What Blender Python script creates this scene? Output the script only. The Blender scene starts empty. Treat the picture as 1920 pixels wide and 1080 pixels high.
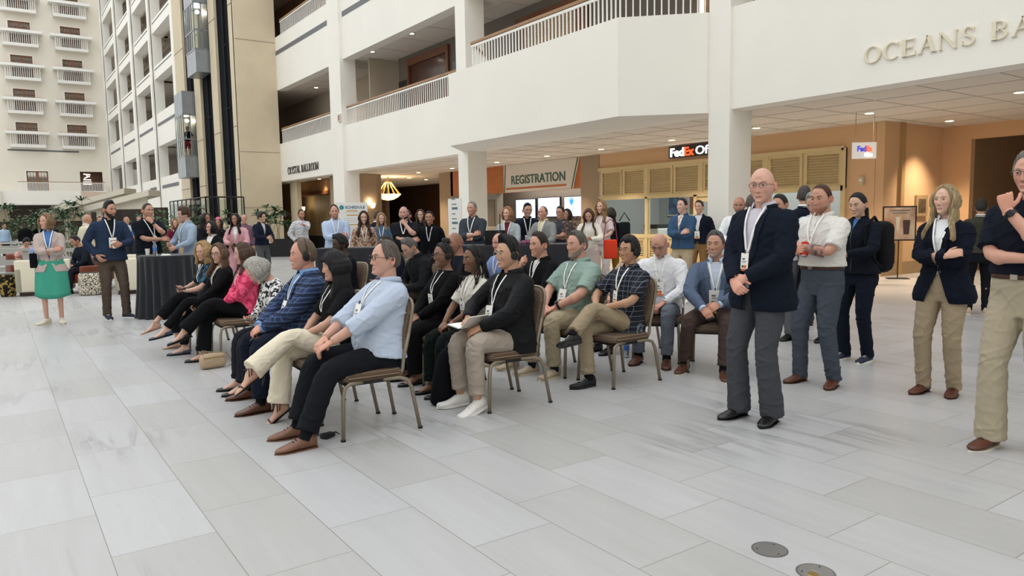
import bpy, bmesh, math, random
import numpy as np
from mathutils import Vector, Matrix, noise
from mathutils.bvhtree import BVHTree
random.seed(7)
RNG = np.random.default_rng(7)
SC = bpy.context.scene
COL = SC.collection
PI = math.pi
def R(a): return math.radians(a)

# ------------------------------------------------------------------ camera, sky, exposure
CAM_H = 1.5
cd = bpy.data.cameras.new('camera'); cam = bpy.data.objects.new('camera', cd); COL.objects.link(cam)
cd.sensor_width = 36; cd.lens = 36 * 1381.34 / 1920; cd.clip_end = 500
cam.matrix_world = Matrix(((0.8182438, 0.0685092, -0.5707745), (-0.5746345, 0.0689727, -0.8154986), (-0.0165013, 0.9952634, 0.0958042))).to_4x4()
cam.location = (0, 0, CAM_H)
SC.camera = cam
SC.view_settings.view_transform = 'Standard'; SC.view_settings.look = 'None'
SC.view_settings.gamma = 1; SC.view_settings.use_curve_mapping = False
SC.view_settings.exposure = 0.44
w = bpy.data.worlds.new('sky'); SC.world = w; w.use_nodes = True
bg = w.node_tree.nodes['Background']; bg.inputs[0].default_value = (0.955, 0.975, 1.0, 1); bg.inputs[1].default_value = 1.35
def area(name, loc, size, power, color, rot=(0, 0, 0), sy=None):
    l = bpy.data.lights.new(name, 'AREA'); l.energy = power; l.color = color; l.size = size
    if sy: l.shape = 'RECTANGLE'; l.size_y = sy
    o = bpy.data.objects.new(name, l); COL.objects.link(o); o.location = loc; o.rotation_euler = rot
    return o
WARM = (1.0, 0.80, 0.58)

# ------------------------------------------------------------------ materials
MATS = {}
def srgb(c):
    if isinstance(c, str):
        c = tuple(int(c[i:i+2], 16) / 255 for i in (0, 2, 4))
    return tuple(((x / 12.92) if x <= 0.04045 else ((x + 0.055) / 1.055) ** 2.4) for x in c[:3]) + (1,)
def mat(name, c='cccccc', rough=0.6, metal=0, bump=0, bscale=60, var=0, vscale=4, emit=None, es=1, alpha=None, trans=0, spec=0.5, coat=0, stretch=None, c2=None, sheen=0, ior=1.45):
    if name in MATS: return MATS[name]
    m = bpy.data.materials.new(name); m.use_nodes = True; nt = m.node_tree; b = nt.nodes['Principled BSDF']
    col = srgb(c); b.inputs['Base Color'].default_value = col
    b.inputs['Roughness'].default_value = rough; b.inputs['Metallic'].default_value = metal
    b.inputs['Specular IOR Level'].default_value = spec; b.inputs['IOR'].default_value = ior
    if coat: b.inputs['Coat Weight'].default_value = coat
    if sheen: b.inputs['Sheen Weight'].default_value = sheen
    if trans: b.inputs['Transmission Weight'].default_value = trans
    if alpha is not None: b.inputs['Alpha'].default_value = alpha
    if emit: b.inputs['Emission Color'].default_value = srgb(emit); b.inputs['Emission Strength'].default_value = es
    if bump or var:
        tc = nt.nodes.new('ShaderNodeTexCoord'); mp = nt.nodes.new('ShaderNodeMapping'); nt.links.new(tc.outputs['Object'], mp.inputs[0])
        if stretch: mp.inputs['Scale'].default_value = stretch
    if bump:
        n = nt.nodes.new('ShaderNodeTexNoise'); n.inputs['Scale'].default_value = bscale; n.inputs['Detail'].default_value = 4
        bp = nt.nodes.new('ShaderNodeBump'); bp.inputs['Strength'].default_value = bump; bp.inputs['Distance'].default_value = 0.01
        nt.links.new(mp.outputs[0], n.inputs['Vector']); nt.links.new(n.outputs['Fac'], bp.inputs['Height']); nt.links.new(bp.outputs[0], b.inputs['Normal'])
    if var:
        n2 = nt.nodes.new('ShaderNodeTexNoise'); n2.inputs['Scale'].default_value = vscale; n2.inputs['Detail'].default_value = 5
        rp = nt.nodes.new('ShaderNodeValToRGB'); rp.color_ramp.elements[0].position = 0.35; rp.color_ramp.elements[1].position = 0.68
        dk = srgb(c2) if c2 else tuple(x * (1 - var) for x in col[:3]) + (1,)
        rp.color_ramp.elements[0].color = dk; rp.color_ramp.elements[1].color = col
        nt.links.new(mp.outputs[0], n2.inputs['Vector']); nt.links.new(n2.outputs['Fac'], rp.inputs[0]); nt.links.new(rp.outputs[0], b.inputs['Base Color'])
    MATS[name] = m
    return m
def nodes_of(m):
    return m.node_tree, m.node_tree.nodes['Principled BSDF']

# ------------------------------------------------------------------ mesh building
class MB:
    def __init__(s): s.v = []; s.f = []
    def add(s, vs, fs):
        k = len(s.v); s.v.extend([tuple(map(float, p)) for p in vs]); s.f.extend([tuple(i + k for i in f) for f in fs]); return s
    def box(s, x0, x1, y0, y1, z0, z1, M=None):
        vs = [Vector((x, y, z)) for z in (z0, z1) for y in (y0, y1) for x in (x0, x1)]
        if M is not None: vs = [M @ v for v in vs]
        return s.add(vs, [(0, 2, 3, 1), (4, 5, 7, 6), (0, 1, 5, 4), (2, 6, 7, 3), (0, 4, 6, 2), (1, 3, 7, 5)])
    def rbox(s, x0, x1, y0, y1, z0, z1, r=0.02, M=None, n=3):
        # box with rounded vertical-profile: superellipse cross-section in xy stacked with insets
        cx, cy = (x0+x1)/2, (y0+y1)/2; hx, hy = (x1-x0)/2, (y1-y0)/2
        rings = []
        prof = [(z0, r)] + [(z0 + r*(1-math.cos(a)), r*(1-math.sin(a))) for a in [PI/2*k/n for k in range(1, n+1)]] + \
               [(z1 - r*(1-math.cos(a)), r*(1-math.sin(a))) for a in [PI/2*k/n for k in range(n, -1, -1)]]
        for z, ins in prof:
            ring = []
            ax, ay = hx - ins, hy - ins; rr = max(r - 0.0*ins, 1e-4)
            for q, (sx, sy) in enumerate(((1, 1), (-1, 1), (-1, -1), (1, -1))):
                for k in range(4):
                    a = PI/2*q + PI/2*k/3
                    ring.append(Vector((cx + sx*(ax-min(rr, ax)) + min(rr, ax)*math.cos(a), cy + sy*(ay-min(rr, ay)) + min(rr, ay)*math.sin(a), z)))
            rings.append(ring)
        return s.loft(rings, M=M)
    def loft(s, rings, M=None, closed=True, caps=True):
        n = len(rings[0]); vs = []
        for r in rings:
            for p in r: vs.append(M @ Vector(p) if M is not None else p)
        fs = []
        for i in range(len(rings) - 1):
            for j in range(n if closed else n - 1):
                a, b = i*n + j, i*n + (j+1) % n
                fs.append((a, b, b + n, a + n))
        if caps and closed:
            fs.append(tuple(reversed(range(n)))); k = (len(rings)-1)*n; fs.append(tuple(range(k, k+n)))
        return s.add(vs, fs)
    def tube(s, pts, r, n=8, M=None, caps=True):
        pts = [Vector(p) for p in pts]
        rr = r if isinstance(r, (list, tuple)) else [r]*len(pts)
        rings = []; prev = None
        for i, p in enumerate(pts):
            d = (pts[min(i+1, len(pts)-1)] - pts[max(i-1, 0)]); 
            if d.length < 1e-9: d = Vector((0, 0, 1))
            d.normalize()
            if prev is None:
                a = Vector((0, 0, 1)) if abs(d.z) < 0.9 else Vector((1, 0, 0)); u = d.cross(a).normalized()
            else:
                u = prev - d * prev.dot(d)
                u = u.normalized() if u.length > 1e-6 else d.orthogonal().normalized()
            prev = u; v = d.cross(u)
            rings.append([p + (u*math.cos(t) + v*math.sin(t))*rr[i] for t in [2*PI*k/n for k in range(n)]])
        return s.loft(rings, M=M, caps=caps)
    def lathe(s, prof, n=24, M=None, cx=0, cy=0):
        rings = [[Vector((cx + r*math.cos(2*PI*k/n), cy + r*math.sin(2*PI*k/n), z)) for k in range(n)] for r, z in prof]
        return s.loft(rings, M=M)
    def prism(s, poly, axis, a0, a1, M=None):
        # poly in the two other axes, extruded on axis
        def P(p, a):
            return {'x': Vector((a, p[0], p[1])), 'y': Vector((p[0], a, p[1])), 'z': Vector((p[0], p[1], a))}[axis]
        return s.loft([[P(p, a0) for p in poly], [P(p, a1) for p in poly]], M=M)
    def sphere(s, c, r, n=12, m=8, M=None):
        r = r if isinstance(r, (tuple, list)) else (r, r, r)
        rings = []
        for i in range(m+1):
            t = PI*(0.02 + 0.96*i/m)
            rings.append([Vector((c[0]+r[0]*math.sin(t)*math.cos(2*PI*k/n), c[1]+r[1]*math.sin(t)*math.sin(2*PI*k/n), c[2]-r[2]*math.cos(t))) for k in range(n)])
        return s.loft(rings, M=M)
    def mesh(s, name, fix=True):
        me = bpy.data.meshes.new(name); me.from_pydata(s.v, [], s.f); me.update()
        if fix:
            b = bmesh.new(); b.from_mesh(me); bmesh.ops.recalc_face_normals(b, faces=b.faces); b.to_mesh(me); b.free()
        return me
    def build(s, name, m, parent=None, smooth=False, kind=None, fix=True, bevel=0):
        me = s.mesh(name, fix)
        o = bpy.data.objects.new(name, me); COL.objects.link(o)
        if m is not None: me.materials.append(m)
        if smooth:
            me.polygons.foreach_set('use_smooth', [True]*len(me.polygons))
            if smooth != 'all':
                me.set_sharp_from_angle(angle=R(40))
        if parent is not None: o.parent = parent
        if kind: o['kind'] = kind
        if bevel:
            md = o.modifiers.new('bevel', 'BEVEL'); md.width = bevel; md.segments = 2; md.limit_method = 'ANGLE'
        return o
def tag(o, label=None, cat=None, group=None, kind=None):
    if label: o['label'] = label
    if cat: o['category'] = cat
    if group: o['group'] = group
    if kind: o['kind'] = kind
    return o
def thing(name, label, cat, loc=(0, 0, 0), rz=0, group=None):
    o = bpy.data.objects.new(name, None); COL.objects.link(o); o.location = loc; o.rotation_euler = (0, 0, rz); o.empty_display_size = 0.1
    return tag(o, label, cat, group)
def dup(root, loc, rz=None, label=None, group=None):
    r = root.copy(); COL.objects.link(r); r.location = loc
    if rz is not None: r.rotation_euler = (0, 0, rz)
    if label: r['label'] = label
    if group: r['group'] = group
    for ch in list(root.children):
        c = ch.copy(); COL.objects.link(c); c.parent = r
        for g in ch.children:
            d = g.copy(); COL.objects.link(d); d.parent = c
    return r
def struct(name, mb, m, parent=None, smooth=False):
    return mb.build(name, m, parent, smooth, kind='structure' if parent is None else None)
LS = bpy.data.scenes.new('lettering_bench')
def text(name, s, m, M, size=1, depth=0.02, parent=None, width=None, bold=0, shear=0):
    c = bpy.data.curves.new(name, 'FONT'); c.body = s; c.size = size; c.extrude = depth/2; c.align_x = 'LEFT'; c.offset = bold; c.shear = shear; c.resolution_u = 3
    tmp = bpy.data.objects.new(name, c); LS.collection.objects.link(tmp)
    vl = LS.view_layers[0]; vl.update(); dg = vl.depsgraph; dg.update()
    me = bpy.data.meshes.new_from_object(tmp.evaluated_get(dg)); me.materials.clear(); me.materials.append(m); bpy.data.objects.remove(tmp)
    o = bpy.data.objects.new(name, me); COL.objects.link(o)
    sx = 1
    if width:
        xs = [v.co.x for v in me.vertices]; sx = width / max(max(xs) - min(xs), 1e-6)
    o.matrix_world = M @ Matrix.Diagonal((sx, 1, 1, 1))
    if parent is not None:
        o.parent = parent; o.matrix_parent_inverse = (Matrix.Translation(parent.location) @ parent.rotation_euler.to_matrix().to_4x4()).inverted()
    return o
def face_mx(x, y, z):   # text on a wall whose face looks toward -X; reads along -Y
    return Matrix(((0, 0, -1, x), (-1, 0, 0, y), (0, 1, 0, z), (0, 0, 0, 1)))
# ================================================================== THE SETTING
M_CREAM = mat('cream_plaster', 'f4f1e8', 0.85, bump=0.15, bscale=25, var=0.03, vscale=0.6)
M_CREAM2 = mat('warm_plaster', 'e8e2d5', 0.85, bump=0.15, bscale=25)
M_TANW = mat('tan_stone', 'd6c8ac', 0.8, bump=0.2, bscale=14, var=0.07, vscale=1.3)
M_LOBBY = mat('ochre_wall', 'dab38a', 0.8, bump=0.1, bscale=30)
M_TAUPE = mat('taupe_wallcovering', 'a8937a', 0.8, bump=0.2, bscale=60, stretch=(1, 1, .05), var=0.08, vscale=20)
M_CEIL = mat('ceiling_tile', 'e2dbd2', 0.9, bump=0.3, bscale=90)
M_SLOT = mat('grey_slot', '6d6f72', 0.6)
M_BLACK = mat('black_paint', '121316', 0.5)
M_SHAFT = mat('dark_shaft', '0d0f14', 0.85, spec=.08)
M_SEAM = mat('seam', '97897a', 0.8)
M_WHITEP = mat('white_paint', 'f0efe9', 0.5)
M_WOOD = mat('rail_wood', 'a8805c', 0.45, var=0.25, vscale=3, stretch=(8, .6, 8))
M_DOORWOOD = mat('door_wood', '7a4a2e', 0.4, var=0.35, vscale=3, stretch=(4, 4, .5))
M_DKWOOD = mat('dark_wood', '3a2519', 0.4, var=0.4, vscale=3, stretch=(4, 4, .4))
M_GREYW = mat('grey_wallpaper', '6e675f', 0.8)
M_TRIMY = mat('pale_wood_trim', 'dac597', 0.55, var=0.05, vscale=5)
M_GLASS = mat('clear_glass', 'dfe8e8', 0.03, trans=1.0, ior=1.1, spec=0.3)
M_DKGLASS = mat('dark_glass', '2a2f33', 0.08, spec=0.6)
M_CARPET = mat('upper_carpet', '6a5a4c', 0.95)

# ---- floor: long stone planks laid along the facade, running bond in thirds
def floor_material():
    m = bpy.data.materials.new('porcelain_planks'); m.use_nodes = True; nt, b = nodes_of(m); N = nt.nodes.new; L = nt.links.new
    tc = N('ShaderNodeTexCoord'); mp = N('ShaderNodeMapping'); L(tc.outputs['Object'], mp.inputs[0])
    mp.inputs['Rotation'].default_value = (0, 0, R(90)); mp.inputs['Location'].default_value = (FLOOR_OX, FLOOR_OY, 0)
    mp.inputs['Location'].default_value = (0, 0, 0); mp.inputs['Rotation'].default_value = (0, 0, 0)
    def mth(op, a, b_=None):
        x = N('ShaderNodeMath'); x.operation = op
        for i, q in enumerate((a, b_)):
            if q is None: continue
            if isinstance(q, (int, float)): x.inputs[i].default_value = q
            else: L(q, x.inputs[i])
        return x.outputs[0]
    sp = N('ShaderNodeSeparateXYZ'); L(tc.outputs['Object'], sp.inputs[0])
    u = mth('DIVIDE', mth('SUBTRACT', sp.outputs[0], FLOOR_OX), FLOOR_W); row = mth('FLOOR', u); fu = mth('SUBTRACT', u, row)
    v = mth('SUBTRACT', mth('DIVIDE', mth('SUBTRACT', sp.outputs[1], FLOOR_OY), FLOOR_L), mth('DIVIDE', row, 3)); cv = mth('FLOOR', v); fv = mth('SUBTRACT', v, cv)
    du = mth('MULTIPLY', mth('MINIMUM', fu, mth('SUBTRACT', 1, fu)), FLOOR_W); dv = mth('MULTIPLY', mth('MINIMUM', fv, mth('SUBTRACT', 1, fv)), FLOOR_L)
    mort = mth('LESS_THAN', mth('MINIMUM', du, dv), 0.0021)
    cid = N('ShaderNodeCombineXYZ'); L(row, cid.inputs[0]); L(cv, cid.inputs[1])
    wn = N('ShaderNodeTexWhiteNoise'); L(cid.outputs[0], wn.inputs[0])
    class _B: outputs = {'Color': wn.outputs['Color'], 'Fac': mort, 'Value': wn.outputs['Value']}
    bk = _B
    # per-plank tone
    rp = N('ShaderNodeValToRGB'); e = rp.color_ramp.elements; e[0].color = srgb('b0b0af'); e[1].color = srgb('bbbcbe'); L(bk.outputs['Value'], rp.inputs[0])
    # streaks along the plank
    sm = N('ShaderNodeMapping'); sm.inputs['Scale'].default_value = (9, 0.8, 1); L(tc.outputs['Object'], sm.inputs[0])
    off = N('ShaderNodeVectorMath'); off.operation = 'MULTIPLY_ADD'; L(bk.outputs['Color'], off.inputs[0]); off.inputs[1].default_value = (17, 9, 5); L(sm.outputs[0], off.inputs[2])
    n1 = N('ShaderNodeTexNoise'); n1.inputs['Scale'].default_value = 1.1; n1.inputs['Detail'].default_value = 7; n1.inputs['Roughness'].default_value = .62; n1.inputs['Distortion'].default_value = .5; L(off.outputs[0], n1.inputs['Vector'])
    r1 = N('ShaderNodeValToRGB'); e = r1.color_ramp.elements; e[0].position = .3; e[0].color = (.91, .905, .895, 1); e[1].position = .7; e[1].color = (1, 1, 1, 1); L(n1.outputs['Fac'], r1.inputs[0])
    # occasional grey vein band
    wv = N('ShaderNodeTexNoise'); wv.inputs['Scale'].default_value = .42; wv.inputs['Detail'].default_value = 3; wv.inputs['Distortion'].default_value = 1.0; L(off.outputs[0], wv.inputs['Vector'])
    r2 = N('ShaderNodeValToRGB'); r2.color_ramp.elements[0].position = .0; r2.color_ramp.elements[0].color = (1, 1, 1, 1)
    for p, c in ((.44, 1), (.475, .74), (.487, .88), (.495, .60), (.51, .93), (.53, .80), (.56, 1)):
        q = r2.color_ramp.elements.new(p); q.color = (c, c, c*1.0, 1)
    r2.color_ramp.elements[-1].color = (1, 1, 1, 1); L(wv.outputs['Fac'], r2.inputs[0])
    msk = N('ShaderNodeTexNoise'); msk.inputs['Scale'].default_value = .5; L(tc.outputs['Object'], msk.inputs['Vector'])
    mr = N('ShaderNodeMapRange'); mr.inputs[1].default_value = .51; mr.inputs[2].default_value = .62; L(msk.outputs['Fac'], mr.inputs[0])
    mx0 = N('ShaderNodeMix'); mx0.data_type = 'RGBA'; mx0.inputs['A'].default_value = (1, 1, 1, 1); L(mr.outputs[0], mx0.inputs['Factor']); L(r2.outputs[0], mx0.inputs['B'])
    def mul(a, c):
        x = N('ShaderNodeMix'); x.data_type = 'RGBA'; x.blend_type = 'MULTIPLY'; x.inputs['Factor'].default_value = 1
        L(a, x.inputs['A']); L(c, x.inputs['B']); return x.outputs['Result']
    c = mul(mul(rp.outputs[0], r1.outputs[0]), mx0.outputs['Result'])
    fin = N('ShaderNodeMix'); fin.data_type = 'RGBA'; L(bk.outputs['Fac'], fin.inputs['Factor']); L(c, fin.inputs['A']); fin.inputs['B'].default_value = srgb('857f78')
    L(fin.outputs['Result'], b.inputs['Base Color'])
    b.inputs['Roughness'].default_value = .34; b.inputs['Specular IOR Level'].default_value = .45
    n3 = N('ShaderNodeTexNoise'); n3.inputs['Scale'].default_value = 30; L(tc.outputs['Object'], n3.inputs['Vector'])
    mrr = N('ShaderNodeMapRange'); mrr.inputs[3].default_value = .27; mrr.inputs[4].default_value = .42; L(n3.outputs['Fac'], mrr.inputs[0]); L(mrr.outputs[0], b.inputs['Roughness'])
    bp = N('ShaderNodeBump'); bp.inputs['Strength'].default_value = .25; bp.inputs['Distance'].default_value = .002; bp.invert = True; L(bk.outputs['Fac'], bp.inputs['Height']); L(bp.outputs[0], b.inputs['Normal'])
    return m
FLOOR_L, FLOOR_W, FLOOR_OX, FLOOR_OY = 0.902, 0.4537, 0.335, 0.06
struct('floor', MB().box(-30, 26, -14, 112, -0.3, 0), floor_material())

FX = 11.5      # front of the columns
PXW = 11.63    # front of the parapets
def bx(name, x0, x1, y0, y1, z0, z1, m=M_CREAM): return struct(name, MB().box(x0, x1, y0, y1, z0, z1), m)

# columns of the near facade
for y0, y1 in ((9.19, 9.69), (18.57, 19.12), (27.9, 28.5)):
    bx('column', FX, 12.15, y0, y1, 0, 16)
bx('wall_front', FX + .06, 12.15, 28.5, 29.2, 0, 16)
# Level-2 parapet bands with the floor beam behind them
bx('wall_right', PXW, 12.05, 19.12, 27.9, 3.42, 5.2)
bx('wall_right', PXW, 12.05, 29.2, 36.0, 3.40, 5.2)
bx('wall_right', 11.56, 12.05, -8, 9.19, 3.46, 5.33)
# bulging balcony between two columns
poly = [(12.05, 19.1), (11.52, 18.86), (10.25, 17.46), (10.22, 10.87), (11.45, 9.69), (12.05, 9.69)]
struct('wall_balcony', MB().prism(poly, 'z', 3.44, 5.33), M_CREAM)
# Level-3 bands
bx('wall_right', PXW, 12.05, 19.12, 27.9, 7.75, 10.25)
bx('wall_right', PXW, 12.05, 29.2, 36.0, 7.73, 10.2)
bx('wall_right', 11.56, 12.05, -8, 18.57, 7.85, 10.25)
bx('wall_right', PXW, 12.05, 19.12, 27.9, 12.9, 14); bx('wall_right', PXW, 12.05, 29.2, 36, 13.0, 15); bx('wall_right', 11.6, 12.05, -8, 18.57, 12.9, 14)
bx('trim_1', PXW - .01, PXW + .05, 29.35, 36.6, 9.36, 9.56, M_SLOT)
bx('trim_2', PXW - .01, PXW + .05, 19.2, 27.8, 9.33, 9.53, M_SLOT)
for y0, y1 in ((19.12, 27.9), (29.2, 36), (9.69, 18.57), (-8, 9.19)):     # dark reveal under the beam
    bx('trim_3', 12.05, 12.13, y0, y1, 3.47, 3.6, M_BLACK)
# slabs: lobby ceiling, upper floors
bx('ceiling', 12.13, 26, -8, 49, 3.52, 3.7, M_CEIL)
bx('wall_right_end', 25.8, 26, -8, 60, 0, 8, M_DKWOOD)
bx('wall_lobby', 12.2, 25.8, 48.8, 49, 0, 3.6, M_TAUPE)
bx('floor_upper', 12.0, 15, -8, 46, 4.9, 5.1, M_CARPET)
bx('ceiling', 12.05, 15, -8, 46, 7.8, 7.95, M_CEIL)
bx('floor_upper', 12.0, 15, -8, 46, 10.0, 10.15, M_CARPET)
bx('ceiling', 12.05, 15, -8, 46, 13, 13.15, M_CEIL)
# thin joints of the lobby ceiling tiles
mb = MB()
for i in range(10): mb.box(12.15 + i*1.22, 12.16 + i*1.22, -6, 36, 3.512, 3.521)
for j in range(34): mb.box(12.15, 24, -6 + j*1.22, -5.99 + j*1.22, 3.512, 3.521)
struct('trim_4', mb, mat('ceiling_joint', 'beb6ab', .9))
mb = MB()
for j in range(20): mb.box(12.06, 13.6, 0 + j*1.83, .012 + j*1.83, 7.79, 7.801)
mb.box(12.8, 12.812, -6, 36, 7.79, 7.801)
struct('trim_5', mb, mat('ceiling_joint', 'beb6ab', .9))
# level 2 back wall, partly wood and glass
bx('wall_back', 13.6, 13.8, -8, 21.3, 5.1, 7.8, M_GREYW)
bx('wall_back', 13.6, 13.8, 21.3, 27.0, 5.1, 7.8, M_GREYW)
bx('wall_back', 13.9, 14.1, 27.0, 44, 5.1, 7.8, mat('beige_paper', 'b3a796', .8))
bx('wall_back', 12.5, 13.9, 27.35, 27.45, 5.1, 7.8, mat('beige_paper', 'b3a796', .8)).hide_render = False
bx('wall_back', 13.6, 13.8, -8, 46, 10.1, 13, mat('brown_paper', '8c6a4f', .8))

# elevator tower with three open shafts
EX = 9.72
bx('wall_tower', EX, 11.63, 35.98, 36.2, 0, 32, M_TANW)
for z in (2.15, 5.3 - .52, 9.95 - 0.0, 15, 20):
    if z < 3 or True: bx('trim_6', EX - .004, 11.6, 35.968, 35.985, z - .012, z + .012, M_SEAM)
ys = [(36.06, 36.85), (39.4, 40.6), (43.1, 44.5), (46.9, 49.3)]
for a, b in ys: bx('wall_tower', EX, 11.5, a, b, 0, 32, M_TANW)
for a, b in ys:
    for z in (3.5, 6.0, 11.6, 17): bx('trim_6', EX - .012, EX + .02, a, b, z - .02, z + .02, M_SEAM)
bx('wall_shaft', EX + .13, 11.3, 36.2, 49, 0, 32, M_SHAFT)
for y in (38.1, 41.8, 45.6):
    mb = MB()
    mb.box(EX + .05, EX + .13, y - .05, y + .05, 0, 32)
    for z in range(1, 32, 3): mb.box(EX + .09, EX + .13, y - .4, y + .4, z, z + .07)
    struct('trim_shaft_rail', mb, mat('shaft_steel', '1d2128', .7, spec=.1))
# far wing on the same plane: piers, deep openings, thin guard glass
WB = [(58.6, 66.9), (68.3, 76.0), (77.9, 85.8), (87.6, 96.2)]
for a, b in ((49.3, 58.6), (66.9, 68.3), (76.0, 77.9), (85.8, 87.6), (96.2, 98.2)):
    bx('column', FX, 12.3, a, b, 0, 34)
    bx('trim_7', FX - .12, FX + .05, (a if a > 50 else 56.9), (a + .45 if a > 50 else 58.6), 0, 34)
LEV = [(3.4, 5.2)] + [(7.75, 10.35)] + [(13.1 + 3.63*k, 14.08 + 3.63*k) for k in range(6)]
for bi, (a, b) in enumerate(WB):
    for k, (z0, z1) in enumerate(LEV):
        bx('wall_wing', FX + .12, 12.3, a, b, z0 if k else 0, z1)
        if k > 1: bx('trim_8', FX + .1, FX + .14, a + .2, b - .2, z1 - .28, z1 - .2, M_SLOT)
    bx('trim_8', FX + .09, FX + .14, a + .2, b - .2, 9.33, 9.55, M_SLOT)
    if bi in (0, 1): bx('trim_8', FX + .09, FX + .14, a + .1, b - (.6 if bi == 0 else 4.0), 4.3, 4.55, M_SLOT)
M_DKROOM = mat('dim_corridor', '9d9488', .85)
bx('wall_back', 15.2, 15.4, 56, 99, 0, 34, M_DKROOM)
mb = MB(); mg = MB(); mt = MB()
for a, b in WB:
    for k in range(8):
        zc = [7.75, 13.1][k] if k < 2 else 13.1 + 3.63*(k - 1)
        mb.box(12.2, 15.2, a - 1, b + 1, zc + .05, zc + .2)
        for j in range(6): mb.box(12.3 + j*.5, 12.42 + j*.5, a, b, zc - .22, zc + .06) if k > 1 else None
bx('wall_back', 11.7, 15.2, 45.9, 46.1, 0, 34, M_DKROOM)
struct('ceiling', mb, mat('beam_ceiling', 'c2b8aa', .9))
# end wall across the atrium
EY = 98.0
HZ = [(2.79, 4.8), (7.62, 9.55)]
WT = [12.72 + 3.6*k for k in range(6)]
mb = MB()
def wall_with_holes(mb, xs, zs, holes, y0, y1):
    xs = sorted(set(xs + [h[0] for h in holes] + [h[1] for h in holes])); zs = sorted(set(zs + [h[2] for h in holes] + [h[3] for h in holes]))
    for i in range(len(xs)-1):
        for j in range(len(zs)-1):
            cx, cz = (xs[i]+xs[i+1])/2, (zs[j]+zs[j+1])/2
            if any(h[0] < cx < h[1] and h[2] < cz < h[3] for h in holes): continue
            mb.box(xs[i], xs[i+1], y0, y1, zs[j], zs[j+1])
holes = [(x0, x1, z - 2.3, z) for x0, x1 in HZ for z in WT] + [(3.41, 5.46, 5.2, 7.45), (8.55, 10.83, 5.2, 7.5)]
wall_with_holes(mb, [-8, 11.6], [3.69, 34], holes, EY, EY + .35)
struct('wall_end', mb, M_CREAM2)
bx('wall_end', -8, 11.6, EY + 1.5, EY + 1.7, 0, 34, mat('unlit_room', '4a4038', .8))
bx('trim_9', 1.86, 8.6, EY - .03, EY + .02, 9.62, 9.8, M_SLOT)
M_WINWOOD = mat('window_wood', '8a5a3c', .5); M_PANE = mat('curtained_pane', '8d8478', .25, var=.4, vscale=6)
nwin = 0
def end_window(x0, x1, z0, z1, blinds=False):
    global nwin; nwin += 1
    mb = MB(); t = .09; y = EY + .12
    mb.box(x0, x0+t, y, y+.1, z0, z1); mb.box(x1-t, x1, y, y+.1, z0, z1); mb.box(x0, x1, y, y+.1, z1-t, z1)
    c = (x0+x1)/2; mb.box(c-.1, c+.1, y-.02, y+.1, z0, z1)
    for a, b in ((x0+t, c-.1), (c+.1, x1-t)):
        for k in (1, 2): mb.box(a+(b-a)*k/3-.02, a+(b-a)*k/3+.02, y+.02, y+.08, z0, z1)
        for k in range(1, 4): mb.box(a, b, y+.02, y+.08, z1-.55*k-.02, z1-.55*k+.02)
    o = mb.build('window_%d' % nwin, M_WINWOOD, kind='structure')
    MB().box(x0+t, x1-t, y+.085, y+.1, z0, z1-t).build('window_pane', M_PANE, o)
    if blinds:
        MB().box(x0+t+.05, c-.15, y+.06, y+.075, z1-.65, z1-.1).box(c+.15, x1-t-.05, y+.06, y+.075, z1-.65, z1-.1).build('window_blind', M_WHITEP, o)
    MB().box(x0-.09, x1+.09, EY-.05, EY+.02, z1, z1+.1).box(x0-.09, x0, EY-.05, EY+.02, z0, z1).box(x1, x1+.09, EY-.05, EY+.02, z0, z1).build('window_frame', M_CREAM, o)
for x0, x1 in HZ:
    for z in WT: end_window(x0, x1, z - 2.3, z)
end_window(3.41, 5.46, 5.2, 7.45, True)
# gallery across the end wall and recess below
bx('wall_gallery', 0.9, 10.9, 95.6, EY + 1.4, 3.69, 5.2, M_CREAM)
bx('wall_gallery', -8, 0.9, 95.0, EY + .3, 3.69, 5.2, M_CREAM2)
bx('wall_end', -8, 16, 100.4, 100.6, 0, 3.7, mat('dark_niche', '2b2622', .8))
for x0, x1, m in ((-8, .3, M_CREAM2), (.3, 1.6, M_TANW), (1.6, 2.5, M_CREAM2), (2.5, 5.6, mat('tan_panel', 'b79f76', .8)), (5.6, 12, M_TANW)):
    bx('wall_end', x0, x1, 99.6 if m is not M_TANW else 99.2, 99.8, 1.9, 3.69, m)
# unseen sides that close the atrium
bx('wall_left', -26.3, -26, -14, 104, 0, 30, M_CREAM)
bx('wall_back', -26, 26, -14.3, -14, 0, 24, M_CREAM)
bx('wall_far', 11.6, 26, 100, 100.3, 0, 34, M_CREAM2)

# ---- lobby walls
WX = 16.6
# print shop front: louvred panels over big windows
bx('wall_shop', WX + .02, WX + .3, 9.05, 18.6, 3.02, 3.52, M_LOBBY)
bx('wall_shop', WX, WX + .3, 9.16, 9.9, 0, 3.52, M_LOBBY)
bx('wall_shop', WX, WX + .3, 18.55, 19.5, 0, 3.52, M_TAUPE)
bx('wall_corner', WX, 19.3, 8.95, 9.15, 0, 3.52, M_LOBBY)
bx('wall_corner', 17.25, 17.4, 8.88, 8.96, 0, 3.52, mat('ochre_pilaster', 'b99767', .8))
mb = MB(); wall_with_holes(mb, [], [0, 3.52], [(4.2, 8.3, 0, 3.18)], 0, 1)
mb = MB(); mb.box(19.3, 19.5, 8.3, 9.15, 0, 3.52); mb.box(19.3, 19.5, -6, 8.3, 3.18, 3.52); mb.box(19.3, 19.5, -6, 3.0, 0, 3.2)
struct('wall_lobby', mb, M_LOBBY)
bx('wall_lobby', 22.6, 22.8, -6, 10, 0, 3.52, mat('brown_lobby', '9b7a58', .8))
bx('wall_lobby', 19.5, 22.6, 8.3, 8.5, 0, 3.52, mat('brown_lobby', '9b7a58', .8))
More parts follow.
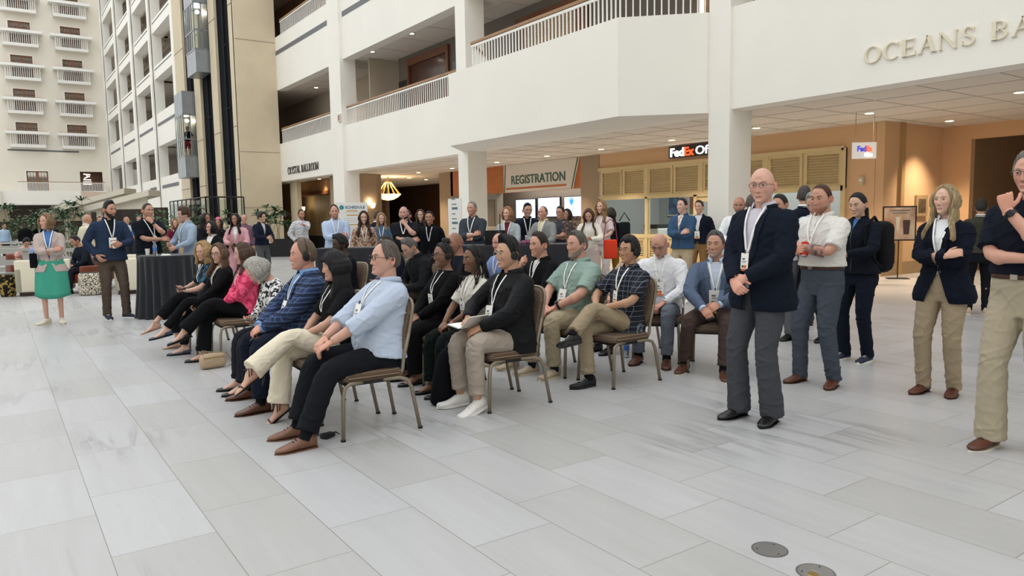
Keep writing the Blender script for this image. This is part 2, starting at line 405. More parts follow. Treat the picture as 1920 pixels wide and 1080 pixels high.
bx('baseboard_lobby', WX - .02, 19.28, 8.92, 8.95, 0, .3, mat('stone_base', 'a58c6c', .7))
bx('baseboard_lobby', 19.27, 19.3, 8.3, 8.95, 0, .3, mat('stone_base', 'a58c6c', .7))

def louvre_unit(y0, y1, z0, z1, x=WX):
    mb = MB(); t = .07
    mb.box(x - .03, x + .04, y0, y0 + t, z0, z1); mb.box(x - .03, x + .04, y1 - t, y1, z0, z1)
    mb.box(x - .03, x + .04, y0 + t, y1 - t, z0, z0 + t); mb.box(x - .03, x + .04, y0 + t, y1 - t, z1 - t, z1)
    n = int((z1 - z0 - 2*t) / .062)
    for k in range(n):
        z = z0 + t + (k + .5) * (z1 - z0 - 2*t) / n
        mb.box(-.045, .01, y0 + t, y1 - t, -.004, .004, M=Matrix.Translation((x + .02, 0, z)) @ Matrix.Rotation(R(-38), 4, 'Y'))
    mb.box(x + .03, x + .045, y0 + t, y1 - t, z0 + t, z1 - t)
    return mb
def shop_panel(y0, y1, z0, z1):
    m_ = (y0 + y1)/2
    a = louvre_unit(y0 + .06, m_ - .03, z0, z1); b = louvre_unit(m_ + .03, y1 - .06, z0, z1); a.add(b.v, b.f)
    a.box(WX + .0, WX + .06, m_ - .03, m_ + .03, z0, z1).box(WX - .05, WX + .06, y0 - .06, y0 + .06, z0 - .05, z1 + .05)
    struct('trim_louvre', a, M_TRIMY)
edges = [18.5, 16.35, 14.2, 12.05, 9.9]
for k in range(4): shop_panel(edges[k+1], edges[k], 2.1, 2.95)
bx('trim_head', WX - .06, WX + .08, 9.9, 18.55, 2.95, 3.05, M_TRIMY)
bx('trim_head', WX - .06, WX + .08, 9.9, 18.55, 2.0, 2.12, M_TRIMY)
bx('trim_head', WX - .06, WX + .06, 9.84, 9.96, 0, 3.0, M_TRIMY)
for y in (18.5, 16.35): bx('trim_mullion', WX - .06, WX + .08, y - .05, y + .05, 0, 2.05, M_TRIMY)
for y in (14.4, 13.2, 12.05): bx('trim_mullion', WX - .06, WX + .08, y - .06, y + .06, 0, 2.05, M_TRIMY)
for y0, y1 in ((16.4, 18.45), (14.45, 16.3), (9.96, 12.0)):
    shop = louvre_unit(y0 + .02, (y0+y1)/2 - .02, .12, .78); s2 = louvre_unit((y0+y1)/2 + .02, y1 - .02, .12, .78); shop.add(s2.v, s2.f)
    shop.box(WX - .05, WX + .07, y0, y1, .78, .9).box(WX - .05, WX + .07, y0, y1, 0, .12)
    struct('trim_louvre', shop, M_TRIMY)
wn = 30
for y0, y1 in ((16.4, 18.45), (14.46, 16.3), (9.96, 12.0)):
    wn += 1; bx('window_%d' % wn, WX + .0, WX + .012, y0, y1, .9, 2.0, M_GLASS)
d = bx('door_1', WX - .02, WX + .05, 13.26, 13.42, 0, 2.0, M_TRIMY)
MB().box(WX - .02, WX + .05, 14.16, 14.34, 0, 2.0).box(WX - .02, WX + .05, 13.42, 14.16, 0, .8).box(WX - .02, WX + .05, 13.42, 14.16, 1.85, 2.0).build('door_panel', M_TRIMY, d)
MB().box(WX + .01, WX + .02, 13.42, 14.16, .8, 1.85).build('door_glass', M_GLASS, d)
# inside the shop
bx('wall_back', 20.3, 20.4, 9.15, 19.4, 0, 3.5, mat('shop_grey', '8f8f8c', .8))
bx('wall_back', WX + .3, 20.3, 19.38, 19.5, 0, 3.5, mat('shop_grey', '8f8f8c', .8))

# registration wall: header over an open counter
bx('wall_registration', WX, WX + .3, 19.5, 28.3, 2.46, 3.52, mat('orange_panel', 'c2743e', .6, var=.18, vscale=5))
bx('wall_registration', WX, WX + 2.6, 28.1, 29.3, 0, 3.52, M_TAUPE)
bx('wall_back', 19.0, 19.2, 19.4, 28.2, 0, 3.5, mat('counter_back', '7c756c', .8))
bx('wall_registration', WX + .02, WX + .32, 24.7, 28.1, 0, 2.46, mat('grey_partition', '8b867d', .7))
bx('window_35', WX - .01, WX + .03, 24.85, 27.3, 1.12, 2.2, mat('grey_shutter', '6f675c', .5))
bx('wall_counter', WX - .05, WX + .5, 19.5, 28.1, 0, 1.08, mat('counter_front', 'cfc4b2', .6))
bx('trim_counter', WX - .15, WX + .6, 19.5, 28.1, 1.08, 1.13, mat('counter_top', 'b8b0a4', .3))
# lobby beyond the middle bay
bx('wall_lobby', 21.5, 21.7, 28, 60, 0, 3.9, M_DKWOOD)
for y in (31.5, 33.6, 36.2): bx('trim_panel', 21.4, 21.52, y, y + .12, 0, 3.6, mat('dark_wood2', '24160f', .4))
bx('wall_lobby', 20.6, 20.8, 43.2, 47, 0, 3.52, M_TAUPE)
bx('wall_lobby', 12.15, 12.2, 35.9, 36.1, 0, 3.5, M_TAUPE)
# ballroom wall
M_BRZ = mat('bronze_wall', 'a9825a', .6, var=.1, vscale=3)
bx('wall_ballroom', 13.5, 13.8, 38.2, 46, 2.9, 3.5, M_BRZ); bx('wall_ballroom', 13.5, 13.8, 39.4, 46, 0, 2.9, M_BRZ)
bx('wall_ballroom', 12.2, 14.15, 30.6, 31.2, 0, 3.5, M_TAUPE)
bx('wall_ballroom', 14.0, 14.15, 31.2, 44, 0, 3.5, M_TAUPE)
bx('trim_panel', 14.1, 14.5, 30.9, 31.2, 0, 3.5, M_TAUPE)
bx('wall_ballroom', 13.5, 13.8, 31.2, 38.2, 2.95, 3.5, M_BRZ)
bx('trim_door', 13.45, 13.75, 31.2, 39.4, 2.78, 2.95, M_DOORWOOD)
d = bx('door_2', 13.88, 13.99, 31.2, 39.0, 0.7, 2.78, mat('folding_door', 'a8956c', .6, var=.3, vscale=4, stretch=(3, 3, .4)))
bx('door_3', 13.88, 13.99, 31.2, 39.0, 0, .7, mat('blue_black', '232833', .6))
bx('wall_ballroom', 12.1, 12.3, 35.2, 36.2, 0, 3.5, M_TANW)

# ---- rails: balusters and a wooden handrail, each run one thing
M_BAL = M_WHITEP
def railing(label, p0, p1, z0, z1, n, step_post=0, name='balustrade', wood=True, group=None, r=.011):
    p0 = Vector((p0[0], p0[1], 0)); p1 = Vector((p1[0], p1[1], 0)); d = (p1 - p0); L = d.length; d.normalize()
    t = thing(name, label, 'railing', (p0.x, p0.y, z0), 0, group)
    Mx = Matrix.Translation((0, 0, 0)) @ Matrix.Rotation(math.atan2(d.y, d.x), 4, 'Z')
    h = z1 - z0
    MB().box(0, L, -.03, .03, h - .07, h, M=Mx).build('handrail', M_WOOD if wood else M_WHITEP, t, bevel=.008)
    MB().box(0, L, -.02, .02, h - .14, h - .09, M=Mx).build('top_bar', M_WHITEP, t)
    me = MB().box(-r, r, -r, r, 0, h - .1).mesh('baluster'); me.materials.append(M_BAL)
    for k in range(min(n, 98)):
        o = bpy.data.objects.new('baluster', me); COL.objects.link(o); o.parent = t
        q = d * (L * (k + .5) / min(n, 98)); o.location = (q.x, q.y, 0); o.rotation_euler = (0, 0, math.atan2(d.y, d.x))
    return t
railing('white baluster railing with wooden handrail on the level above the registration counter lobby', (PXW + .1, 19.12), (PXW + .1, 27.9), 5.2, 5.95, 62)
railing('short white baluster railing above the CRYSTAL BALLROOM letters', (PXW + .1, 29.2), (PXW + .1, 35.9), 5.2, 5.95, 48)
railing('white baluster railing on the jutting balcony above the red and blue shop sign', (10.4, 16.5), (10.38, 10.9), 5.33, 6.0, 44, r=.013)
railing('white baluster railing on the slanted end of the jutting balcony', (10.38, 10.9), (11.55, 9.75), 5.33, 6.0, 12, r=.013)
railing('slim baluster railing running back from the jutting balcony to its column', (10.4, 16.5), (11.9, 17.9), 5.33, 6.0, 13, r=.013)
railing('white baluster railing on the third level at the top of the picture', (PXW + .1, 29.2), (PXW + .1, 35.5), 10.2, 10.95, 46)
# wall panels of level 2 seen through the rails
mb = MB(); mb.box(13.5, 13.6, 23.0, 23.15, 5.1, 7.6).box(13.5, 13.6, 26.0, 26.15, 5.1, 7.6).box(13.5, 13.6, 23.15, 26.0, 7.35, 7.6)
struct('door_4', mb, M_DOORWOOD)
bx('door_5', 13.57, 13.62, 23.15, 26.0, 5.1, 7.35, mat('red_wood_glass', '4a2a1e', .15, spec=.6))
bx('window_36', 13.57, 13.62, 21.0, 22.8, 5.1, 7.0, M_DKGLASS)
bx('window_37', 13.57, 13.62, 26.3, 27.0, 5.1, 6.9, M_DKGLASS)
mb = MB(); mb.box(13.5, 13.6, 15.6, 18.9, 5.1, 7.5)
struct('door_6', mb, M_DOORWOOD)
bx('window_38', 13.47, 13.5, 16.1, 18.3, 5.1, 7.25, mat('mosaic_glass', 'b99873', .5, var=.5, vscale=26))
for y in (15.2, 11.6):
    t = thing('wall_sconce', 'slim lit wall sconce behind the jutting balcony rail, %s' % ('beside the mosaic panel' if y > 14 else 'close to the big column'), 'sconce', (13.5, y, 5.9), 0)
    MB().lathe([(.03, 0), (.05, .02), (.05, .42), (.03, .44)], 12).build('lamp_tube', mat('sconce_glow', 'fff0d0', .5, emit='ffce8a', es=3), t, True)
    MB().box(.0, .1, -.03, .03, .15, .3).build('bracket', M_BLACK, t)

# ---- balconies of the end wall
def balcony(x0, x1, z, lab):
    t = thing('balcony', lab, 'balcony', ((x0+x1)/2, EY, z - 2.75), 0, 'guest room balconies on the end wall')
    w = (x1 - x0)/2 + .62; h = 2.75; d = .95
    MB().box(-w, w, -d, .0, 0, .16).box(-w - .02, w + .02, -d - .02, 0, .16, .3).build('slab', M_WHITEP, t)
    MB().box(-w - .4, w + .4, -d - .22, 0, 1.42, 1.72).build('top_rail', M_WHITEP, t)
    MB().box(-w - .25, w + .25, -d - .05, -.02, 1.72, 1.77).build('wooden_cap', M_WOOD, t)
    me = BALME
    for k in range(17):
        o = bpy.data.objects.new('baluster', me); COL.objects.link(o); o.parent = t; o.location = (-w + .06 + k*(2*w - .12)/16, -d + .05, .3)
    for s in (-1, 1):
        for k in range(1, 4):
            o = bpy.data.objects.new('baluster', me); COL.objects.link(o); o.parent = t; o.location = (s*(w - .05), -d + .05 + k*.22, .3)
    return t
BALME = MB().box(-.025, .025, -.025, .025, 0, 1.12).mesh('baluster'); BALME.materials.append(M_WHITEP)
RN = ['lowest', 'second lowest', 'third from the bottom', 'fourth from the bottom', 'fifth from the bottom', 'topmost']
for ci, (x0, x1) in enumerate(HZ):
    for k, z in enumerate(WT):
        balcony(x0, x1, z, 'white balcony, %s in its column, the column %s' % (RN[k], 'far from the corner' if ci == 0 else 'by the corner'))
railing('long white gallery railing across the end wall above the plants', (2.5, 95.8), (10.83, 95.8), 5.2, 6.2, 60, r=.025)
# lit sculpture in the dark gallery opening
t = thing('lit_lamp_stack', 'white glowing zigzag lamp of bars in the dark gallery opening', 'lamp', (9.3, EY + .62, 5.2))
MB().lathe([(.12, 0), (.12, .03), (.03, .05), (.03, 2.0)], 12).build('lamp_post', M_BLACK, t)
for k, (dx, w, zz, tilt) in enumerate(((0, .85, .9, 0), (0, .85, 1.15, 0), (0, .75, 1.4, 0), (-.1, .45, 1.65, -25), (.1, .4, 1.82, 20), (0, .7, 2.02, 6))):
    MB().box(-w/2, w/2, -.04, .04, -.045, .045, M=Matrix.Translation((dx, 0, zz)) @ Matrix.Rotation(R(tilt), 4, 'Y')).build('light_bar', mat('bar_glow', 'ffffff', .5, emit='fff3e0', es=1.6), t)
bx('wall_niche', 8.5, 11, EY + .9, EY + 1, 5.2, 7.6, mat('brown_niche', '4d3227', .7))

# ---- downlights
def downlight(x, y, z, lab, grp, power=0, r=.085, warm='ffd9a0'):
    t = thing('downlight', lab, 'ceiling light', (x, y, z), 0, grp)
    MB().lathe([(r, 0), (r*1.35, -.004), (r*1.35, -.012), (r, -.014)], 20).build('trim_ring', M_WHITEP, t, True)
    MB().lathe([(r*.98, -.0145), (r*.98, -.018)], 20).build('lamp', mat('dl_' + warm, 'ffffff', .5, emit=warm, es=9), t)
    if power:
        l = bpy.data.lights.new('downlight_beam', 'SPOT'); l.energy = power; l.color = WARM; l.spot_size = R(98); l.spot_blend = .8; l.shadow_soft_size = .08
        o = bpy.data.objects.new('downlight_beam', l); COL.objects.link(o); o.location = (x, y, z - .04)
LG = 'downlights in the lobby ceiling'
DL = [(15.3, 22.7, 'over the counter beside the column'), (15.3, 19.7, 'over the REGISTRATION sign'), (15.3, 17.0, 'left of the shop windows'), (15.25, 14.1, 'by the shop sign letters'),
      (15.4, 29.0, 'beside the hanging bowl lamp'), (15.4, 26.1, 'between the bowl lamp and the counter'), (15.0, 11.2, 'beside the big column'), (14.95, 8.4, 'in front of the hanging shop sign'), (17.95, 8.2, 'over the corner with the framed picture'), (14.75, 5.6, 'under the OCEANS letters')]
for x, y, s in DL: downlight(x, y, 3.52, 'round recessed downlight in the lobby ceiling %s' % s, LG, 390)
for x, y, s in ((13.2, 35.1, 'far end'), (13.1, 33.2, 'middle'), (13.0, 31.3, 'near end')): downlight(x, y, 3.52, 'small downlight under the CRYSTAL BALLROOM letters, %s' % s, LG, 90)
for x, y, s in ((12.1, 26.2, 'at the far end of the rail'), (12.1, 23.0, 'halfway along the rail'), (12.9, 21.0, 'close to the column')): downlight(x, y, 7.78, 'pale recessed light in the upper gallery ceiling %s' % s, 'lights of the upper gallery', 60, warm='fff0dc')
for x, y, s in ((13.0, 34.5, 'near the tower'), (13.0, 31.5, 'near the leaning person')): downlight(x, y, 7.78, 'pale upper gallery light behind the short rail, %s' % s, 'lights of the upper gallery', 60, warm='fff0dc')
for x, y in ((18.2, 31.0), (18.6, 34.2), (17.0, 33.0)): downlight(x, y, 3.52, 'dim downlight in the ceiling around the hanging bowl lamp', LG, 140)
# wall-wash lamps on the upper gallery wall
for y in (28.6, 32.0, 34.3):
    l = bpy.data.lights.new('wall_wash', 'SPOT'); l.energy = 25; l.color = WARM; l.spot_size = R(50); l.spot_blend = .6; l.shadow_soft_size = .03
    o = bpy.data.objects.new('wall_wash', l); COL.objects.link(o); o.location = (13.65, y, 7.7)
for y in (31.8, 33.4, 35.0):
    l = bpy.data.lights.new('wall_wash', 'SPOT'); l.energy = 30; l.color = WARM; l.spot_size = R(60); l.spot_blend = .6; l.shadow_soft_size = .03
    o = bpy.data.objects.new('wall_wash', l); COL.objects.link(o); o.location = (13.3, y, 3.45)
area('shop_fill_light', (18.6, 14.2, 3.4), .8, 260, (.95, .98, 1), sy=7)  # added area light that brightens the shop interior, no fixture there
area('counter_fill_light', (18.0, 23.0, 3.4), .8, 110, (1, .95, .85), sy=6)  # added fill for the wall behind the counter, not an actual lamp
area('ballroom_glow', (17.5, 37, 3.3), 3, 90, WARM, sy=3)
# ================================================================== PEOPLE: builders
TS = bpy.data.scenes.new('workshop')
def remesh(mbs, voxel, smooth=2, fix=True):
    if isinstance(mbs, MB): mbs = [mbs]
    A = MB()
    for m in mbs: A.add(m.v, m.f)
    me = A.mesh('tmp')
    o = bpy.data.objects.new('tmp', me); TS.collection.objects.link(o)
    md = o.modifiers.new('r', 'REMESH'); md.mode = 'VOXEL'; md.voxel_size = voxel
    if smooth:
        s = o.modifiers.new('s', 'SMOOTH'); s.iterations = smooth; s.factor = 0.6
    vl = TS.view_layers[0]; vl.update(); dg = vl.depsgraph; dg.update()
    ev = o.evaluated_get(dg); m2 = ev.to_mesh()
    n = len(m2.vertices); V = np.empty(n*3, np.float32); m2.vertices.foreach_get('co', V); V = V.reshape(-1, 3).astype(float)
    N = np.empty(n*3, np.float32); m2.vertices.foreach_get('normal', N); N = N.reshape(-1, 3).astype(float)
    F = [tuple(p.vertices) for p in m2.polygons]
    ev.to_mesh_clear(); bpy.data.objects.remove(o); bpy.data.meshes.remove(me)
    return V, N, F
def folds(V, N, amp, freq=9, seed=0, hot=None):
    # soft creases: ridged noise pushed along the normal, stronger near the joints in `hot`
    if amp <= 0: return V
    out = V.copy(); nz = noise.noise
    hp = [np.array(h[:3]) for h in (hot or [])]
    w = np.full(len(V), .55)
    for h in hp: w = np.maximum(w, np.exp(-((V - h)**2).sum(1)/.012)*1.5)
    for i in range(len(V)):
        p = V[i]
        q = p[2] + .35*p[0] + .25*p[1]
        a = nz(Vector((p[0]*freq*.75 + seed, p[1]*freq*.75, q*freq*1.5)))
        c = nz(Vector((p[0]*freq*1.1 - seed, p[1]*freq*1.1 + 3, (p[2] - .5*p[0])*freq*2.1)))
        b = nz(Vector((p[0]*freq*2.4 + seed, p[1]*freq*2.4 + 7, p[2]*freq*2.8)))
        r = math.exp(-(a/.11)**2)*1.5 + math.exp(-(c/.10)**2)*1.1 + b*.35 - .55
        out[i] += N[i]*(r*amp*w[i])*(1, 1, .25)
    return out
def mesh_obj(name, V, F, m, parent, smooth=True):
    me = bpy.data.meshes.new(name); me.from_pydata([tuple(v) for v in V], [], F); me.update()
    mm = m if isinstance(m, (list, tuple)) else [m]
    for q in mm: me.materials.append(q)
    if smooth: me.polygons.foreach_set('use_smooth', [True]*len(me.polygons))
    o = bpy.data.objects.new(name, me); COL.objects.link(o); o.parent = parent
    return o
def cloth_patch(name, mb, m, parent):
    return mb.build(name, m, parent, True)

# ---- fabrics
def fabric(c, rough=.92, weave=.25, scale=320, sheen=0):
    if sum(int(c[i:i+2], 16) for i in (0, 2, 4)) < 150: c = '%02x%02x%02x' % tuple(int(int(c[i:i+2], 16)*.78) for i in (0, 2, 4))
    return mat('fabric_%s_%s_%s' % (c, rough, scale), c, rough, bump=weave, bscale=scale, sheen=sheen, spec=.18, var=.07, vscale=7)
def pattern(key, c, fn, rough=.85):
    k = 'pattern_' + key
    if k in MATS: return MATS[k]
    m = bpy.data.materials.new(k); m.use_nodes = True; nt, b = nodes_of(m); b.inputs['Roughness'].default_value = rough; b.inputs['Specular IOR Level'].default_value = .25
    tc = nt.nodes.new('ShaderNodeTexCoord'); out = fn(nt, tc.outputs['Object']); nt.links.new(out, b.inputs['Base Color']); MATS[k] = m
    return m
def _n(nt, t, **kw):
    x = nt.nodes.new(t)
    for k, v in kw.items(): setattr(x, k, v)
    return x
def _mix(nt, f, a, b, mode='MIX'):
    x = _n(nt, 'ShaderNodeMix', data_type='RGBA', blend_type=mode)
    for s, v in (('Factor', f), ('A', a), ('B', b)):
        if hasattr(v, 'is_linked') or hasattr(v, 'node'): nt.links.new(v, x.inputs[s])
        else: x.inputs[s].default_value = v
    return x.outputs['Result']
def _wave(nt, v, axis, scale, lo, hi, dist=0):
    x = _n(nt, 'ShaderNodeTexWave', bands_direction=axis); x.inputs['Scale'].default_value = scale; x.inputs['Distortion'].default_value = dist
    nt.links.new(v, x.inputs['Vector'])
    r = _n(nt, 'ShaderNodeMapRange'); r.inputs[1].default_value = lo; r.inputs[2].default_value = hi; nt.links.new(x.outputs['Fac'], r.inputs[0])
    return r.outputs[0]
def plaid(c, line, sx=9, sz=9, lo=.9, hi=.97, line2=None):
    def fn(nt, v):
        a = _wave(nt, v, 'X', sx, lo, hi); b_ = _wave(nt, v, 'Z', sz, lo, hi); q = _wave(nt, v, 'Z', sz*.5, .8, .9)
        r = _mix(nt, a, srgb(c), srgb(line)); r = _mix(nt, b_, r, srgb(line))
        if line2: r = _mix(nt, q, r, srgb(line2))
        return r
    return pattern('plaid_%s_%s_%s' % (c, line, sx), c, fn)
def stripes(c, line, s=14, axis='Z', lo=.6, hi=.7):
    return pattern('stripe_%s_%s_%s_%s' % (c, line, s, axis), c, lambda nt, v: _mix(nt, _wave(nt, v, axis, s, lo, hi), srgb(c), srgb(line)))
def blotch(c, c2, s=18, lo=.5, hi=.54, c3=None, dist=0):
    def fn(nt, v):
        x = _n(nt, 'ShaderNodeTexNoise'); x.inputs['Scale'].default_value = s; x.inputs['Detail'].default_value = 2; x.inputs['Distortion'].default_value = dist
        nt.links.new(v, x.inputs['Vector'])
        r = _n(nt, 'ShaderNodeMapRange'); r.inputs[1].default_value = lo; r.inputs[2].default_value = hi; nt.links.new(x.outputs['Fac'], r.inputs[0])
        o = _mix(nt, r.outputs[0], srgb(c), srgb(c2))
        if c3:
            y = _n(nt, 'ShaderNodeTexVoronoi'); y.inputs['Scale'].default_value = s*1.2; nt.links.new(v, y.inputs['Vector'])
            q = _n(nt, 'ShaderNodeMapRange'); q.inputs[1].default_value = .22; q.inputs[2].default_value = .18; nt.links.new(y.outputs['Distance'], q.inputs[0])
            o = _mix(nt, q.outputs[0], o, srgb(c3))
        return o
    return pattern('blotch_%s_%s_%s_%s' % (c, c2, s, c3), c, fn)
def skin_mat():
    if 'skin' in MATS: return MATS['skin']
    m = bpy.data.materials.new('skin'); m.use_nodes = True; nt, b = nodes_of(m)
    a = nt.nodes.new('ShaderNodeVertexColor'); a.layer_name = 'Col'; nt.links.new(a.outputs[0], b.inputs['Base Color'])
    b.inputs['Roughness'].default_value = .5; b.inputs['Specular IOR Level'].default_value = .35
    n = nt.nodes.new('ShaderNodeTexNoise'); n.inputs['Scale'].default_value = 160; bp = nt.nodes.new('ShaderNodeBump'); bp.inputs['Strength'].default_value = .12; bp.inputs['Distance'].default_value = .003
    nt.links.new(n.outputs['Fac'], bp.inputs['Height']); nt.links.new(bp.outputs[0], b.inputs['Normal'])
    MATS['skin'] = m; return m
def hair_mat(c, c2=None):
    k = 'hair_%s_%s' % (c, c2)
    if k in MATS: return MATS[k]
    d = c2 or '%02x%02x%02x' % tuple(int(int(c[i:i+2], 16)*.55) for i in (0, 2, 4))
    m = mat(k, c, .48, bump=.9, bscale=28, var=.4, vscale=11, stretch=(7, 7, .8), c2=d, spec=.45)
    MATS[k] = m; return m

# ---- torso profile (pelvis origin, z up), 1.75 m figure
TZ = [-.20, -.16, -.10, -.02, .08, .18, .28, .36, .43, .475, .505, .53]
TM = dict(a=[.150, .158, .166, .164, .152, .152, .163, .172, .172, .140, .095, .066], f=[.09, .095, .10, .105, .108, .112, .118, .118, .100, .078, .064, .056], b=[.105, .115, .125, .12, .10, .098, .106, .112, .108, .092, .078, .068])
TF = dict(a=[.165, .172, .176, .166, .136, .130, .142, .148, .148, .120, .080, .056], f=[.09, .095, .10, .10, .095, .10, .124, .128, .096, .072, .056, .048], b=[.11, .12, .13, .12, .09, .088, .094, .10, .098, .084, .07, .06])
def tprof(P, z, key):
    return float(np.interp(z, TZ, P['T'][key]))
def tring(P, z, e=0.0, n=28, fe=0.0):
    w = P['w']; k = math.exp(-((z - .10)/.22)**2)
    a = tprof(P, z, 'a')*(1 + (w-1)*(.55 + .6*k)) + e
    f = tprof(P, z, 'f')*(1 + (w-1)*(.4 + 1.0*k)) + P['belly']*math.exp(-((z - .12)/.12)**2) + e + fe
    b = tprof(P, z, 'b')*(1 + (w-1)*(.45 + .3*k)) + e
    r = []
    for i in range(n):
        t = 2*PI*i/n; c, s = math.cos(t), math.sin(t)
        x = a*math.copysign(abs(c)**.86, c); y = (f if s > 0 else b)*math.copysign(abs(s)**.92, s)
        r.append(Vector((x, y, z)))
    return r
def ik(S, W, l1, l2, pole):
    d = W - S; L = d.length
    if L > (l1 + l2)*.995: W = S + d*((l1+l2)*.995/L); d = W - S; L = d.length
    if L < abs(l1-l2)+.02: L = abs(l1-l2)+.02
    u = d.normalized(); c = (l1*l1 + L*L - l2*l2)/(2*L); h = math.sqrt(max(l1*l1 - c*c, 0))
    p = (pole - u*pole.dot(u))
    p = p.normalized() if p.length > 1e-4 else u.orthogonal().normalized()
    return S + u*c + p*h, W
def limb(mb, pts, radii, n=14, sub=5):
    # smooth path through pts (2 bones) with radii per key
    P = []; Rr = []
    m = len(pts)
    for i in range(m-1):
        for k in range(sub):
            t = k/sub; P.append(pts[i].lerp(pts[i+1], t)); Rr.append(radii[i]*(1-t) + radii[i+1]*t)
    P.append(pts[-1]); Rr.append(radii[-1])
    for _ in range(2):
        Q = [P[0]] + [(P[i-1] + P[i]*2 + P[i+1])/4 for i in range(1, len(P)-1)] + [P[-1]]
        P = Q
    # rounded ends
    d0 = (P[0]-P[1]).normalized(); P = [P[0] + d0*Rr[0]*.8, P[0] + d0*Rr[0]*.5] + P; Rr = [Rr[0]*.5, Rr[0]*.85] + Rr
    mb.tube(P, Rr, n)
def basis(o, y, z):
    y = y.normalized(); x = y.cross(z)
    if x.length < 1e-4: x = y.orthogonal()
    x.normalize(); z = x.cross(y).normalized()
    return Matrix(((x.x, y.x, z.x, o.x), (x.y, y.y, z.y, o.y), (x.z, y.z, z.z, o.z), (0, 0, 0, 1)))
def hand(M, side, curl=.35, spread=0.0, k=1.0, thumb=.4, point=False):
    mb = MB(); ts = -1 if side > 0 else 1
    rings = []
    for y, hw, ht, zc in ((-.03, .025, .019, 0), (0, .027, .018, 0), (.03, .036, .017, 0), (.06, .041, .015, .001), (.085, .040, .012, .001), (.094, .034, .008, 0)):
        rings.append([Vector((hw*math.cos(t)*k, y*k, (zc + ht*math.sin(t))*k)) for t in [2*PI*i/12 for i in range(12)]])
    mb.loft(rings, M=M)
    for fi, (fx, L, r) in enumerate(((.031, .072, .0092), (.0105, .080, .0094), (-.0105, .074, .009), (-.030, .058, .0080))):
        c = curl*(.92 + .09*fi); c = 0.06 if (point and fi == 0) else (.95 if point else c)
        p = Vector((ts*fx*k, .084*k, .001)); a = 0; pts = [p - Vector((0, .02*k, 0)), p.copy()]; rr = [r*k, r*1.05*k]
        sp = spread*(fi - 1.5)*-.12*ts
        for seg, (fr, ca) in enumerate(((.44, 68), (.31, 92), (.25, 55))):
            a += R(ca)*c
            p = p + Vector((math.sin(sp)*-1, math.cos(a), -math.sin(a)))*L*fr*k; pts.append(p.copy()); rr.append(r*k*(.97 - .07*seg))
        e = (pts[-1]-pts[-2]).normalized(); pts.append(pts[-1] + e*r*.6*k); rr.append(r*k*.5)
        mb.tube(pts, rr, 8, M=M)
    p = Vector((ts*.024*k, .018*k, -.004*k)); d = Vector((ts*.72, .66, -.22 - .3*thumb)).normalized(); pts = [p, p + d*.04*k]
    d2 = (d + Vector((-ts*.55*thumb, .35, -.25*thumb))).normalized(); pts.append(pts[-1] + d2*.031*k); d3 = (d2 + Vector((-ts*.25*thumb, .1, -.1))).normalized(); pts.append(pts[-1] + d3*.024*k); pts.append(pts[-1] + d3*.006*k)
    mb.tube(pts, [.014*k, .0125*k, .0105*k, .0095*k, .005*k], 8, M=M)
    return mb

# ---- head
def sstep(x, a, b):
    t = np.clip((x-a)/(b-a), 0, 1); return t*t*(3-2*t)
def head_grid(nu, nv):
    u = np.linspace(-PI, PI, nu, endpoint=False); u = u - .42*np.sin(u)*1.0     # denser toward the face
    v = np.linspace(-PI/2, PI/2, nv)
    v = v[1:-1]
    U, Vv = np.meshgrid(u, v)
    return U, Vv
def head_shape(dx, dy, dz, h):
    fw = h.get('fw', 1.0); jaw = h.get('jaw', 1.0)
    x = .0755*dx*fw; y = .097*dy; z = .119*dz
    t = np.clip(-dz, 0, 1)
    x = x*(1 - (.34 - .10*(jaw-1)*3)*t**1.5) * (1 + .05*np.clip(dz, 0, 1))
    y = np.where(dy < 0, y*(1.06 - .62*sstep(-dz, .15, 1.0)), y)
    fr = np.clip(dy, 0, 1)
    y = y + .052*sstep(-dz, .45, .97)*np.sqrt(fr)*np.exp(-(x/.055)**2)
    y = y - .010*sstep(dy, .8, 1)*(dz > -.7)
    fm = sstep(dy, .2, .6); ax = np.abs(x)
    g = lambda q, c, s: np.exp(-((q-c)/s)**2)
    nl = h.get('nose', 1.0)
    prof = np.interp(z, [-.046, -.040, -.033, -.012, .012, .024], [0, .55, 1.0, .62, .28, 0])
    sig = np.interp(z, [-.045, -.032, -.01, .02], [.0135, .0125, .0085, .0075])*h.get('nw', 1.0)
    y = y + fm*.026*nl*prof*np.exp(-(x/sig)**2)
    y = y + fm*.006*g(z, .030, .010)*np.exp(-(x/.048)**4)*h.get('brow', 1.0)
    y = y - fm*.0095*g(ax, .031, .0165)*g(z, .010, .0125)
    y = y + fm*.0055*g(ax, .044, .018)*g(z, -.018, .018)
    y = y - fm*.004*g(ax, .030, .012)*g(z, -.055, .022)
    y = y + fm*.0075*g(z, -.0665, .0085)*np.exp(-(x/.021)**4)
    y = y - fm*.0050*g(z, -.0665, .0022)*np.exp(-(x/.024)**4)
    y = y - fm*.004*g(z, -.083, .006)*np.exp(-(x/.02)**2)
    y = y + fm*.008*g(z, -.103, .013)*np.exp(-(x/.022)**2)
    j = h.get('jowl', 0)
    x = x*(1 + j*.16*g(z, -.075, .035)); 
    return x, y, z
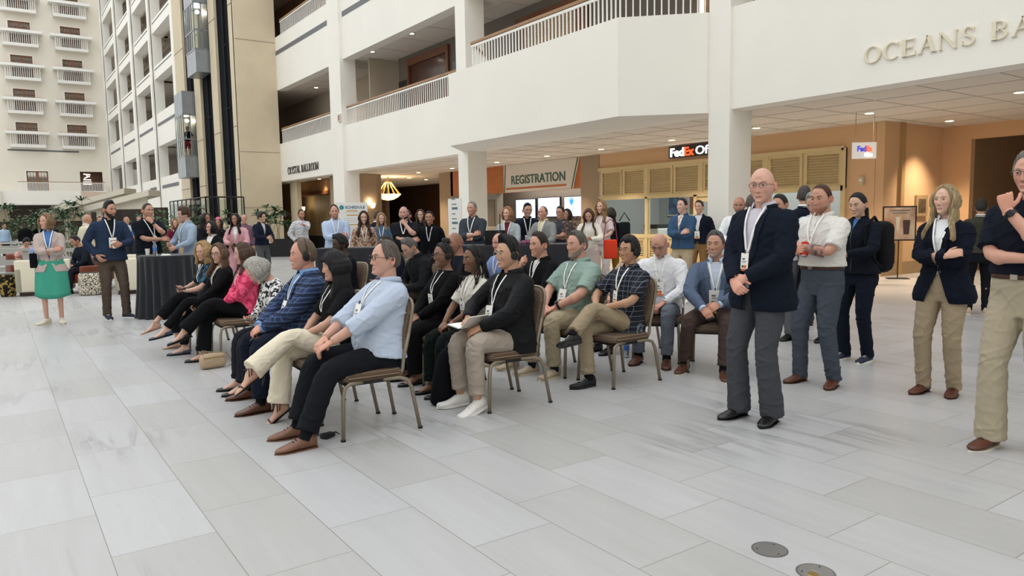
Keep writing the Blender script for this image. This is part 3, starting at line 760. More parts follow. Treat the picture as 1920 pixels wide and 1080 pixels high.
def hairline(az, style):
    # lowest elevation (deg) that has hair, by azimuth from the face
    T = {'short': ([0, 30, 50, 66, 78, 90, 110, 140, 180], [47, 46, 40, 20, -8, 6, -24, -34, -37]),
         'high': ([0, 18, 34, 52, 66, 78, 90, 110, 140, 180], [60, 64, 58, 34, 12, -8, 6, -24, -34, -37]),
         'fringe': ([0, 60, 72, 80, 90, 110, 140, 180], [95, 95, 60, -5, 6, -24, -34, -37]),
         'bangs': ([0, 35, 48, 60, 90, 110, 180], [20, 16, 0, -30, -42, -45, -48]),
         'woman': ([0, 25, 45, 58, 75, 90, 110, 180], [56, 50, 36, 8, -35, -42, -44, -46]),
         'back': ([0, 30, 50, 66, 80, 95, 110, 140, 180], [48, 46, 36, 16, 2, 4, -16, -26, -30])}[style]
    return np.interp(np.abs(np.degrees(az)), *T)
def grid_faces(nv, nu):
    F = []
    for i in range(nv-1):
        for j in range(nu):
            F.append((i*nu+j, i*nu+(j+1) % nu, (i+1)*nu+(j+1) % nu, (i+1)*nu+j))
    return F
def make_head(P, Hm):
    h = P['head']; nu, nv = (96, 72) if P['lod'] == 0 else ((76, 58) if P['lod'] == 1 else (34, 28))
    U, Vv = head_grid(nu, nv); dx = np.sin(U)*np.cos(Vv); dy = np.cos(U)*np.cos(Vv); dz = np.sin(Vv)
    x, y, z = head_shape(dx, dy, dz, h)
    el = np.degrees(Vv); az = np.degrees(np.abs(U)); ax = np.abs(x)
    sk = np.array(srgb(P['skin'])[:3]); col = np.tile(sk, (x.size, 1)).reshape(x.shape + (3,))
    def blend(m, c, k=1.0):
        nonlocal col
        m = np.clip(m*k, 0, 1)[..., None]; col = col*(1-m) + np.array(c)*m
    g = lambda q, c, s: np.exp(-((q-c)/s)**2)
    fm = sstep(dy, .3, .6)
    rosy = sk*np.array([1.05, .80, .78]); blend(fm*(g(ax, .042, .018)*g(z, -.025, .02) + .9*g(ax, 0, .014)*g(z, -.032, .012)), rosy, .45*h.get('rosy', 1))
    lip = np.array(srgb(h['lip'])[:3]) if 'lip' in h else sk*np.array([.86, .56, .56])
    blend(fm*np.exp(-((z+.0665)/.0075)**4)*np.exp(-(x/.0225)**6), lip, .85)
    blend(fm*np.exp(-((z+.0665)/.0018)**2)*np.exp(-(x/.024)**6), sk*.3, .8)
    hc = np.array(srgb(h.get('browc', h.get('c', '3a2a1e')))[:3])
    zb = .0315 - 2.2*(ax-.032)**2*8 + .001
    blend(fm*np.exp(-((z-zb)/.0042)**4)*np.exp(-((ax-.032)/.0185)**6), hc*.8, h.get('browk', .92))
    # eyes painted for small figures; lashes / lids for all
    blend(fm*np.exp(-((z-.010)/.0062)**4)*np.exp(-((ax-.031)/.0145)**6), (sk*.16 if P['lod'] else sk*.5), .9 if P['lod'] else .45)
    blend(fm*np.exp(-((z+.040)/.003)**2)*np.exp(-((ax-.007)/.004)**2), sk*.25, .7)
    bd = h.get('beard', 0); bk = h.get('beardk', 'full')
    if bd:
        lim = np.interp(az, [0, 22, 40, 60, 80, 95], [-.048, -.048, -.052, -.040, -.005, .0])
        m = sstep(lim - z, 0, .008)*(az < 92)
        if bk == 'goatee': m = m*(ax < .032)*(az < 60)
        if bk == 'chin': m = m*sstep(-z, .05, .075)
        m = m*(1 - np.exp(-((z+.0665)/.0085)**4)*np.exp(-(x/.021)**6)); m = np.clip(m, 0, 1)*fmask(dy)
        bc = np.array(srgb(h.get('bc', h.get('c', '333333')))[:3]); blend(m, bc, min(1, bd*1.0))
        th = h.get('bth', .004); y = y + m*th*dy*1.2; x = x + m*th*dx; z = z - m*th*np.clip(-dz, 0, 1)
    if h['style'] not in ('bald',):
        lk = {'short': 'short', 'buzz': 'short', 'quiff': 'short', 'side': 'short', 'high': 'high', 'fringe': 'fringe', 'pony': 'back', 'bun': 'back', 'braids': 'back', 'afro': 'short', 'curly': 'short', 'mop': 'short'}.get(h['style'], 'woman')
        m = sstep(el - hairline(U, lk), -2, 9); blend(m, np.array(srgb(h['c'])[:3])*.75, .75)
    if h.get('stub'):   # shaved scalp tinted by stubble hair
        hl = hairline(U, 'short'); m = sstep(el - hl, 0, 8); blend(m, np.array(srgb(h['stub'])[:3]), h.get('stubk', .55))
    V = np.stack([x, y, z], -1).reshape(-1, 3); C = col.reshape(-1, 3)
    nvv = nv - 2; F = grid_faces(nvv, nu)
    top = len(V); V = np.vstack([V, [[0, -.0, .119], [0, .0, z.min()-.001]]]); C = np.vstack([C, C[-1:], C[:1]])
    F += [(top, (nvv-1)*nu + (j+1) % nu, (nvv-1)*nu + j)[::-1] for j in range(nu)]; F += [(top+1, j, (j+1) % nu)[::-1] for j in range(nu)]
    # ears
    if not h.get('noears'):
        for s in (-1, 1):
            mb = MB(); rings = []
            n = 12 if P['lod'] < 2 else 8
            for (off, sc, dp) in ((0, .55, .0), (.006, .85, 0), (.014, 1.0, 0), (.018, .96, 0), (.0165, .74, 0), (.008, .5, 0), (.007, .15, 0)):
                ring = []
                for k in range(n):
                    t = 2*PI*k/n; yy = .0165*math.cos(t)*sc*(1 + .18*math.sin(t)); zz = .030*math.sin(t)*sc
                    ring.append(Vector((s*(.066*h.get('fw', 1) + off + (.004 if math.cos(t) < 0 else 0)), -.012 + yy - off*.55, -.008 + zz)))
                rings.append(ring)
            mb.loft(rings); k0 = len(V); V = np.vstack([V, np.array([tuple(p) for p in mb.v])])
            F += [tuple(i + k0 for i in f) for f in mb.f]; ec = sk*np.array([1.02, .84, .82]); C = np.vstack([C, np.tile(ec, (len(mb.v), 1))])
    Vh = np.array([tuple(Hm @ Vector(p)) for p in V])
    return Vh, F, C
def fmask(dy): return sstep(dy, -.15, .1)
def hair_shell(P, Hm):
    h = P['head']; st = h['style']; c = h['c']; nu, nv = (110, 74) if P['lod'] == 0 else ((60, 44) if P['lod'] == 1 else (34, 26))
    line = {'short': 'short', 'buzz': 'short', 'quiff': 'short', 'side': 'short', 'high': 'high', 'fringe': 'fringe', 'bangs': 'bangs', 'long': 'woman', 'wavy': 'woman', 'bob': 'woman', 'pony': 'back', 'bun': 'back', 'braids': 'back', 'afro': 'short', 'curly': 'short', 'mop': 'bangs_m', 'longbangs': 'bangs', 'shortwoman': 'woman'}[st]
    U, Vv = head_grid(nu, nv); dx = np.sin(U)*np.cos(Vv); dy = np.cos(U)*np.cos(Vv); dz = np.sin(Vv)
    x, y, z = head_shape(dx, np.where(dy > 0, dy, dy), dz, dict(h, nose=0, brow=0))
    el = np.degrees(Vv)
    hl = hairline(U, 'short' if line == 'bangs_m' else line)
    if line == 'bangs_m': hl = np.where(np.degrees(np.abs(U)) < 60, 40 - .22*np.abs(np.degrees(U)) + 5*np.sin(U*5), np.where(np.degrees(np.abs(U)) < 100, -8, hl))
    seed = P['seed']
    jit = np.array([noise.noise(Vector((math.degrees(a)*.12 + seed, 0, 3)))*3.5 + noise.noise(Vector((math.degrees(a)*.5 + seed, 5, 3)))*3 for a in U[0]]); hl = hl + jit[None, :]
    m = sstep(el - hl, -1, 18 if st in ('short', 'buzz', 'quiff', 'side', 'high', 'fringe', 'mop') else 9)
    side, top = {'short': (.009, .020), 'buzz': (.0035, .006), 'quiff': (.008, .034), 'side': (.012, .026), 'high': (.010, .017), 'fringe': (.009, .009), 'bangs': (.022, .022), 'long': (.018, .020), 'wavy': (.022, .024), 'bob': (.024, .026), 'pony': (.008, .010), 'bun': (.009, .012), 'braids': (.012, .016), 'afro': (.028, .045), 'curly': (.022, .036), 'mop': (.024, .034), 'longbangs': (.02, .022), 'shortwoman': (.022, .026)}[st]
    side *= h.get('hk', 1); top *= h.get('hk', 1)
    th = side + (top - side)*sstep(el, 20, 70)
    if st == 'quiff': th = th + .016*np.exp(-((np.degrees(U)-10)/32)**2)*np.exp(-((el-58)/18)**2)
    if st in ('side', 'short', 'quiff'): th = th*(1 + .18*np.sin(U + .7))
    # strand relief
    rel = np.zeros_like(th); fq = {'afro': 60, 'curly': 34}.get(st, 24)
    for i in range(th.shape[0]):
        for j in range(th.shape[1]):
            if m[i, j] > 0:
                if st in ('bangs', 'bob', 'long', 'mop', 'shortwoman', 'high', 'fringe', 'pony', 'wavy'): rel[i, j] = noise.noise(Vector((U[i, j]*11 + seed, Vv[i, j]*1.6, 2))) + .6*noise.noise(Vector((U[i, j]*26 + seed, Vv[i, j]*2.5, 7))); continue
                q = Vector((dx[i, j]*fq + seed, dy[i, j]*fq*(1 if st in ('afro', 'curly') else .35), dz[i, j]*fq*(1 if st in ('afro', 'curly') else .3)))
                rel[i, j] = noise.noise(q)
    th = th*(1 + (.24 if st not in ('afro', 'curly') else .5)*rel)
    k = (m*th - (1-m)*.006)
    n = np.stack([dx, dy, dz*.95], -1)
    V = np.stack([x, y, z], -1) + n*k[..., None]
    F = [f for f in grid_faces(nv-2, nu) if max(m.reshape(-1)[list(f)]) > 0]
    V = V.reshape(-1, 3); t0 = len(V); nvv = nv-2
    if m[-1].max() > 0:
        V = np.vstack([V, [[0, 0, .119 + top]]]); F += [((nvv-1)*nu + j, (nvv-1)*nu + (j+1) % nu, t0) for j in range(nu)]
    V = np.array([tuple(Hm @ Vector(p)) for p in V])
    mb = MB(); mb.v = [tuple(p) for p in V]; mb.f = F
    return mb
def hair_strands(P, Hm, T):
    h = P['head']; st = h['style']; L = h.get('len', .34); mb = MB(); rs = random.Random(P['seed'])
    hc = Hm @ Vector((0, 0, 0)); R3 = Hm.to_3x3(); wav = h.get('wave', .004 if st != 'wavy' else .014); n = {0: 44, 1: 28, 2: 16}[P['lod']]
    if st in ('bob', 'shortwoman'): L = h.get('len', .10)
    fa = h.get('front', 52)
    for layer in (0, 1):
        for i in range(n):
            a = R(fa + (360 - 2*fa)*(i + .5*layer + rs.uniform(-.2, .2))/n)
            e = R(30 - 14*layer)
            pts = []; rr = []
            rad = (.023 if st in ('bangs', 'bob') else .019) + .006*layer
            for k in range(5):
                ee = e - R(15)*k
                d = (math.sin(a)*math.cos(ee), math.cos(a)*math.cos(ee), math.sin(ee))
                X = head_shape(np.array([d[0]]), np.array([d[1]]), np.array([max(d[2], -.35)]), dict(h, nose=0))
                p = Vector((X[0][0], X[1][0], X[2][0])) + Vector(d)*rad*(.5 if k == 0 else 1)
                if d[1] > .3: p.x += math.copysign(.006, p.x)
                pts.append(Hm @ p); rr.append(.009 + .003*min(k, 2))
            q = pts[-1]; end = L*(rs.uniform(.88, 1.06)); steps = max(3, int(end/.035))
            dirh = Vector((q.x - hc.x, q.y - hc.y, 0)); dirh = dirh.normalized() if dirh.length > 1e-4 else Vector((0, -1, 0))
            ph = rs.uniform(0, 6.28)
            for s_ in range(1, steps+1):
                t = s_/steps; dz_ = end*t
                o = q + Vector((0, 0, -dz_)) + dirh*(.012*math.sin(min(1, dz_/.12)*PI/2) + (.02 if math.cos(a) < -.1 else .045)*sstep(np.array(dz_), .10, .24).item()*(1 if abs(math.cos(a)) > .1 else .4))
                if math.cos(a) > .15 and dz_ > .08: o.y += .035*min(1, (dz_-.08)/.1)
                o += Vector((math.cos(ph + dz_*38)*wav, math.sin(ph + dz_*38)*wav, 0))*min(1, dz_/.06)
                pts.append(o); rr.append(max(.005, .0155*(1 - .5*t) + (.003 if wav > .01 else 0)))
            mb.tube(pts, rr, 7)
    return mb
def glasses(P, Hm, c='1b1b1d', shape='rect', up=0.0, w=.0012):
    mb = MB(); m = mat('specs_' + c, c, .3)
    M = Hm @ Matrix.Translation((0, 0, up)) @ Matrix.Rotation(R(-35 if up else 0), 4, 'X')
    y0 = .094
    for s in (-1, 1):
        pts = []
        for k in range(25):
            t = 2*PI*k/24; ex = 1.0 if shape == 'round' else .6; cx, sz = math.cos(t), math.sin(t)
            X = s*.0335 + .0235*math.copysign(abs(cx)**ex, cx); Z = .008 + (.0205 if shape == 'round' else .0155)*math.copysign(abs(sz)**ex, sz)
            pts.append((X, y0 + .003 - (abs(X)*.22)**2*4, Z))
        mb.tube(pts, w, 6, M=M, caps=False)
        mb.tube([(s*.057, y0 - .002, .014), (s*.070, .078, .014), (s*.079, .02, .010), (s*.077, -.015, .002), (s*.075, -.03, -.015)], w, 6, M=M)
    mb.tube([(-.011, y0 + .003, .014), (0, y0 + .006, .017), (.011, y0 + .003, .014)], w, 6, M=M)
    return mb.build('glasses', m, P['root'], True)
def headphones(P, Hm, mic=False):
    t = P['root']; m = MATS.get('hp_black') or mat('hp_black', '17181b', .45)
    mb = MB(); pts = [(.094*math.cos(a), -.012, .012 + .128*math.sin(a)) for a in [R(10 + 160*k/16) for k in range(17)]]
    top = P['head'].get('bandz', 0)
    mb.tube([(p[0], p[1], p[2] + top*(p[2]/.14)) for p in pts], .0042, 8, M=Hm)
    hb = mb.build('headphone_band', m, t, True)
    for s in (-1, 1):
        mb = MB(); rings = []
        for off, r in ((.070, .022), (.072, .030), (.088, .032), (.094, .028), (.097, .016), (.0975, .004)):
            rings.append([Vector((s*off, -.006 + r*math.cos(q), -.010 + r*1.1*math.sin(q))) for q in [2*PI*k/18 for k in range(18)]])
        mb.loft(rings, M=Hm)
        if mic and s < 0: mb.tube([(s*.092, 0, -.02), (s*.085, .04, -.05), (s*.06, .085, -.065)], .0022, 6, M=Hm)
        mb.build('ear_cup', m, t, True)
def foot(P, A, dirv, up, style, m, sole, side=1):
    # A: ankle point; builds shoe with sole under it
    M = basis(A, dirv, up); root = P['root']; mb = MB(); rings = []; ln = P.get('foot', 1.0)
    rows = [(-.070, .016, -.030, -.076), (-.060, .030, .012, -.078), (-.030, .036, .030, -.078), (.000, .038, .026, -.078), (.035, .040, .002, -.078), (.075, .044, -.022, -.078), (.115, .047, -.038, -.078), (.150, .044, -.047, -.078), (.178, .034, -.054, -.077), (.196, .016, -.062, -.076)]
    if style == 'sneaker': rows = rows[:-3] + [(.150, .046, -.042, -.078), (.178, .042, -.044, -.077), (.194, .028, -.052, -.076)]
    if style == 'boot': rows = [(y, w, z + (.03 if y < .01 else 0), b) for y, w, z, b in rows]
    if style == 'flat': rows = [(y, w, min(z, -.02 if y < .02 else -.055 - (0 if y > .1 else .0)), b) for y, w, z, b in rows]
    for y, hw, zt, zb in rows:
        ring = []; 
        for k in range(14):
            t = 2*PI*k/14 + .001; c, s = math.cos(t), math.sin(t); hh = (zt - zb)
            X = hw*math.copysign(abs(c)**.75, c)*(1 if s < .2 else (1 - .35*s*(hh > .06))); Z = zb + hh/2 + hh/2*math.copysign(abs(s)**.8, s)
            ring.append(Vector((X + side*.006*(y > .05)*-1, y*ln, Z)))
        rings.append(ring)
    mb.loft(rings, M=M)
    o = mb.build('shoe', m, root, 'all')
    if style == 'flat':
        fb = MB(); fr_ = []
        for y, hw, zt, zb in ((-.060, .020, -.0, -.06), (-.040, .029, .035, -.070), (-.005, .033, .035, -.072), (.035, .034, .005, -.072), (.075, .038, -.022, -.072), (.110, .040, -.040, -.072), (.135, .034, -.052, -.072)):
            fr_.append([Vector((hw*math.copysign(abs(math.cos(t))**.8, math.cos(t)), y, (zt+zb)/2 + (zt-zb)/2*math.sin(t))) for t in [2*PI*k/12 for k in range(12)]])
        fb.loft(fr_, M=M); fb.build('foot', mat('foot_' + P['skin'], P['skin'], .5), root, 'all')
    sb = MB(); th = .010 if style in ('dress', 'flat') else .020
    out = []
    for k in range(28):
        t = 2*PI*k/28; c, s = math.cos(t), math.sin(t)
        yy = .063 + .140*s; ww = np.interp(yy, [-.077, -.05, 0, .1, .15, .203], [.018, .035, .036, .050, .047, .018])
        out.append((math.copysign(min(1, abs(c)**.5)*ww, c) + side*-.006*(yy > .05), yy*ln))
    sb.loft([[Vector((p[0]*q, (p[1]-.063)*q + .063, z)) for p in out] for z, q in ((-.078 + (.012 if th > .015 else 0), 1.0), (-.085, 1.02), (-.085 - .002, .98))], M=M)
    if style == 'dress': sb.box(-.033, .033, -.07, .0, -.092, -.084, M=M)
    sb.build('sole', sole, o, False)
    if style in ('dress', 'sneaker'):
        lb = MB()
        for k in range(4):
            yy = .028 + k*.019; zz = np.interp(yy, [0, .035, .075, .115], [.026, .002, -.022, -.038]) + .004
            lb.tube([(-.016, yy*ln, zz-.004), (0, yy*ln, zz+.002), (.016, yy*ln, zz-.004)], .0024, 5, M=M)
        lb.build('laces', mat('lace_' + ('w' if style == 'sneaker' and P.get('wl', 1) else 'd'), 'e8e4da' if style == 'sneaker' and P.get('wl', 1) else '2a211c', .8), o)
    return o
def strip(P, pts, wid, bvh, name, m, T, off=.004, th=.0015, d=Vector((0, -1, 0)), parent=None, twist=True):
    # ribbon laid over the chest: pts = (x, z[, dx]) in the torso frame, dropped on the clothing from in front
    Ti = T.inverted(); R3 = T.to_3x3(); Q = []
    for q in pts:
        o = T @ Vector((q[0], .6, q[1])); dd = R3 @ d
        hit, nrm, _, _ = bvh.ray_cast(o, dd, 1.2)
        if hit is None: continue
        Q.append((hit - dd*off, nrm if nrm.dot(dd) < 0 else -nrm, q))
    if len(Q) < 2: return None
    mb = MB(); rings = []
    for i, (p, n_, q) in enumerate(Q):
        a, b = Q[max(0, i-1)][0], Q[min(len(Q)-1, i+1)][0]; t = (b-a).normalized(); s = t.cross(-(R3 @ d)).normalized()
        w_ = float(np.interp(i/(len(Q)-1), np.linspace(0, 1, len(wid)), wid)) if isinstance(wid, (list, tuple)) else wid
        f = -(R3 @ d)
        rings.append([p - s*w_/2, p + s*w_/2, p + s*w_/2 + f*th, p - s*w_/2 + f*th])
    mb.loft(rings)
    return mb.build(name, m, parent or P['root'])
def collar(P, T, m, e=.0, open_=26, h=.035, name='collar', zt=.553):
    mb = MB(); rings = []
    rr = .0565 + (P['w']-1)*.05 + (0 if P['g'] == 'm' else -.006)
    n = 24
    for i in range(n+1):
        a = R(90 + open_) + (2*PI - 2*R(open_))*i/n; fr = math.sin(a); 
        c, s = math.cos(a), math.sin(a); front = max(0, fr)
        r0 = rr; zc = zt - .018*front
        pt = [Vector((c*r0, s*r0*1.02 - .004, zc - .028)), Vector((c*(r0+.002), s*(r0+.002) - .004, zc)), Vector((c*(r0+.009+e), s*(r0+.009+e) - .004, zc - .002)), Vector((c*(r0+.024+e), s*(r0+.026+e) - .004, zc - h - .012*front)), Vector((c*(r0+.021+e), s*(r0+.023+e) - .004, zc - h - .014*front)), Vector((c*(r0+.008+e), s*(r0+.008+e) - .004, zc - .008))]
        rings.append(pt)
    mb.loft(rings, M=T)
    return mb.build(name, m, P['root'], 'all')

def person(label, x, y, face, H=1.75, g='m', w=1.0, belly=0.0, skin='c99a7e', head=None, pose='stand', seat=.45, lean=0, side=0, look=(0, 0, 0), twist=0,
           top=None, bottom=None, arms='down', legs=None, shoes=None, lod=1, lan=None, extras=(), legvis=True, group=None, arms_k=None, shift=(0, 0)):
    sr = [int(skin[i:i+2], 16) for i in (0, 2, 4)]; lu = sum(sr)/3; sr = [min(255, int((v*.86 + lu*.14)*1.05 + 2)) for v in sr]; skin = '%02x%02x%02x' % tuple(sr)
    P = dict(g=g, w=w, belly=belly, skin=skin, lod=lod, T=TM if g == 'm' else TF, seed=random.random()*50)
    P['head'] = dict(dict(style='short', c='3b2a1f'), **(head or {}))
    root = thing('person', label, 'person', (x, y, 0), R(face - 90), group); sc = H/1.75; root.scale = (sc, sc, sc); P['root'] = root; P['sc'] = sc
    sit = pose == 'sit'
    pelz = (seat/sc + .072) if sit else .945
    if pose == 'stand' and legs is None: legs = 'stand'
    pel = Vector((shift[0], shift[1], pelz))
    T = Matrix.Translation(pel) @ Matrix.Rotation(R(twist), 4, 'Z') @ Matrix.Rotation(R(side), 4, 'Y') @ Matrix.Rotation(R(-lean), 4, 'X')
    Tp = Matrix.Translation(pel) @ Matrix.Rotation(R(-lean*.4), 4, 'X')
    P['M'] = T
    vox = {0: .0085, 1: .013, 2: .02}[lod]
    gm = 1.0 if g == 'm' else .92
    shx, shz = (.170 + (w-1)*.09, .435) if g == 'm' else (.146 + (w-1)*.09, .43)
    l1, l2 = .285*(gm*.5+.5), .258*(gm*.5+.5)
    # ---------- arms
    AR = {}
    pr = {
        'down': {'R': ((.235, .04, -.07), 'P', (.6, -1, 0), None, .3), 'L': ((-.235, .04, -.07), 'P', (-.6, -1, 0), None, .3)},
        'cross': {'R': ((-.095, .205, .225), 'T', (.9, .2, -.8), (-.1, 1, .4), .35, dict(dir=(-.85, -.35, .30))), 'L': ((.075, .165, .185), 'T', (-.9, .2, -.8), (.1, .9, .4), .45, dict(dir=(.85, -.25, .25)))},
        'clasp': {'R': ((.045, .255, .02), 'T', (1, -.5, -.2), (.2, .8, .5), .55), 'L': ((-.045, .235, .045), 'T', (-1, -.5, -.2), (-.1, .8, .5), .5)},
        'lap': {'R': ((.07, .30, .085), 'S', (1, -.6, .2), (0, .1, 1), .45), 'L': ((-.07, .32, .085), 'S', (-1, -.6, .2), (0, .1, 1), .45)},
        'thigh': {'R': ((.12, .28, .10), 'S', (1, -.7, .2), (0, .0, 1), .3), 'L': ((-.12, .30, .10), 'S', (-1, -.7, .2), (0, .0, 1), .3)},
        'hold': {'R': ((.07, .30, .16), 'T', (1, -.5, -.6), (.9, .2, .1), .6), 'L': ((-.10, .28, .10), 'T', (-1, -.5, -.6), (-.9, .2, .1), .6)},
        'phone': {'R': ((.05, .30, .13), 'S', (1, -.5, .1), (.4, -.1, -.8), .5), 'L': ((-.06, .30, .12), 'S', (-1, -.5, .1), (-.4, -.1, -.8), .5)},
        'chin': {'R': ((.03, .17, .475), 'T', (.7, .5, -1), (.3, 1, .0), .85), 'L': ((.15, .20, .20), 'T', (-1, .1, -.7), (0, .9, .5), .4)},
        'chinL': {'L': ((-.03, .17, .475), 'T', (-.7, .5, -1), (-.3, 1, .0), .85), 'R': ((-.15, .20, .20), 'T', (1, .1, -.7), (0, .9, .5), .4)},
        'pocket': {'R': ((.19, .10, .0), 'P', (1, -.8, 0), (1, .2, 0), .4), 'L': ((-.19, .10, .0), 'P', (-1, -.8, 0), (-1, .2, 0), .4)},
    }[arms] if isinstance(arms, str) else arms
    if arms_k: pr = dict(pr, **arms_k)
    Sf = Matrix.Translation(pel)
    for sd, s in (('R', 1), ('L', -1)):
        tgt, fr, pole, pn, curl = pr[sd][:5]
        S = T @ Vector((s*shx, -.005, shz))
        tv = Vector(tgt); Wt = (T @ tv) if fr == 'T' else (Sf @ tv)
        if fr == 'T': pv = T.to_3x3() @ Vector(pole)
        else: pv = Vector(pole)
        E, Wr = ik(S, Wt, l1, l2, pv)
        AR[sd] = dict(S=S, E=E, W=Wr, curl=curl, pn=pn, fr=fr, s=s, opt=pr[sd][5] if len(pr[sd]) > 5 else {})
    # ---------- legs
    Lg = {}
    hipz = -.015
    if isinstance(legs, dict): LD = legs
    elif sit: LD = {'default': {'R': ((.10, .46, None), (.11, .46, .085)), 'L': ((-.10, .46, None), (-.11, .46, .085))}}['default' if legs is None else 'default']
    else: LD = {'stand': {'R': (None, (.115, .03, .085), 8), 'L': (None, (-.115, -.02, .085), 8)},
                'wide': {'R': (None, (.17, .02, .085), 10), 'L': (None, (-.17, .0, .085), 10)}}[legs]
    thl, shl = .435, .43
    for sd, s in (('R', 1), ('L', -1)):
        spec = LD[sd]; Hp = Tp @ Vector((s*.088, .0, hipz))
        ank = Vector(spec[1]);
        if not sit: ank = ank + Vector((shift[0]*0, 0, 0))
        kn = spec[0]; fdir = spec[2] if len(spec) > 2 else 8
        if kn is None: K, A_ = ik(Hp, ank, thl, shl, Vector((s*.12, 1, 1.0 if sit else 0)))
        elif kn[2] is None or (sit and kn is not None and len(kn) == 3 and kn[2] is None):
            K, A_ = ik(Hp, ank, thl, shl, Vector((s*.12, 1, .9)))
        else:
            K = Vector(kn); d = K - Hp; K = Hp + d.normalized()*thl; d = ank - K; A_ = K + d.normalized()*shl
        Lg[sd] = dict(H=Hp, K=K, A=A_, s=s, fd=fdir, fp=spec[3] if len(spec) > 3 else 0)
    P['AR'], P['LG'] = AR, Lg
    # ---------- head placement
    J = T @ Vector((0, .004, .565))
    Rb = T.to_3x3().to_4x4() if not P['head'].get('level', True) else Matrix.Rotation(R(twist), 4, 'Z') @ Matrix.Rotation(R(-lean*.3), 4, 'X')
    Hm = Matrix.Translation(J) @ Rb @ Matrix.Rotation(R(look[0]), 4, 'Z') @ Matrix.Rotation(R(look[1]), 4, 'X') @ Matrix.Rotation(R(look[2]), 4, 'Y') @ Matrix.Translation((0, .028, .098))
    hs = P['head'].get('size', 1.0); Hm = Hm @ Matrix.Scale(hs, 4)
    P['Hm'] = Hm
    # ---------- body
    B = MB()
    B.loft([[T @ p for p in tring(P, z, -.016, 20)] for z in ([-.07] + TZ[3:])])
    nr = .052*(w*.5+.5) if g == 'm' else .043
    B.tube([T @ Vector((0, -.012, .44)), T @ Vector((0, -.008, .50)), J + (Hm.translation - J)*.05, Hm @ Vector((0, -.022, -.045)), Hm @ Vector((0, -.015, .0))], [nr*1.55, nr*1.12, nr, nr*1.0, nr*.8], 16)
    ak = w*.6+.4
    for sd in 'RL':
        a = AR[sd]; limb(B, [a['S'] - T.to_3x3() @ Vector((a['s']*.03, 0, .015)), a['S'].lerp(a['E'], .2), a['E'], a['W']], [.036*gm*ak, .042*gm*ak, .040*gm*ak, .0265*gm*ak], 12)
        mid = a['E'].lerp(a['W'], .28); B.sphere(mid, .043*gm*ak, 10, 8)
        up = a['S'].lerp(a['E'], .45); B.sphere(up, .048*gm*ak, 10, 8)
    for sd in 'RL':
        l = Lg[sd]; limb(B, [l['H'], l['K'], l['A']], [.074*ak, .050*gm, .034*gm], 12)
        cf = l['K'].lerp(l['A'], .32); bk = (l['A']-l['K']).cross(Vector((1, 0, 0))).normalized()
        B.sphere(cf - Vector((0, .012, 0)), (.046*gm, .05*gm, .08), 10, 8)
    V, N, F = remesh(B, max(vox, .011), 2); C = np.tile(np.array(srgb(skin)[:3]), (len(V), 1))
    parts_ = [(V, F, C)]
    for sd in 'RL':
        a = AR[sd]; d = (a['W'] - a['E']).normalized(); pn = a['pn']
        hd = a['opt'].get('dir')
        if hd: d = (T.to_3x3() @ Vector(hd)).normalized() if a['fr'] == 'T' else Vector(hd).normalized()
        if pn is None: n_ = Vector((a['s']*1.0, .15, 0))
        else: n_ = (T.to_3x3() @ Vector(pn)) if a['fr'] == 'T' else Vector(pn)
        Mh = basis(a['W'] - d*.002, d, n_)
        a['Mh'] = Mh
        hmb = hand(Mh, a['s'], a['curl'], a['opt'].get('spread', .3), gm, a['opt'].get('thumb', .45), a['opt'].get('point', False))
        if lod == 0:
            V2, N2, F2 = remesh(hmb, .0042, 1)
        else: V2, F2 = np.array(hmb.v), hmb.f
        hc = np.array(srgb(skin)[:3])*np.array([1.0, .90, .86]); parts_.append((V2, F2, np.tile(hc, (len(V2), 1))))
    hv, hf, hcol = make_head(P, Hm); parts_.append((hv, hf, hcol))
    if lod == 0:
        for s in (-1, 1):
            for e0, e1, r_ in ((14, 88, .0132), (-88, -20, .0130)):
                mb = MB(); rg = []
                for e in np.linspace(e0, e1, 6): rg.append([Hm @ (Vector((s*.031, .0735, .010)) + Vector((math.sin(a)*math.cos(R(e)), math.cos(a)*math.cos(R(e)), math.sin(R(e))))*r_) for a in [R(-80 + 160*k/13) for k in range(14)]])
                mb.loft(rg, closed=False); lc = np.tile(np.array(srgb(skin)[:3])*np.array([.92, .80, .76]), (len(mb.v), 1))
                if e0 > 0: lc[:14] *= .35
                parts_.append((np.array(mb.v), mb.f, lc))
    VV = np.vstack([p[0] for p in parts_]); CC = np.vstack([p[2] for p in parts_]); FF = []; k = 0
    for p in parts_: FF += [tuple(i + k for i in f) for f in p[1]]; k += len(p[0])
    body = mesh_obj('body', VV, FF, skin_mat(), root)
    at = body.data.color_attributes.new('Col', 'FLOAT_COLOR', 'POINT'); cc = np.ones((len(VV), 4), np.float32); cc[:, :3] = np.clip(CC, 0, 1); at.data.foreach_set('color', cc.ravel())
    if lod == 0:
        hh = P['head']
        for s in (-1, 1):
            yy = .0735; r = .0120; c = Vector((s*.031, yy, .010)); mb = MB(); me = []
            mb.sphere((0, 0, 0), r, 16, 12)
            Me = Hm @ Matrix.Translation(c) @ Matrix.Rotation(R(hh.get('gaze', (0, 0))[0]), 4, 'Z') @ Matrix.Rotation(R(-90 + hh.get('gaze', (0, 0))[1]), 4, 'X')
            m2 = MB(); m2.v = [tuple(Me @ Vector(v)) for v in mb.v]; m2.f = mb.f
            o = m2.build('eye', mat('eye_white', 'ddd6cc', .25), root, 'all'); o.data.materials.append(mat('eye_iris', hh.get('iris', '2a1d14'), .2))
            ctr = Me.translation; ax_ = (Me.to_3x3() @ Vector((0, 0, 1))).normalized()
            for p in o.data.polygons:
                if (p.center - ctr).normalized().dot(ax_) > .86: p.material_index = 1
    # ---------- hair
    hh = P['head']; st = hh['style']
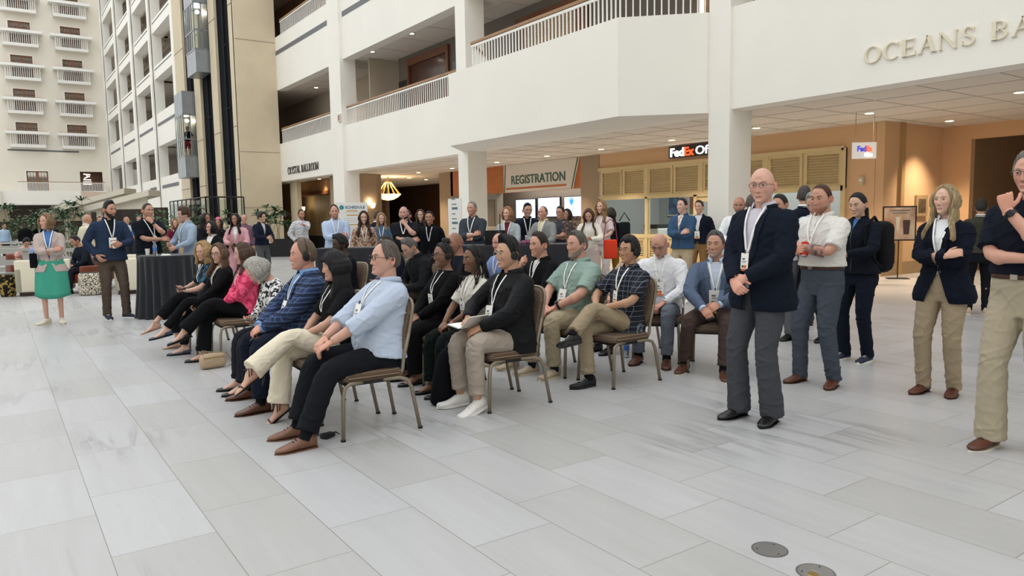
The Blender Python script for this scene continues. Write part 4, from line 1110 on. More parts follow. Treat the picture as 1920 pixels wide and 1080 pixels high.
    if st != 'bald':
        hm_ = hair_mat(hh['c'], hh.get('c2'))
        hb = hair_shell(P, Hm)
        if st in ('long', 'wavy', 'bob', 'longbangs', 'shortwoman', 'bangs'):
            if st != 'bangs' or hh.get('len'):
                ss = hair_strands(P, Hm, T)
                if lod == 0:
                    V, N, F = remesh(ss, .0065, 1); ss = MB(); ss.add(V, F)
                hb.add(ss.v, ss.f)
        if st == 'pony':
            c = Hm @ Vector((0, -.115, .02)); q = Hm @ Vector((0, -.10, -.02))
            for k in range(9):
                a = k*.7; o = Vector((math.cos(a)*.012, math.sin(a)*.008, 0)); hb.tube([Hm @ Vector((0, -.09, .03)) + o, c + o, q + o*1.5 + Vector((0, -.035, -.05)), q + o*2 + Vector((0, -.04, -.14)), q + o + Vector((0, -.03, -.27))], [.014, .016, .017, .013, .004], 7)
        if st == 'bun':
            for k in range(12):
                a = k*PI/6; cc_ = Vector((0, -.035, .138)); hb.tube([Hm @ (cc_ + Vector((math.cos(a+t)*.028, math.sin(a+t)*.028, .018*math.sin(3*t + a)))) for t in (0, .5, 1, 1.5)], .014, 7)
            hb.sphere(Hm @ Vector((0, -.035, .14)), .03, 10, 8)
        if st in ('braids', 'bun') and hh.get('braids', True):
            rs = random.Random(3)
            for k in range(hh.get('nb', 26)):
                a = R(70 + 220*k/26 + rs.uniform(-3, 3)); e = R(rs.uniform(-10, 30)); d = Vector((math.sin(a)*math.cos(e), math.cos(a)*math.cos(e), math.sin(e)))
                p0 = Hm @ Vector((d.x*.088, d.y*.105, d.z*.12)); L = hh.get('len', .38)*rs.uniform(.8, 1.1); pts = []
                for t in range(9):
                    f_ = t/8; out = Vector((d.x, d.y, 0))*(.02*f_ + .03*math.sin(min(1, f_*1.6)*PI/2)); out.y += (.05*f_ if d.y > -.1 else -.01*f_)
                    pts.append(p0 + out + Vector((.007*math.sin(f_*14 + k), .007*math.cos(f_*12 + k), -L*f_)))
                hb.tube(pts, [.0075]*6 + [.007, .006, .004], 6)
        hb.build('hair', hm_, root, 'all', fix=(lod == 0 or st != 'x'))
    # ---------- bottom
    bt = dict(dict(kind='trousers', m=fabric('33363c'), flare=1.0, tight=1.0), **(bottom or {}))
    hot = [tuple(Lg[s]['K']) for s in 'RL'] + [tuple(Lg[s]['A'] + Vector((0, 0, .05))) for s in 'RL'] + [tuple(Lg[s]['H'] + Vector((0, .05, -.03))) for s in 'RL']
    if bt['kind'] == 'trousers':
        tb = MB(); zt = bt.get('waist', .075)
        tb.loft([[Tp @ p for p in tring(P, z, .007, 24)] for z in (-.16, -.12, -.08, -.04, 0, .04, zt)])
        for sd in 'RL':
            l = Lg[sd]; kk = ak*bt['tight']
            hem = l['A'].lerp(l['K'], bt.get('crop', .0)) + (Vector((0, 0, -.035)) if not sit and not bt.get('crop') else Vector((0, 0, 0)))
            if sit and not bt.get('crop'): hem = l['A'].lerp(l['K'], .06)
            limb(tb, [l['H'] + (Vector((0, 0, -.02)) if not sit else Vector((0, .02, 0))), l['H'].lerp(l['K'], .5), l['K'], l['K'].lerp(hem, .5), hem], [.094*kk, .086*kk, .067*kk, .060*kk*(bt['flare']*.5+.5), .056*kk*bt['flare']], 16, 4)
        V, N, F = remesh(tb, vox, 2); V = folds(V, N, {0: .0045, 1: .0044, 2: .0035}[lod]*bt.get('fold', 1), 8, P['seed'], hot)
        P['trousers'] = mesh_obj('trousers', V, F, bt['m'], root)
        if bt.get('belt'):
            mb = MB(); rings = []
            for i in range(2):
                pass
            o1 = tring(P, zt - .012, .014, 40); o2 = tring(P, zt + .022, .012, 40); i2 = tring(P, zt + .022, .002, 40)
            mb.loft([[Tp @ p for p in q] for q in (tring(P, zt - .012, .002, 40), o1, o2, i2)], caps=False)
            bo = mb.build('belt', mat('belt_' + bt['belt'], bt['belt'], .45), root, 'all')
            f0 = tring(P, zt, 0, 40)[10]; fy = f0.y + .012
            MB().box(-.020, .020, fy, fy+.007, zt-.012, zt+.024, M=Tp).build('belt_buckle', mat('buckle', 'b8b2a4', .3, metal=.9), bo)
    elif bt['kind'] == 'skirt':
        tb = MB(); L = bt.get('len', .50); rings = []
        for k in range(9):
            f_ = k/8; z = .08 - f_*(L + .08); e = .020 + .042*f_**.8
            zz = max(z, -.10); r = tring(P, zz, e, 36); rr = []
            for j, p in enumerate(r):
                wv = .010*f_*math.sin(j*2*PI/36*7 + 1) ; nrm = Vector((p.x, p.y, 0)).normalized(); q = p + nrm*wv; q.z = z - (.05*f_*(math.sin(2*PI*j/36)**2) if bt.get('shirt_hem') else 0)
                rr.append(Tp @ q)
            rings.append(rr)
        tb.loft(rings); P['trousers'] = tb.build('skirt', bt['m'], root, 'all')
    # ---------- top
    tp = dict(dict(kind='shirt', m=fabric('dfe3ea'), sleeve='long', hem=-.02, e=.016, collar=True), **(top or {}))
    shot = [tuple(AR[s]['E']) for s in 'RL'] + [tuple(AR[s]['S'] + Vector((0, 0, -.08))) for s in 'RL'] + [tuple(T @ Vector((sx*.12, .02, .08))) for sx in (-1, 1)]
    def top_mesh(name, m, e, hem, sleeve, ztop, amp, arms_on=True, puff=1.0, cut=None, loose=0):
        mb = MB(); zs = [z for z in np.linspace(hem, ztop, 14)]
        rings = []
        for z in zs:
            ee = e + loose*math.exp(-((z-.03)/.12)**2)
            M_ = T
            if sit and z < .02: ee += .004
            if z < .02: ee += min(.034, (.02 - z)*(.26 if not sit else .1))
            rings.append([M_ @ p for p in tring(P, z, ee if z < .48 else ee*.75, 30)])
        mb.loft(rings)
        if arms_on:
            for sd in 'RL':
                a = AR[sd]; S0 = a['S'] + (T.to_3x3() @ Vector((-a['s']*.045, 0, .0)))
                r0 = .056*gm*ak + e*.75; 
                if sleeve == 'long': pts = [S0, a['S'], a['S'].lerp(a['E'], .35), a['E'], a['E'].lerp(a['W'], .5), a['W'].lerp(a['E'], .03)]; rr = [r0*.90, r0*1.0*puff, r0*1.0*puff, .047*gm*ak+e*.8, .043*gm*ak+e*.6, .031*gm*ak+e*.55]
                elif sleeve == 'roll': pts = [S0, a['S'], a['S'].lerp(a['E'], .35), a['E'], a['E'].lerp(a['W'], .45)]; rr = [r0*.95, r0*1.04, r0, .049*gm*ak+e*.8, .050*gm*ak+e*.6]
                elif sleeve == 'short': pts = [S0, a['S'], a['S'].lerp(a['E'], .4), a['S'].lerp(a['E'], .80)]; rr = [r0*.90, r0*1.0*puff, r0*1.0*puff, (.052*gm*ak+e*1.0)]
                elif sleeve == 'none': continue
                limb(mb, pts, rr, 14, 4)
        V, N, F = remesh(mb, vox, 2)
        V = folds(V, N, amp, 8.5, P['seed'] + 9, shot)
        me = bpy.data.meshes.new(name); me.from_pydata([tuple(v) for v in V], [], F); me.update()
        if cut:
            bm = bmesh.new(); bm.from_mesh(me); Ti = T.inverted()
            v0, z0, z1, wb, zb = cut      # half width at neck, z of closing point, then opens again to wb at zb
            planes = []
            for s in (-1, 1):
                planes.append((Vector((s*v0, 0, .54)), Vector((0, 0, z0))))
                if wb: planes.append((Vector((0, 0, z0)), Vector((s*wb, 0, zb))))
            for p, q in planes:
                n_ = (q - p).cross(Vector((0, 1, 0))).normalized()
                gm_ = [v for v in bm.verts]
                bmesh.ops.bisect_plane(bm, geom=bm.verts[:] + bm.edges[:] + bm.faces[:], plane_co=T @ p, plane_no=T.to_3x3() @ n_)
            dead = []
            for f in bm.faces:
                c = Ti @ f.calc_center_median()
                if c.y < .0 or c.z > .62: continue
                hw = np.interp(c.z, [zb if wb else z0 - .01, z0, .54], [wb if wb else 0, 0, v0]) if c.z <= .54 else v0
                if c.z < z0 and not wb: hw = 0
                if abs(c.x) < hw - 1e-5: dead.append(f)
            bmesh.ops.delete(bm, geom=dead, context='FACES'); bm.to_mesh(me); bm.free()
        me.materials.append(m); me.polygons.foreach_set('use_smooth', [True]*len(me.polygons))
        o = bpy.data.objects.new(name, me); COL.objects.link(o); o.parent = root
        if cut:
            so = o.modifiers.new('thick', 'SOLIDIFY'); so.thickness = .003; so.offset = -1
        return o
    amp = {0: .0056, 1: .0054, 2: .004}[lod]*tp.get('fold', 1)
    kd = tp['kind']; objs = []
    under = tp.get('under')
    if kd in ('blazer', 'jacket', 'cardigan'):
        u = dict(dict(m=fabric('eef0f2'), collar=True), **(under or {}))
        so = top_mesh('shirt', u['m'], .006, u.get('hem', .03), 'none', .515, amp*.4, arms_on=False); objs.append(so)
        if u.get('collar', True): collar(P, T, u['m'], h=.034, zt=.563)
        cut = tp.get('cut', (.075, .14, 0, .10, -.2))
        oo = top_mesh(kd, tp['m'], tp.get('e', .022), tp.get('hem', -.17), tp['sleeve'], .515, amp, cut=cut, loose=tp.get('loose', .006), puff=tp.get('puff', 1)); objs.append(oo)
        bv = BVHTree.FromPolygons(*_polys(objs))
        if kd == 'blazer':
            v0, z0 = cut[0], cut[1]
            for s in (-1, 1):
                pts = [(s*(v0*(z - z0)/(.54 - z0) + .016 + .012*math.sin(PI*min(1, (z-z0)/(.40-z0)))), z) for z in np.linspace(.50, z0, 12)]
                strip(P, pts, [.022, .040, .052, .030, .046, .040, .030, .018], bv, 'lapel', tp['m'], T, off=.004, th=.003)
            collar(P, T, tp['m'], e=.010, open_=50, h=.040, name='jacket_collar', zt=.545)
            if under and under.get('tie'):
                strip(P, [(0, z) for z in np.linspace(.50, .10, 10)], [.03, .028, .04, .05, .055, .06], bv, 'tie', under['tie'], T, off=.006, th=.004)
            if lod < 2:
                MB().sphere((0, 0, 0), .008, 8, 6).v
        elif kd == 'jacket' and tp.get('stand', True):
            collar(P, T, tp['m'], e=.008, open_=34, h=.055, name='jacket_collar', zt=.552)
            if lod < 2 and not cut[3]: strip(P, [(0, z) for z in np.linspace(cut[1], max(tp.get('hem', -.17), -.1), 12)], .012, bv, 'zip', mat('zip_dark', '2b2c30', .5), T, off=.002, th=.002)
    else:
        so = top_mesh({'shirt': 'shirt', 'polo': 'polo_shirt', 'tee': 'tee_shirt', 'blouse': 'blouse', 'sweater': 'sweater'}[kd], tp['m'], tp['e'], tp['hem'], tp['sleeve'], tp.get('ztop', .515), amp, loose=tp.get('loose', .008), puff=tp.get('puff', 1)); objs.append(so)
        if tp['collar'] and kd in ('shirt', 'polo'):
            collar(P, T, tp.get('cm', tp['m']), e=.004, h=.036)
            if lod < 2:
                bv = BVHTree.FromPolygons(*_polys(objs))
                strip(P, [(0, z) for z in np.linspace(.49, (.05 if kd == 'shirt' else .33), 12)], .026, bv, 'placket', tp.get('pm', tp['m']), T, off=.0015, th=.0025)
    bv = BVHTree.FromPolygons(*_polys(objs)); P['bvh'] = bv
    P['objs'] = objs
    tb_ = MB(); ee = tp['e'] + .012; lo_ = tp.get('loose', .008)
    if kd in ('blazer', 'jacket', 'cardigan'): ee = .016 if kd == 'blazer' and not lan_over(tp) else .034
    tb_.loft([[T @ p for p in tring(P, z, (ee if z < .47 else ee*.8) + lo_*math.exp(-((z-.03)/.12)**2), 30)] for z in np.linspace(-.18, .53, 20)]); tv = tb_.mesh('x'); 
    bvt = BVHTree.FromPolygons([v.co for v in tv.vertices], [tuple(p.vertices) for p in tv.polygons]); bpy.data.meshes.remove(tv); P['bvt'] = bvt
    # cuffs
    if tp.get('cuff') is not None:
        for sd in 'RL':
            a = AR[sd]; d = (a['W']-a['E']).normalized(); mb = MB(); mb.tube([a['W'] - d*.03, a['W'] + d*.012], .031*gm*ak + .004, 16); mb.build('cuff', tp['cuff'], root, True)
    # ---------- shoes
    shn = dict(dict(style='dress', m=mat('shoe_black', '1a1a1c', .35), sole=mat('sole_black', '141414', .6), sock=None), **(shoes or {}))
    if shn['style'] != 'none':
        for sd in 'RL':
            l = Lg[sd]; fa = R(l['fd'])*l['s']; 
            dv = Vector((math.sin(fa), math.cos(fa), 0)); up = Vector((0, 0, 1))
            if l['fp']:
                shin = (l['A'] - l['K']).normalized()
                if isinstance(l['fp'], tuple): dv = Vector(l['fp']).normalized(); up = -shin
                else: up = Matrix.Rotation(R(-l['fp']), 3, dv.cross(Vector((0, 0, 1)))) @ Vector((0, 0, 1)); dv = Matrix.Rotation(R(-l['fp']), 3, dv.cross(Vector((0, 0, 1)))) @ dv
            if shn['style'] in ('dress', 'sneaker', 'flat', 'boot'):
                foot(P, l['A'], dv, up, shn['style'], shn['m'], shn['sole'], l['s'])
            else:
                heel_shoe(P, l['A'], dv, up, shn['m'], shn.get('heel', True), skin)
            if shn['sock']:
                mb = MB(); sh = (l['K']-l['A']).normalized(); mb.tube([l['A'] - sh*.03, l['A'] + sh*.05, l['A'] + sh*.15], [.040, .039, .044], 14); mb.build('sock', shn['sock'], root, True)
    # ---------- lanyard and badge
    if lan is not None:
        L_ = dict(dict(c='f2f2f0', zb=.24, x=0.0, bw=.095, bh=.14, spread=.060, tilt=0), **lan)
        lm = mat('lanyard_' + L_['c'], L_['c'], .7)
        zb = L_['zb'] + (.07 if sit and L_['zb'] < .28 else 0)
        bvl = bv if (arms in ('down', 'lap', 'thigh', 'pocket') or (sit and zb > .12)) else bvt
        for s in (-1, 1):
            pts = [(s*L_['spread']*(1-t)**.9 + L_['x']*t + s*.004, .525*(1-t) + zb*t) for t in np.linspace(0, 1, 12)]
            strip(P, pts, .014, bvl, 'lanyard', lm, T, off=.006, th=.0015)
        if L_.get('badge', True):
            dd = T.to_3x3() @ Vector((0, -1, 0)); hT = bvl.ray_cast(T @ Vector((L_['x'], .6, zb - .005)), dd, 1.2)[0]; hB = bvl.ray_cast(T @ Vector((L_['x'], .6, zb - L_['bh'])), dd, 1.2)[0]; hC = bvl.ray_cast(T @ Vector((L_['x'], .6, zb - L_['bh']*.5)), dd, 1.2)[0]
            if hT is not None and hB is not None and (T.inverted() @ hB).y - (T.inverted() @ hT).y > .07: hB = None
            hit = None if hT is None else (hT if hB is None else (hT + hB)/2)
            if hit is not None and hB is None: hit = hit - (T.to_3x3() @ Vector((0, 0, L_['bh']*.5)))
            if hit is not None and hC is not None and hB is not None and (hC - hit).dot(-dd) > 0: hit = hit - dd*((hC - hit).dot(-dd))
            if hit is not None:
                up = (T.to_3x3() @ Vector((0, -.06, 1))).normalized() if hB is None else (hT - hB).normalized(); nn = -dd
                Mb = basis(hit + nn*.020, up, nn) @ Matrix.Rotation(R(L_['tilt']), 4, 'Z')
                bw, bh = L_['bw'], L_['bh']
                bo = MB().box(-bw/2, bw/2, -bh/2, bh/2, -.0015, .0015, M=Mb).build('badge', mat('badge_card', L_.get('card', 'f4f2ec'), .35), root)
                if lod < 2:
                    MB().box(-bw*.30, bw*.05, bh*.12, bh*.22, .0016, .0024, M=Mb).box(-bw*.30, bw*.28, bh*.02, bh*.05, .0016, .0024, M=Mb).box(-bw*.30, bw*.18, -bh*.04, -bh*.02, .0016, .0024, M=Mb).build('badge_print', mat('badge_ink', '6a7075', .6), bo)
                    mb = MB(); mb.box(-bw*.48, bw*.48, -bh*.49, -bh*.38, .0016, .0022, M=Mb); mb.lathe([(bw*.2, .0018), (bw*.2, .0024)], 12, M=Mb @ Matrix.Translation((bw*.12, -bh*.25, 0)))
                    mb.build('badge_stripe', mat('badge_orange', 'dd7a3c', .5), bo)
                    MB().lathe([(bw*.16, .0018), (bw*.16, .0026)], 10, M=Mb @ Matrix.Translation((-bw*.2, -bh*.24, 0))).build('badge_dot', mat('badge_green', '5d7f6c', .5), bo)
                MB().tube([(0, bh/2 - .004, 0), (0, bh/2 + .022, 0)], .005, 6, M=Mb).build('badge_clip', mat('clip_dark', '33353a', .4), bo)
    for ex in extras: ex(P)
    return P
def lan_over(tp): return tp.get('lan_over', False)
def _polys(objs):
    V = []; F = []
    for o in objs:
        k = len(V); V += [v.co.copy() for v in o.data.vertices]; F += [tuple(i + k for i in p.vertices) for p in o.data.polygons]
    return V, F
def heel_shoe(P, A, dv, up, m, heel, skin):
    root = P['root']; M = basis(A, dv, up) @ Matrix.Rotation(R(-34 if heel else -4), 4, 'X')
    mb = MB(); rings = []
    for y, hw, zt, zb in ((-.062, .014, -.01, -.05), (-.05, .026, .0, -.068), (-.02, .03, .03, -.074), (.02, .032, .018, -.072), (.06, .036, -.018, -.070), (.10, .041, -.036, -.070), (.135, .040, -.045, -.070), (.165, .030, -.052, -.069), (.182, .014, -.058, -.068)):
        rings.append([Vector((hw*math.copysign(abs(math.cos(t))**.8, math.cos(t)), y, (zt+zb)/2 + (zt-zb)/2*math.sin(t))) for t in [2*PI*k/12 for k in range(12)]])
    mb.loft(rings, M=M); fo = mb.build('foot', mat('foot_' + skin, skin, .5), root, 'all')
    s = MB(); out = []
    for k in range(24):
        t = 2*PI*k/24; c, q = math.cos(t), math.sin(t); yy = .06 + .132*q; ww = float(np.interp(yy, [-.07, -.04, 0, .1, .14, .192], [.016, .029, .026, .044, .042, .012])); out.append((math.copysign(abs(c)**.55*ww, c), yy))
    s.loft([[Vector((p[0], p[1], z)) for p in out] for z in (-.070, -.077)], M=M)
    so = s.build('sandal_sole', m, root)
    b = MB()
    b.tube([(-.040, .115, -.066), (-.03, .118, -.040), (0, .12, -.030), (.03, .118, -.040), (.040, .115, -.066)], .006, 6, M=M)
    b.tube([(-.036, .01, -.02), (-.03, -.03, .025), (0, -.045, .03), (.03, -.03, .025), (.036, .01, -.02)], .004, 6, M=M)
    b.tube([(-.033, .03, -.02), (-.032, -.005, .03), (0, .02, .042), (.032, -.005, .03), (.033, .03, -.02)], .004, 6, M=M)
    b.build('strap', m, so)
    if heel: MB().tube([M @ Vector((0, -.05, -.07)), M @ Vector((0, -.062, -.10)), M @ Vector((0, -.062, -.10)) + (basis(A, dv, up).to_3x3() @ Vector((0, .015, -.055)))], [.02, .010, .006], 8).build('heel', m, so)
# ================================================================== PEOPLE
def fc(x, y, off): return math.degrees(math.atan2(-y, -x)) + off      # off < 0 turns to the picture's left
F_ = fabric
WHITE = F_('eceef1'); NAVY = F_('1c2436'); BLACKF = F_('17181c'); KHAKI = F_('a3937b'); CHARC = F_('3b3e44'); CREAMF = F_('e6dcc6')
SH_BLK = dict(style='dress', m=mat('shoe_black', '17171a', .3, spec=.6), sole=mat('sole_black', '121212', .6))
SH_BRN = dict(style='dress', m=mat('shoe_brown', '5c3423', .38, spec=.5, var=.2, vscale=8), sole=mat('sole_brown', '4a3226', .6))
SH_TAN = dict(style='dress', m=mat('shoe_tan', '7a5541', .42, spec=.5, var=.2, vscale=8), sole=mat('sole_tan', '6b4d3b', .6))
SH_BRW = dict(style='dress', m=mat('shoe_brown', '5c3423', .38), sole=mat('sole_cream', 'd9d0bd', .6))
SN_WHT = dict(style='sneaker', m=mat('sneaker_white', 'e4e2dd', .6), sole=mat('sole_white', 'e8e6e2', .6))
SN_BLK = dict(style='sneaker', m=mat('sneaker_black', '1b1c1f', .7), sole=mat('sole_dark', '1d1e20', .6))
SN_BEI = dict(style='sneaker', m=mat('sneaker_beige', 'b5a48c', .7), sole=mat('sole_gum', 'd5c8b0', .6))
SN_NAV = dict(style='sneaker', m=mat('sneaker_navy', '22283a', .7), sole=mat('sole_white', 'e8e6e2', .6))
SOCKB = F_('1a1b20')
def with_(d, **k): q = dict(d); q.update(k); return q
def GL(c='1b1b1d', shape='rect', up=0, w=.0014): return lambda P: glasses(P, P['Hm'], c, shape, up, w)
def HP(mic=False): return lambda P: headphones(P, P['Hm'], mic)
def wmat(P):
    r = P['root']; return Matrix.Translation(r.location) @ r.rotation_euler.to_matrix().to_4x4() @ Matrix.Scale(P['sc'], 4)
def watch(side, c='17181b', metal=False):
    def f(P):
        a = P['AR'][side]; d = (a['W'] - a['E']).normalized(); mb = MB(); r = .0305*(1 if P['g'] == 'm' else .92)*(P['w']*.6+.4)
        mb.tube([a['W'] - d*.045, a['W'] - d*.022], r + .002, 16)
        o = mb.build('watch_strap', mat('strap_' + c, c, .4, metal=.8 if metal else 0), P['root'], True)
        nrm = a['Mh'].to_3x3() @ Vector((0, 0, 1)); M = basis(a['W'] - d*.034 + nrm*(r + .001), d, nrm)
        MB().rbox(-.017, .017, -.019, .019, -.002, .009, .006, M=M).build('watch_face', mat('watch_glass', '0e1116', .15), o)
    return f
def held(P, side, name, label, cat, fn, off=(0, .05, -.03), rot=None, group=None):
    # a thing of its own, placed where the hand closes on it
    Mw_ = wmat(P) @ P['AR'][side]['Mh'] @ Matrix.Translation(off)
    if rot: Mw_ = Mw_ @ rot
    t = thing(name, label, cat, Mw_.translation, 0, group); t.rotation_euler = Mw_.to_euler(); fn(t); return t
def phone_fn(t):
    MB().rbox(-.036, .036, -.075, .075, -.004, .004, .004).build('case', mat('phone_case', '1c1d21', .4), t)
    MB().box(-.033, .033, -.071, .071, .0041, .0045).build('screen', mat('phone_screen', '3c424b', .1, spec=.7), t)
def up_phone(label): 
    return lambda P, s='R': held(P, s, 'phone', label, 'phone', phone_fn, (0, .065, -.035), Matrix.Rotation(R(180), 4, 'Y'))
def cup_fn(c='efece6', r=.036, h=.10, lid=True):
    def f(t):
        MB().lathe([(r*.75, -h/2), (r*.78, -h/2), (r, h/2), (r*.94, h/2), (r*.75, -h/2 + .004)], 18).build('cup_body', mat('cup_' + c, c, .5), t, True)
        if lid: MB().lathe([(r*1.05, h/2 - .004), (r*1.05, h/2 + .004), (r*.8, h/2 + .010), (.002, h/2 + .010)], 18).build('lid', mat('cup_lid', 'f4f3f0', .4), t, True)
    return f
def lapel_badge(P): pass
def crossed(u='L', g=(.08, .46), k=(-.0, .44, None), a=(.02, .70, .30), fd=(0, .9, -.35), kz=.11, pelz=.56):
    o = 'R' if u == 'L' else 'L'
    return {o: (None, (g[0], g[1], .085), 5), u: ((k[0], k[1], pelz + kz), a, 0, fd)}

# ---------- seated, first row
def front_row():
    P = person('man in pale blue shirt and dark glasses seated at the near end of front row', 2.24, 4.90, 177, 1.82, pose='sit', w=1.24, belly=.02, lean=-9, lod=0, skin='c9967f', look=(2, 2, 0),
           head=dict(style='high', c='4b3d33', c2='6a625c', fw=1.02, browc='4a3a2e', hk=1.25, jowl=.4), top=dict(kind='shirt', sleeve='roll', m=F_('bdcade'), hem=.0, loose=.02, cuff=None),
           bottom=dict(m=F_('202228'), belt='6e4a38', flare=1.12), legs={'L': (None, (-.25, .61, .085), 6), 'R': (None, (.04, .58, .085), 6)}, shoes=with_(SH_TAN, sock=SOCKB),
           arms={'L': ((-.10, .37, .135), 'S', (-1, -.6, .15), (-.1, .5, 1), .35, dict(dir=(.35, .75, -.5))), 'R': ((.07, .36, .14), 'S', (1, -.6, .2), (0, .5, 1), .4, dict(dir=(-.4, .7, -.5)))},
           lan=dict(zb=.34, x=.03, spread=.07, bh=.15, bw=.10), extras=[GL('1d1d1f', w=.0022)])
    Ml = P['M']; bvt = P['bvt']
    hit, nrm, _, _ = P['bvh'].ray_cast(Ml @ Vector((-.105, .6, .31)), Ml.to_3x3() @ Vector((0, -1, 0)), 1.0)
    if hit: 
        Mb = basis(hit + Vector((0, .006, 0)), Ml.to_3x3() @ Vector((0, 0, 1)), Ml.to_3x3() @ Vector((0, 1, 0)))
        MB().box(-.02, .02, -.012, .004, 0, .002, M=Mb).sphere((.004, .006, 0), (.014, .012, .002), 10, 6, M=Mb).build('shirt_emblem', mat('emblem', 'c9bd52', .6), P['root'])
    P = person('seated woman with black fringe hair, black top and crossed cream trousers in the front row', 2.15, 5.44, 177, 1.66, g='f', w=1.08, pose='sit', lean=-3, lod=0, skin='c4937b', look=(-2, -6, 0),
           head=dict(style='bangs', c='17161a', len=.19, lip='a06060', front=64), top=dict(kind='blouse', m=F_('1b1b1f'), collar=False, sleeve='short', hem=-.02), bottom=dict(m=CREAMF, flare=1.55, crop=.06), 
           legs={'R': (None, (-.02, .52, .12), 5), 'L': ((-.06, .45, .70), (-.16, .78, .43), 0, (-.12, .95, .05))}, shoes=dict(style='heels', m=mat('sandal_black', '16151a', .35), sole=None, heel=True),
           arms={'R': ((.05, .27, .13), 'S', (1, -.5, .1), (.4, -.1, -.8), .5), 'L': ((-.05, .30, .13), 'S', (-1, -.5, .1), (-.4, -.1, -.8), .5)}, lan=dict(zb=.22, badge=False), extras=[HP(), watch('L'), lambda P: held(P, 'R', 'phone', 'dark phone held by the woman with black fringe hair and cream trousers', 'phone', phone_fn, (0, .08, -.03), Matrix.Rotation(R(200), 4, 'Y'))])
    person('seated heavy man with thinning hair, headphones and a blue plaid jacket in the front row', 2.10, 6.0, 177, 1.82, pose='sit', w=1.28, belly=.05, lean=-2, lod=0, skin='c98f79', look=(0, -2, 0),
           head=dict(style='high', c='7c6a58', c2='5a4d40', fw=1.08, jowl=.8, hk=1.3, browc='7a6450'), top=dict(kind='blazer', m=plaid('2b3754', '4b5f86', 9, 9, .8, .98, '232d45'), under=dict(m=F_('7fa6d6')), cut=(.085, .10, 0, .14, -.1), hem=-.08, cuff=F_('7fa6d6')),
           bottom=dict(m=F_('1d2436')), legs={'R': (None, (.30, .40, .085), 8), 'L': (None, (-.22, .44, .085), 6)}, shoes=with_(SH_BRN, sock=SOCKB), arms={'R': ((.07, .36, .12), 'S', (1, -.5, .1), (.3, .3, .8), .5), 'L': ((-.07, .36, .12), 'S', (-1, -.5, .1), (-.3, .3, .8), .5)},
           lan=dict(zb=.24, spread=.06), extras=[HP(), lambda P: held(P, 'R', 'phone', 'phone on the knee of the man in the blue plaid jacket', 'phone', phone_fn, (0, .08, -.035), Matrix.Rotation(R(180), 4, 'Y'))])
    person('seated grey haired woman bending over her phone beyond the blue plaid jacket', 2.12, 6.62, 177, 1.62, g='f', pose='sit', lean=16, lod=1, skin='c79a84', look=(0, -38, 0),
           head=dict(style='shortwoman', c='c6c3bc', c2='9a978f', len=.05), top=dict(kind='blouse', m=blotch('e6e6e4', '26282c', 30), collar=False), bottom=dict(m=F_('2c2e36')), arms='phone', shoes=dict(style='flat', m=SH_BLK['m'], sole=SH_BLK['sole']),
           extras=[lambda P: held(P, 'R', 'phone', 'slim phone held out by the bending grey haired woman', 'phone', phone_fn, (0, .08, -.03), Matrix.Rotation(R(180), 4, 'Y'))])
    person('seated woman with shoulder length brown hair and a pink swirled blouse, front row', 2.25, 8.32, 178, 1.68, g='f', pose='sit', lean=-3, lod=0, skin='c99c86', look=(-4, -12, 0),
           head=dict(style='long', c='5d4636', c2='3a2a20', len=.17, front=58, lip='9a5a55'), top=dict(kind='blouse', m=blotch('ea5c80', 'c4385e', 7, .48, .53, dist=3), collar=False, puff=1.25), bottom=dict(m=F_('17181c'), flare=1.5),
           legs=crossed('L', (.06, .50), (-.03, .42), (-.05, .78, .30), (0, .95, -.3)), shoes=dict(style='flat', m=SH_BLK['m'], sole=SH_BLK['sole']),
           arms={'R': ((.03, .24, .10), 'S', (1, -.5, .1), (.2, .2, 1), .4), 'L': ((-.04, .28, .11), 'S', (-1, -.5, .1), (-.2, .2, 1), .45)}, lan=dict(zb=.22, badge=False))
    person('seated woman with round glasses, beige top and black sleeves beside the pink blouse', 2.14, 8.9, 178, 1.64, g='f', pose='sit', lean=0, lod=0, skin='caa08a', look=(38, -5, 0),
           head=dict(style='long', c='7b5f48', c2='4c382a', len=.22, front=60, lip='a5605a'), top=dict(kind='cardigan', m=F_('1a1b1f'), under=dict(m=F_('cdbfa8'), collar=False), cut=(.10, .02, .02, .12, -.1), hem=-.06, e=.018), bottom=dict(m=F_('17181c'), tight=.88, crop=.08),
           legs=crossed('L', (.06, .48), (-.01, .43), (-.02, .72, .30), (0, .97, -.18)), shoes=dict(style='flat', m=mat('flat_blue', '2b3648', .45, var=.4, vscale=60, c2='4a5468'), sole=SH_BLK['sole']), arms='lap', lan=dict(zb=.22, badge=False), extras=[GL('202022', 'round', w=.0018), HP()])
    person('seated blonde woman with thin glasses and a dark patterned blouse holding a phone', 2.14, 9.46, 178, 1.67, g='f', pose='sit', lean=4, lod=0, skin='c99a86', look=(34, -6, 0),
           head=dict(style='shortwoman', c='c9a877', c2='94744c', len=.10, lip='a5605a'), top=dict(kind='blouse', m=blotch('1d222b', '2f5f78', 14, .55, .58), collar=False, sleeve='short'), bottom=dict(m=F_('191a1f'), crop=.25, flare=1.3),
           legs=crossed('L', (.0, .44), (-.05, .45), (-.07, .70, .34), (0, .97, -.2)), shoes=dict(style='heels', m=mat('sandal_silver', 'b9a692', .35, metal=.3), sole=None, heel=False),
           arms={'R': ((.04, .32, .20), 'S', (1, -.5, -.1), (.4, -.1, -.8), .45), 'L': ((-.07, .32, .17), 'S', (-1, -.5, -.1), (-.4, -.1, -.8), .45)}, lan=dict(zb=.22, badge=False),
           extras=[GL('b5a28c', 'rect', w=.0010), watch('L', 'b5b2ac', True), lambda P: held(P, 'R', 'phone', 'silver phone held by the seated blonde woman', 'phone', phone_fn, (0, .09, -.02), Matrix.Rotation(R(180), 4, 'Y'))])
front_row()
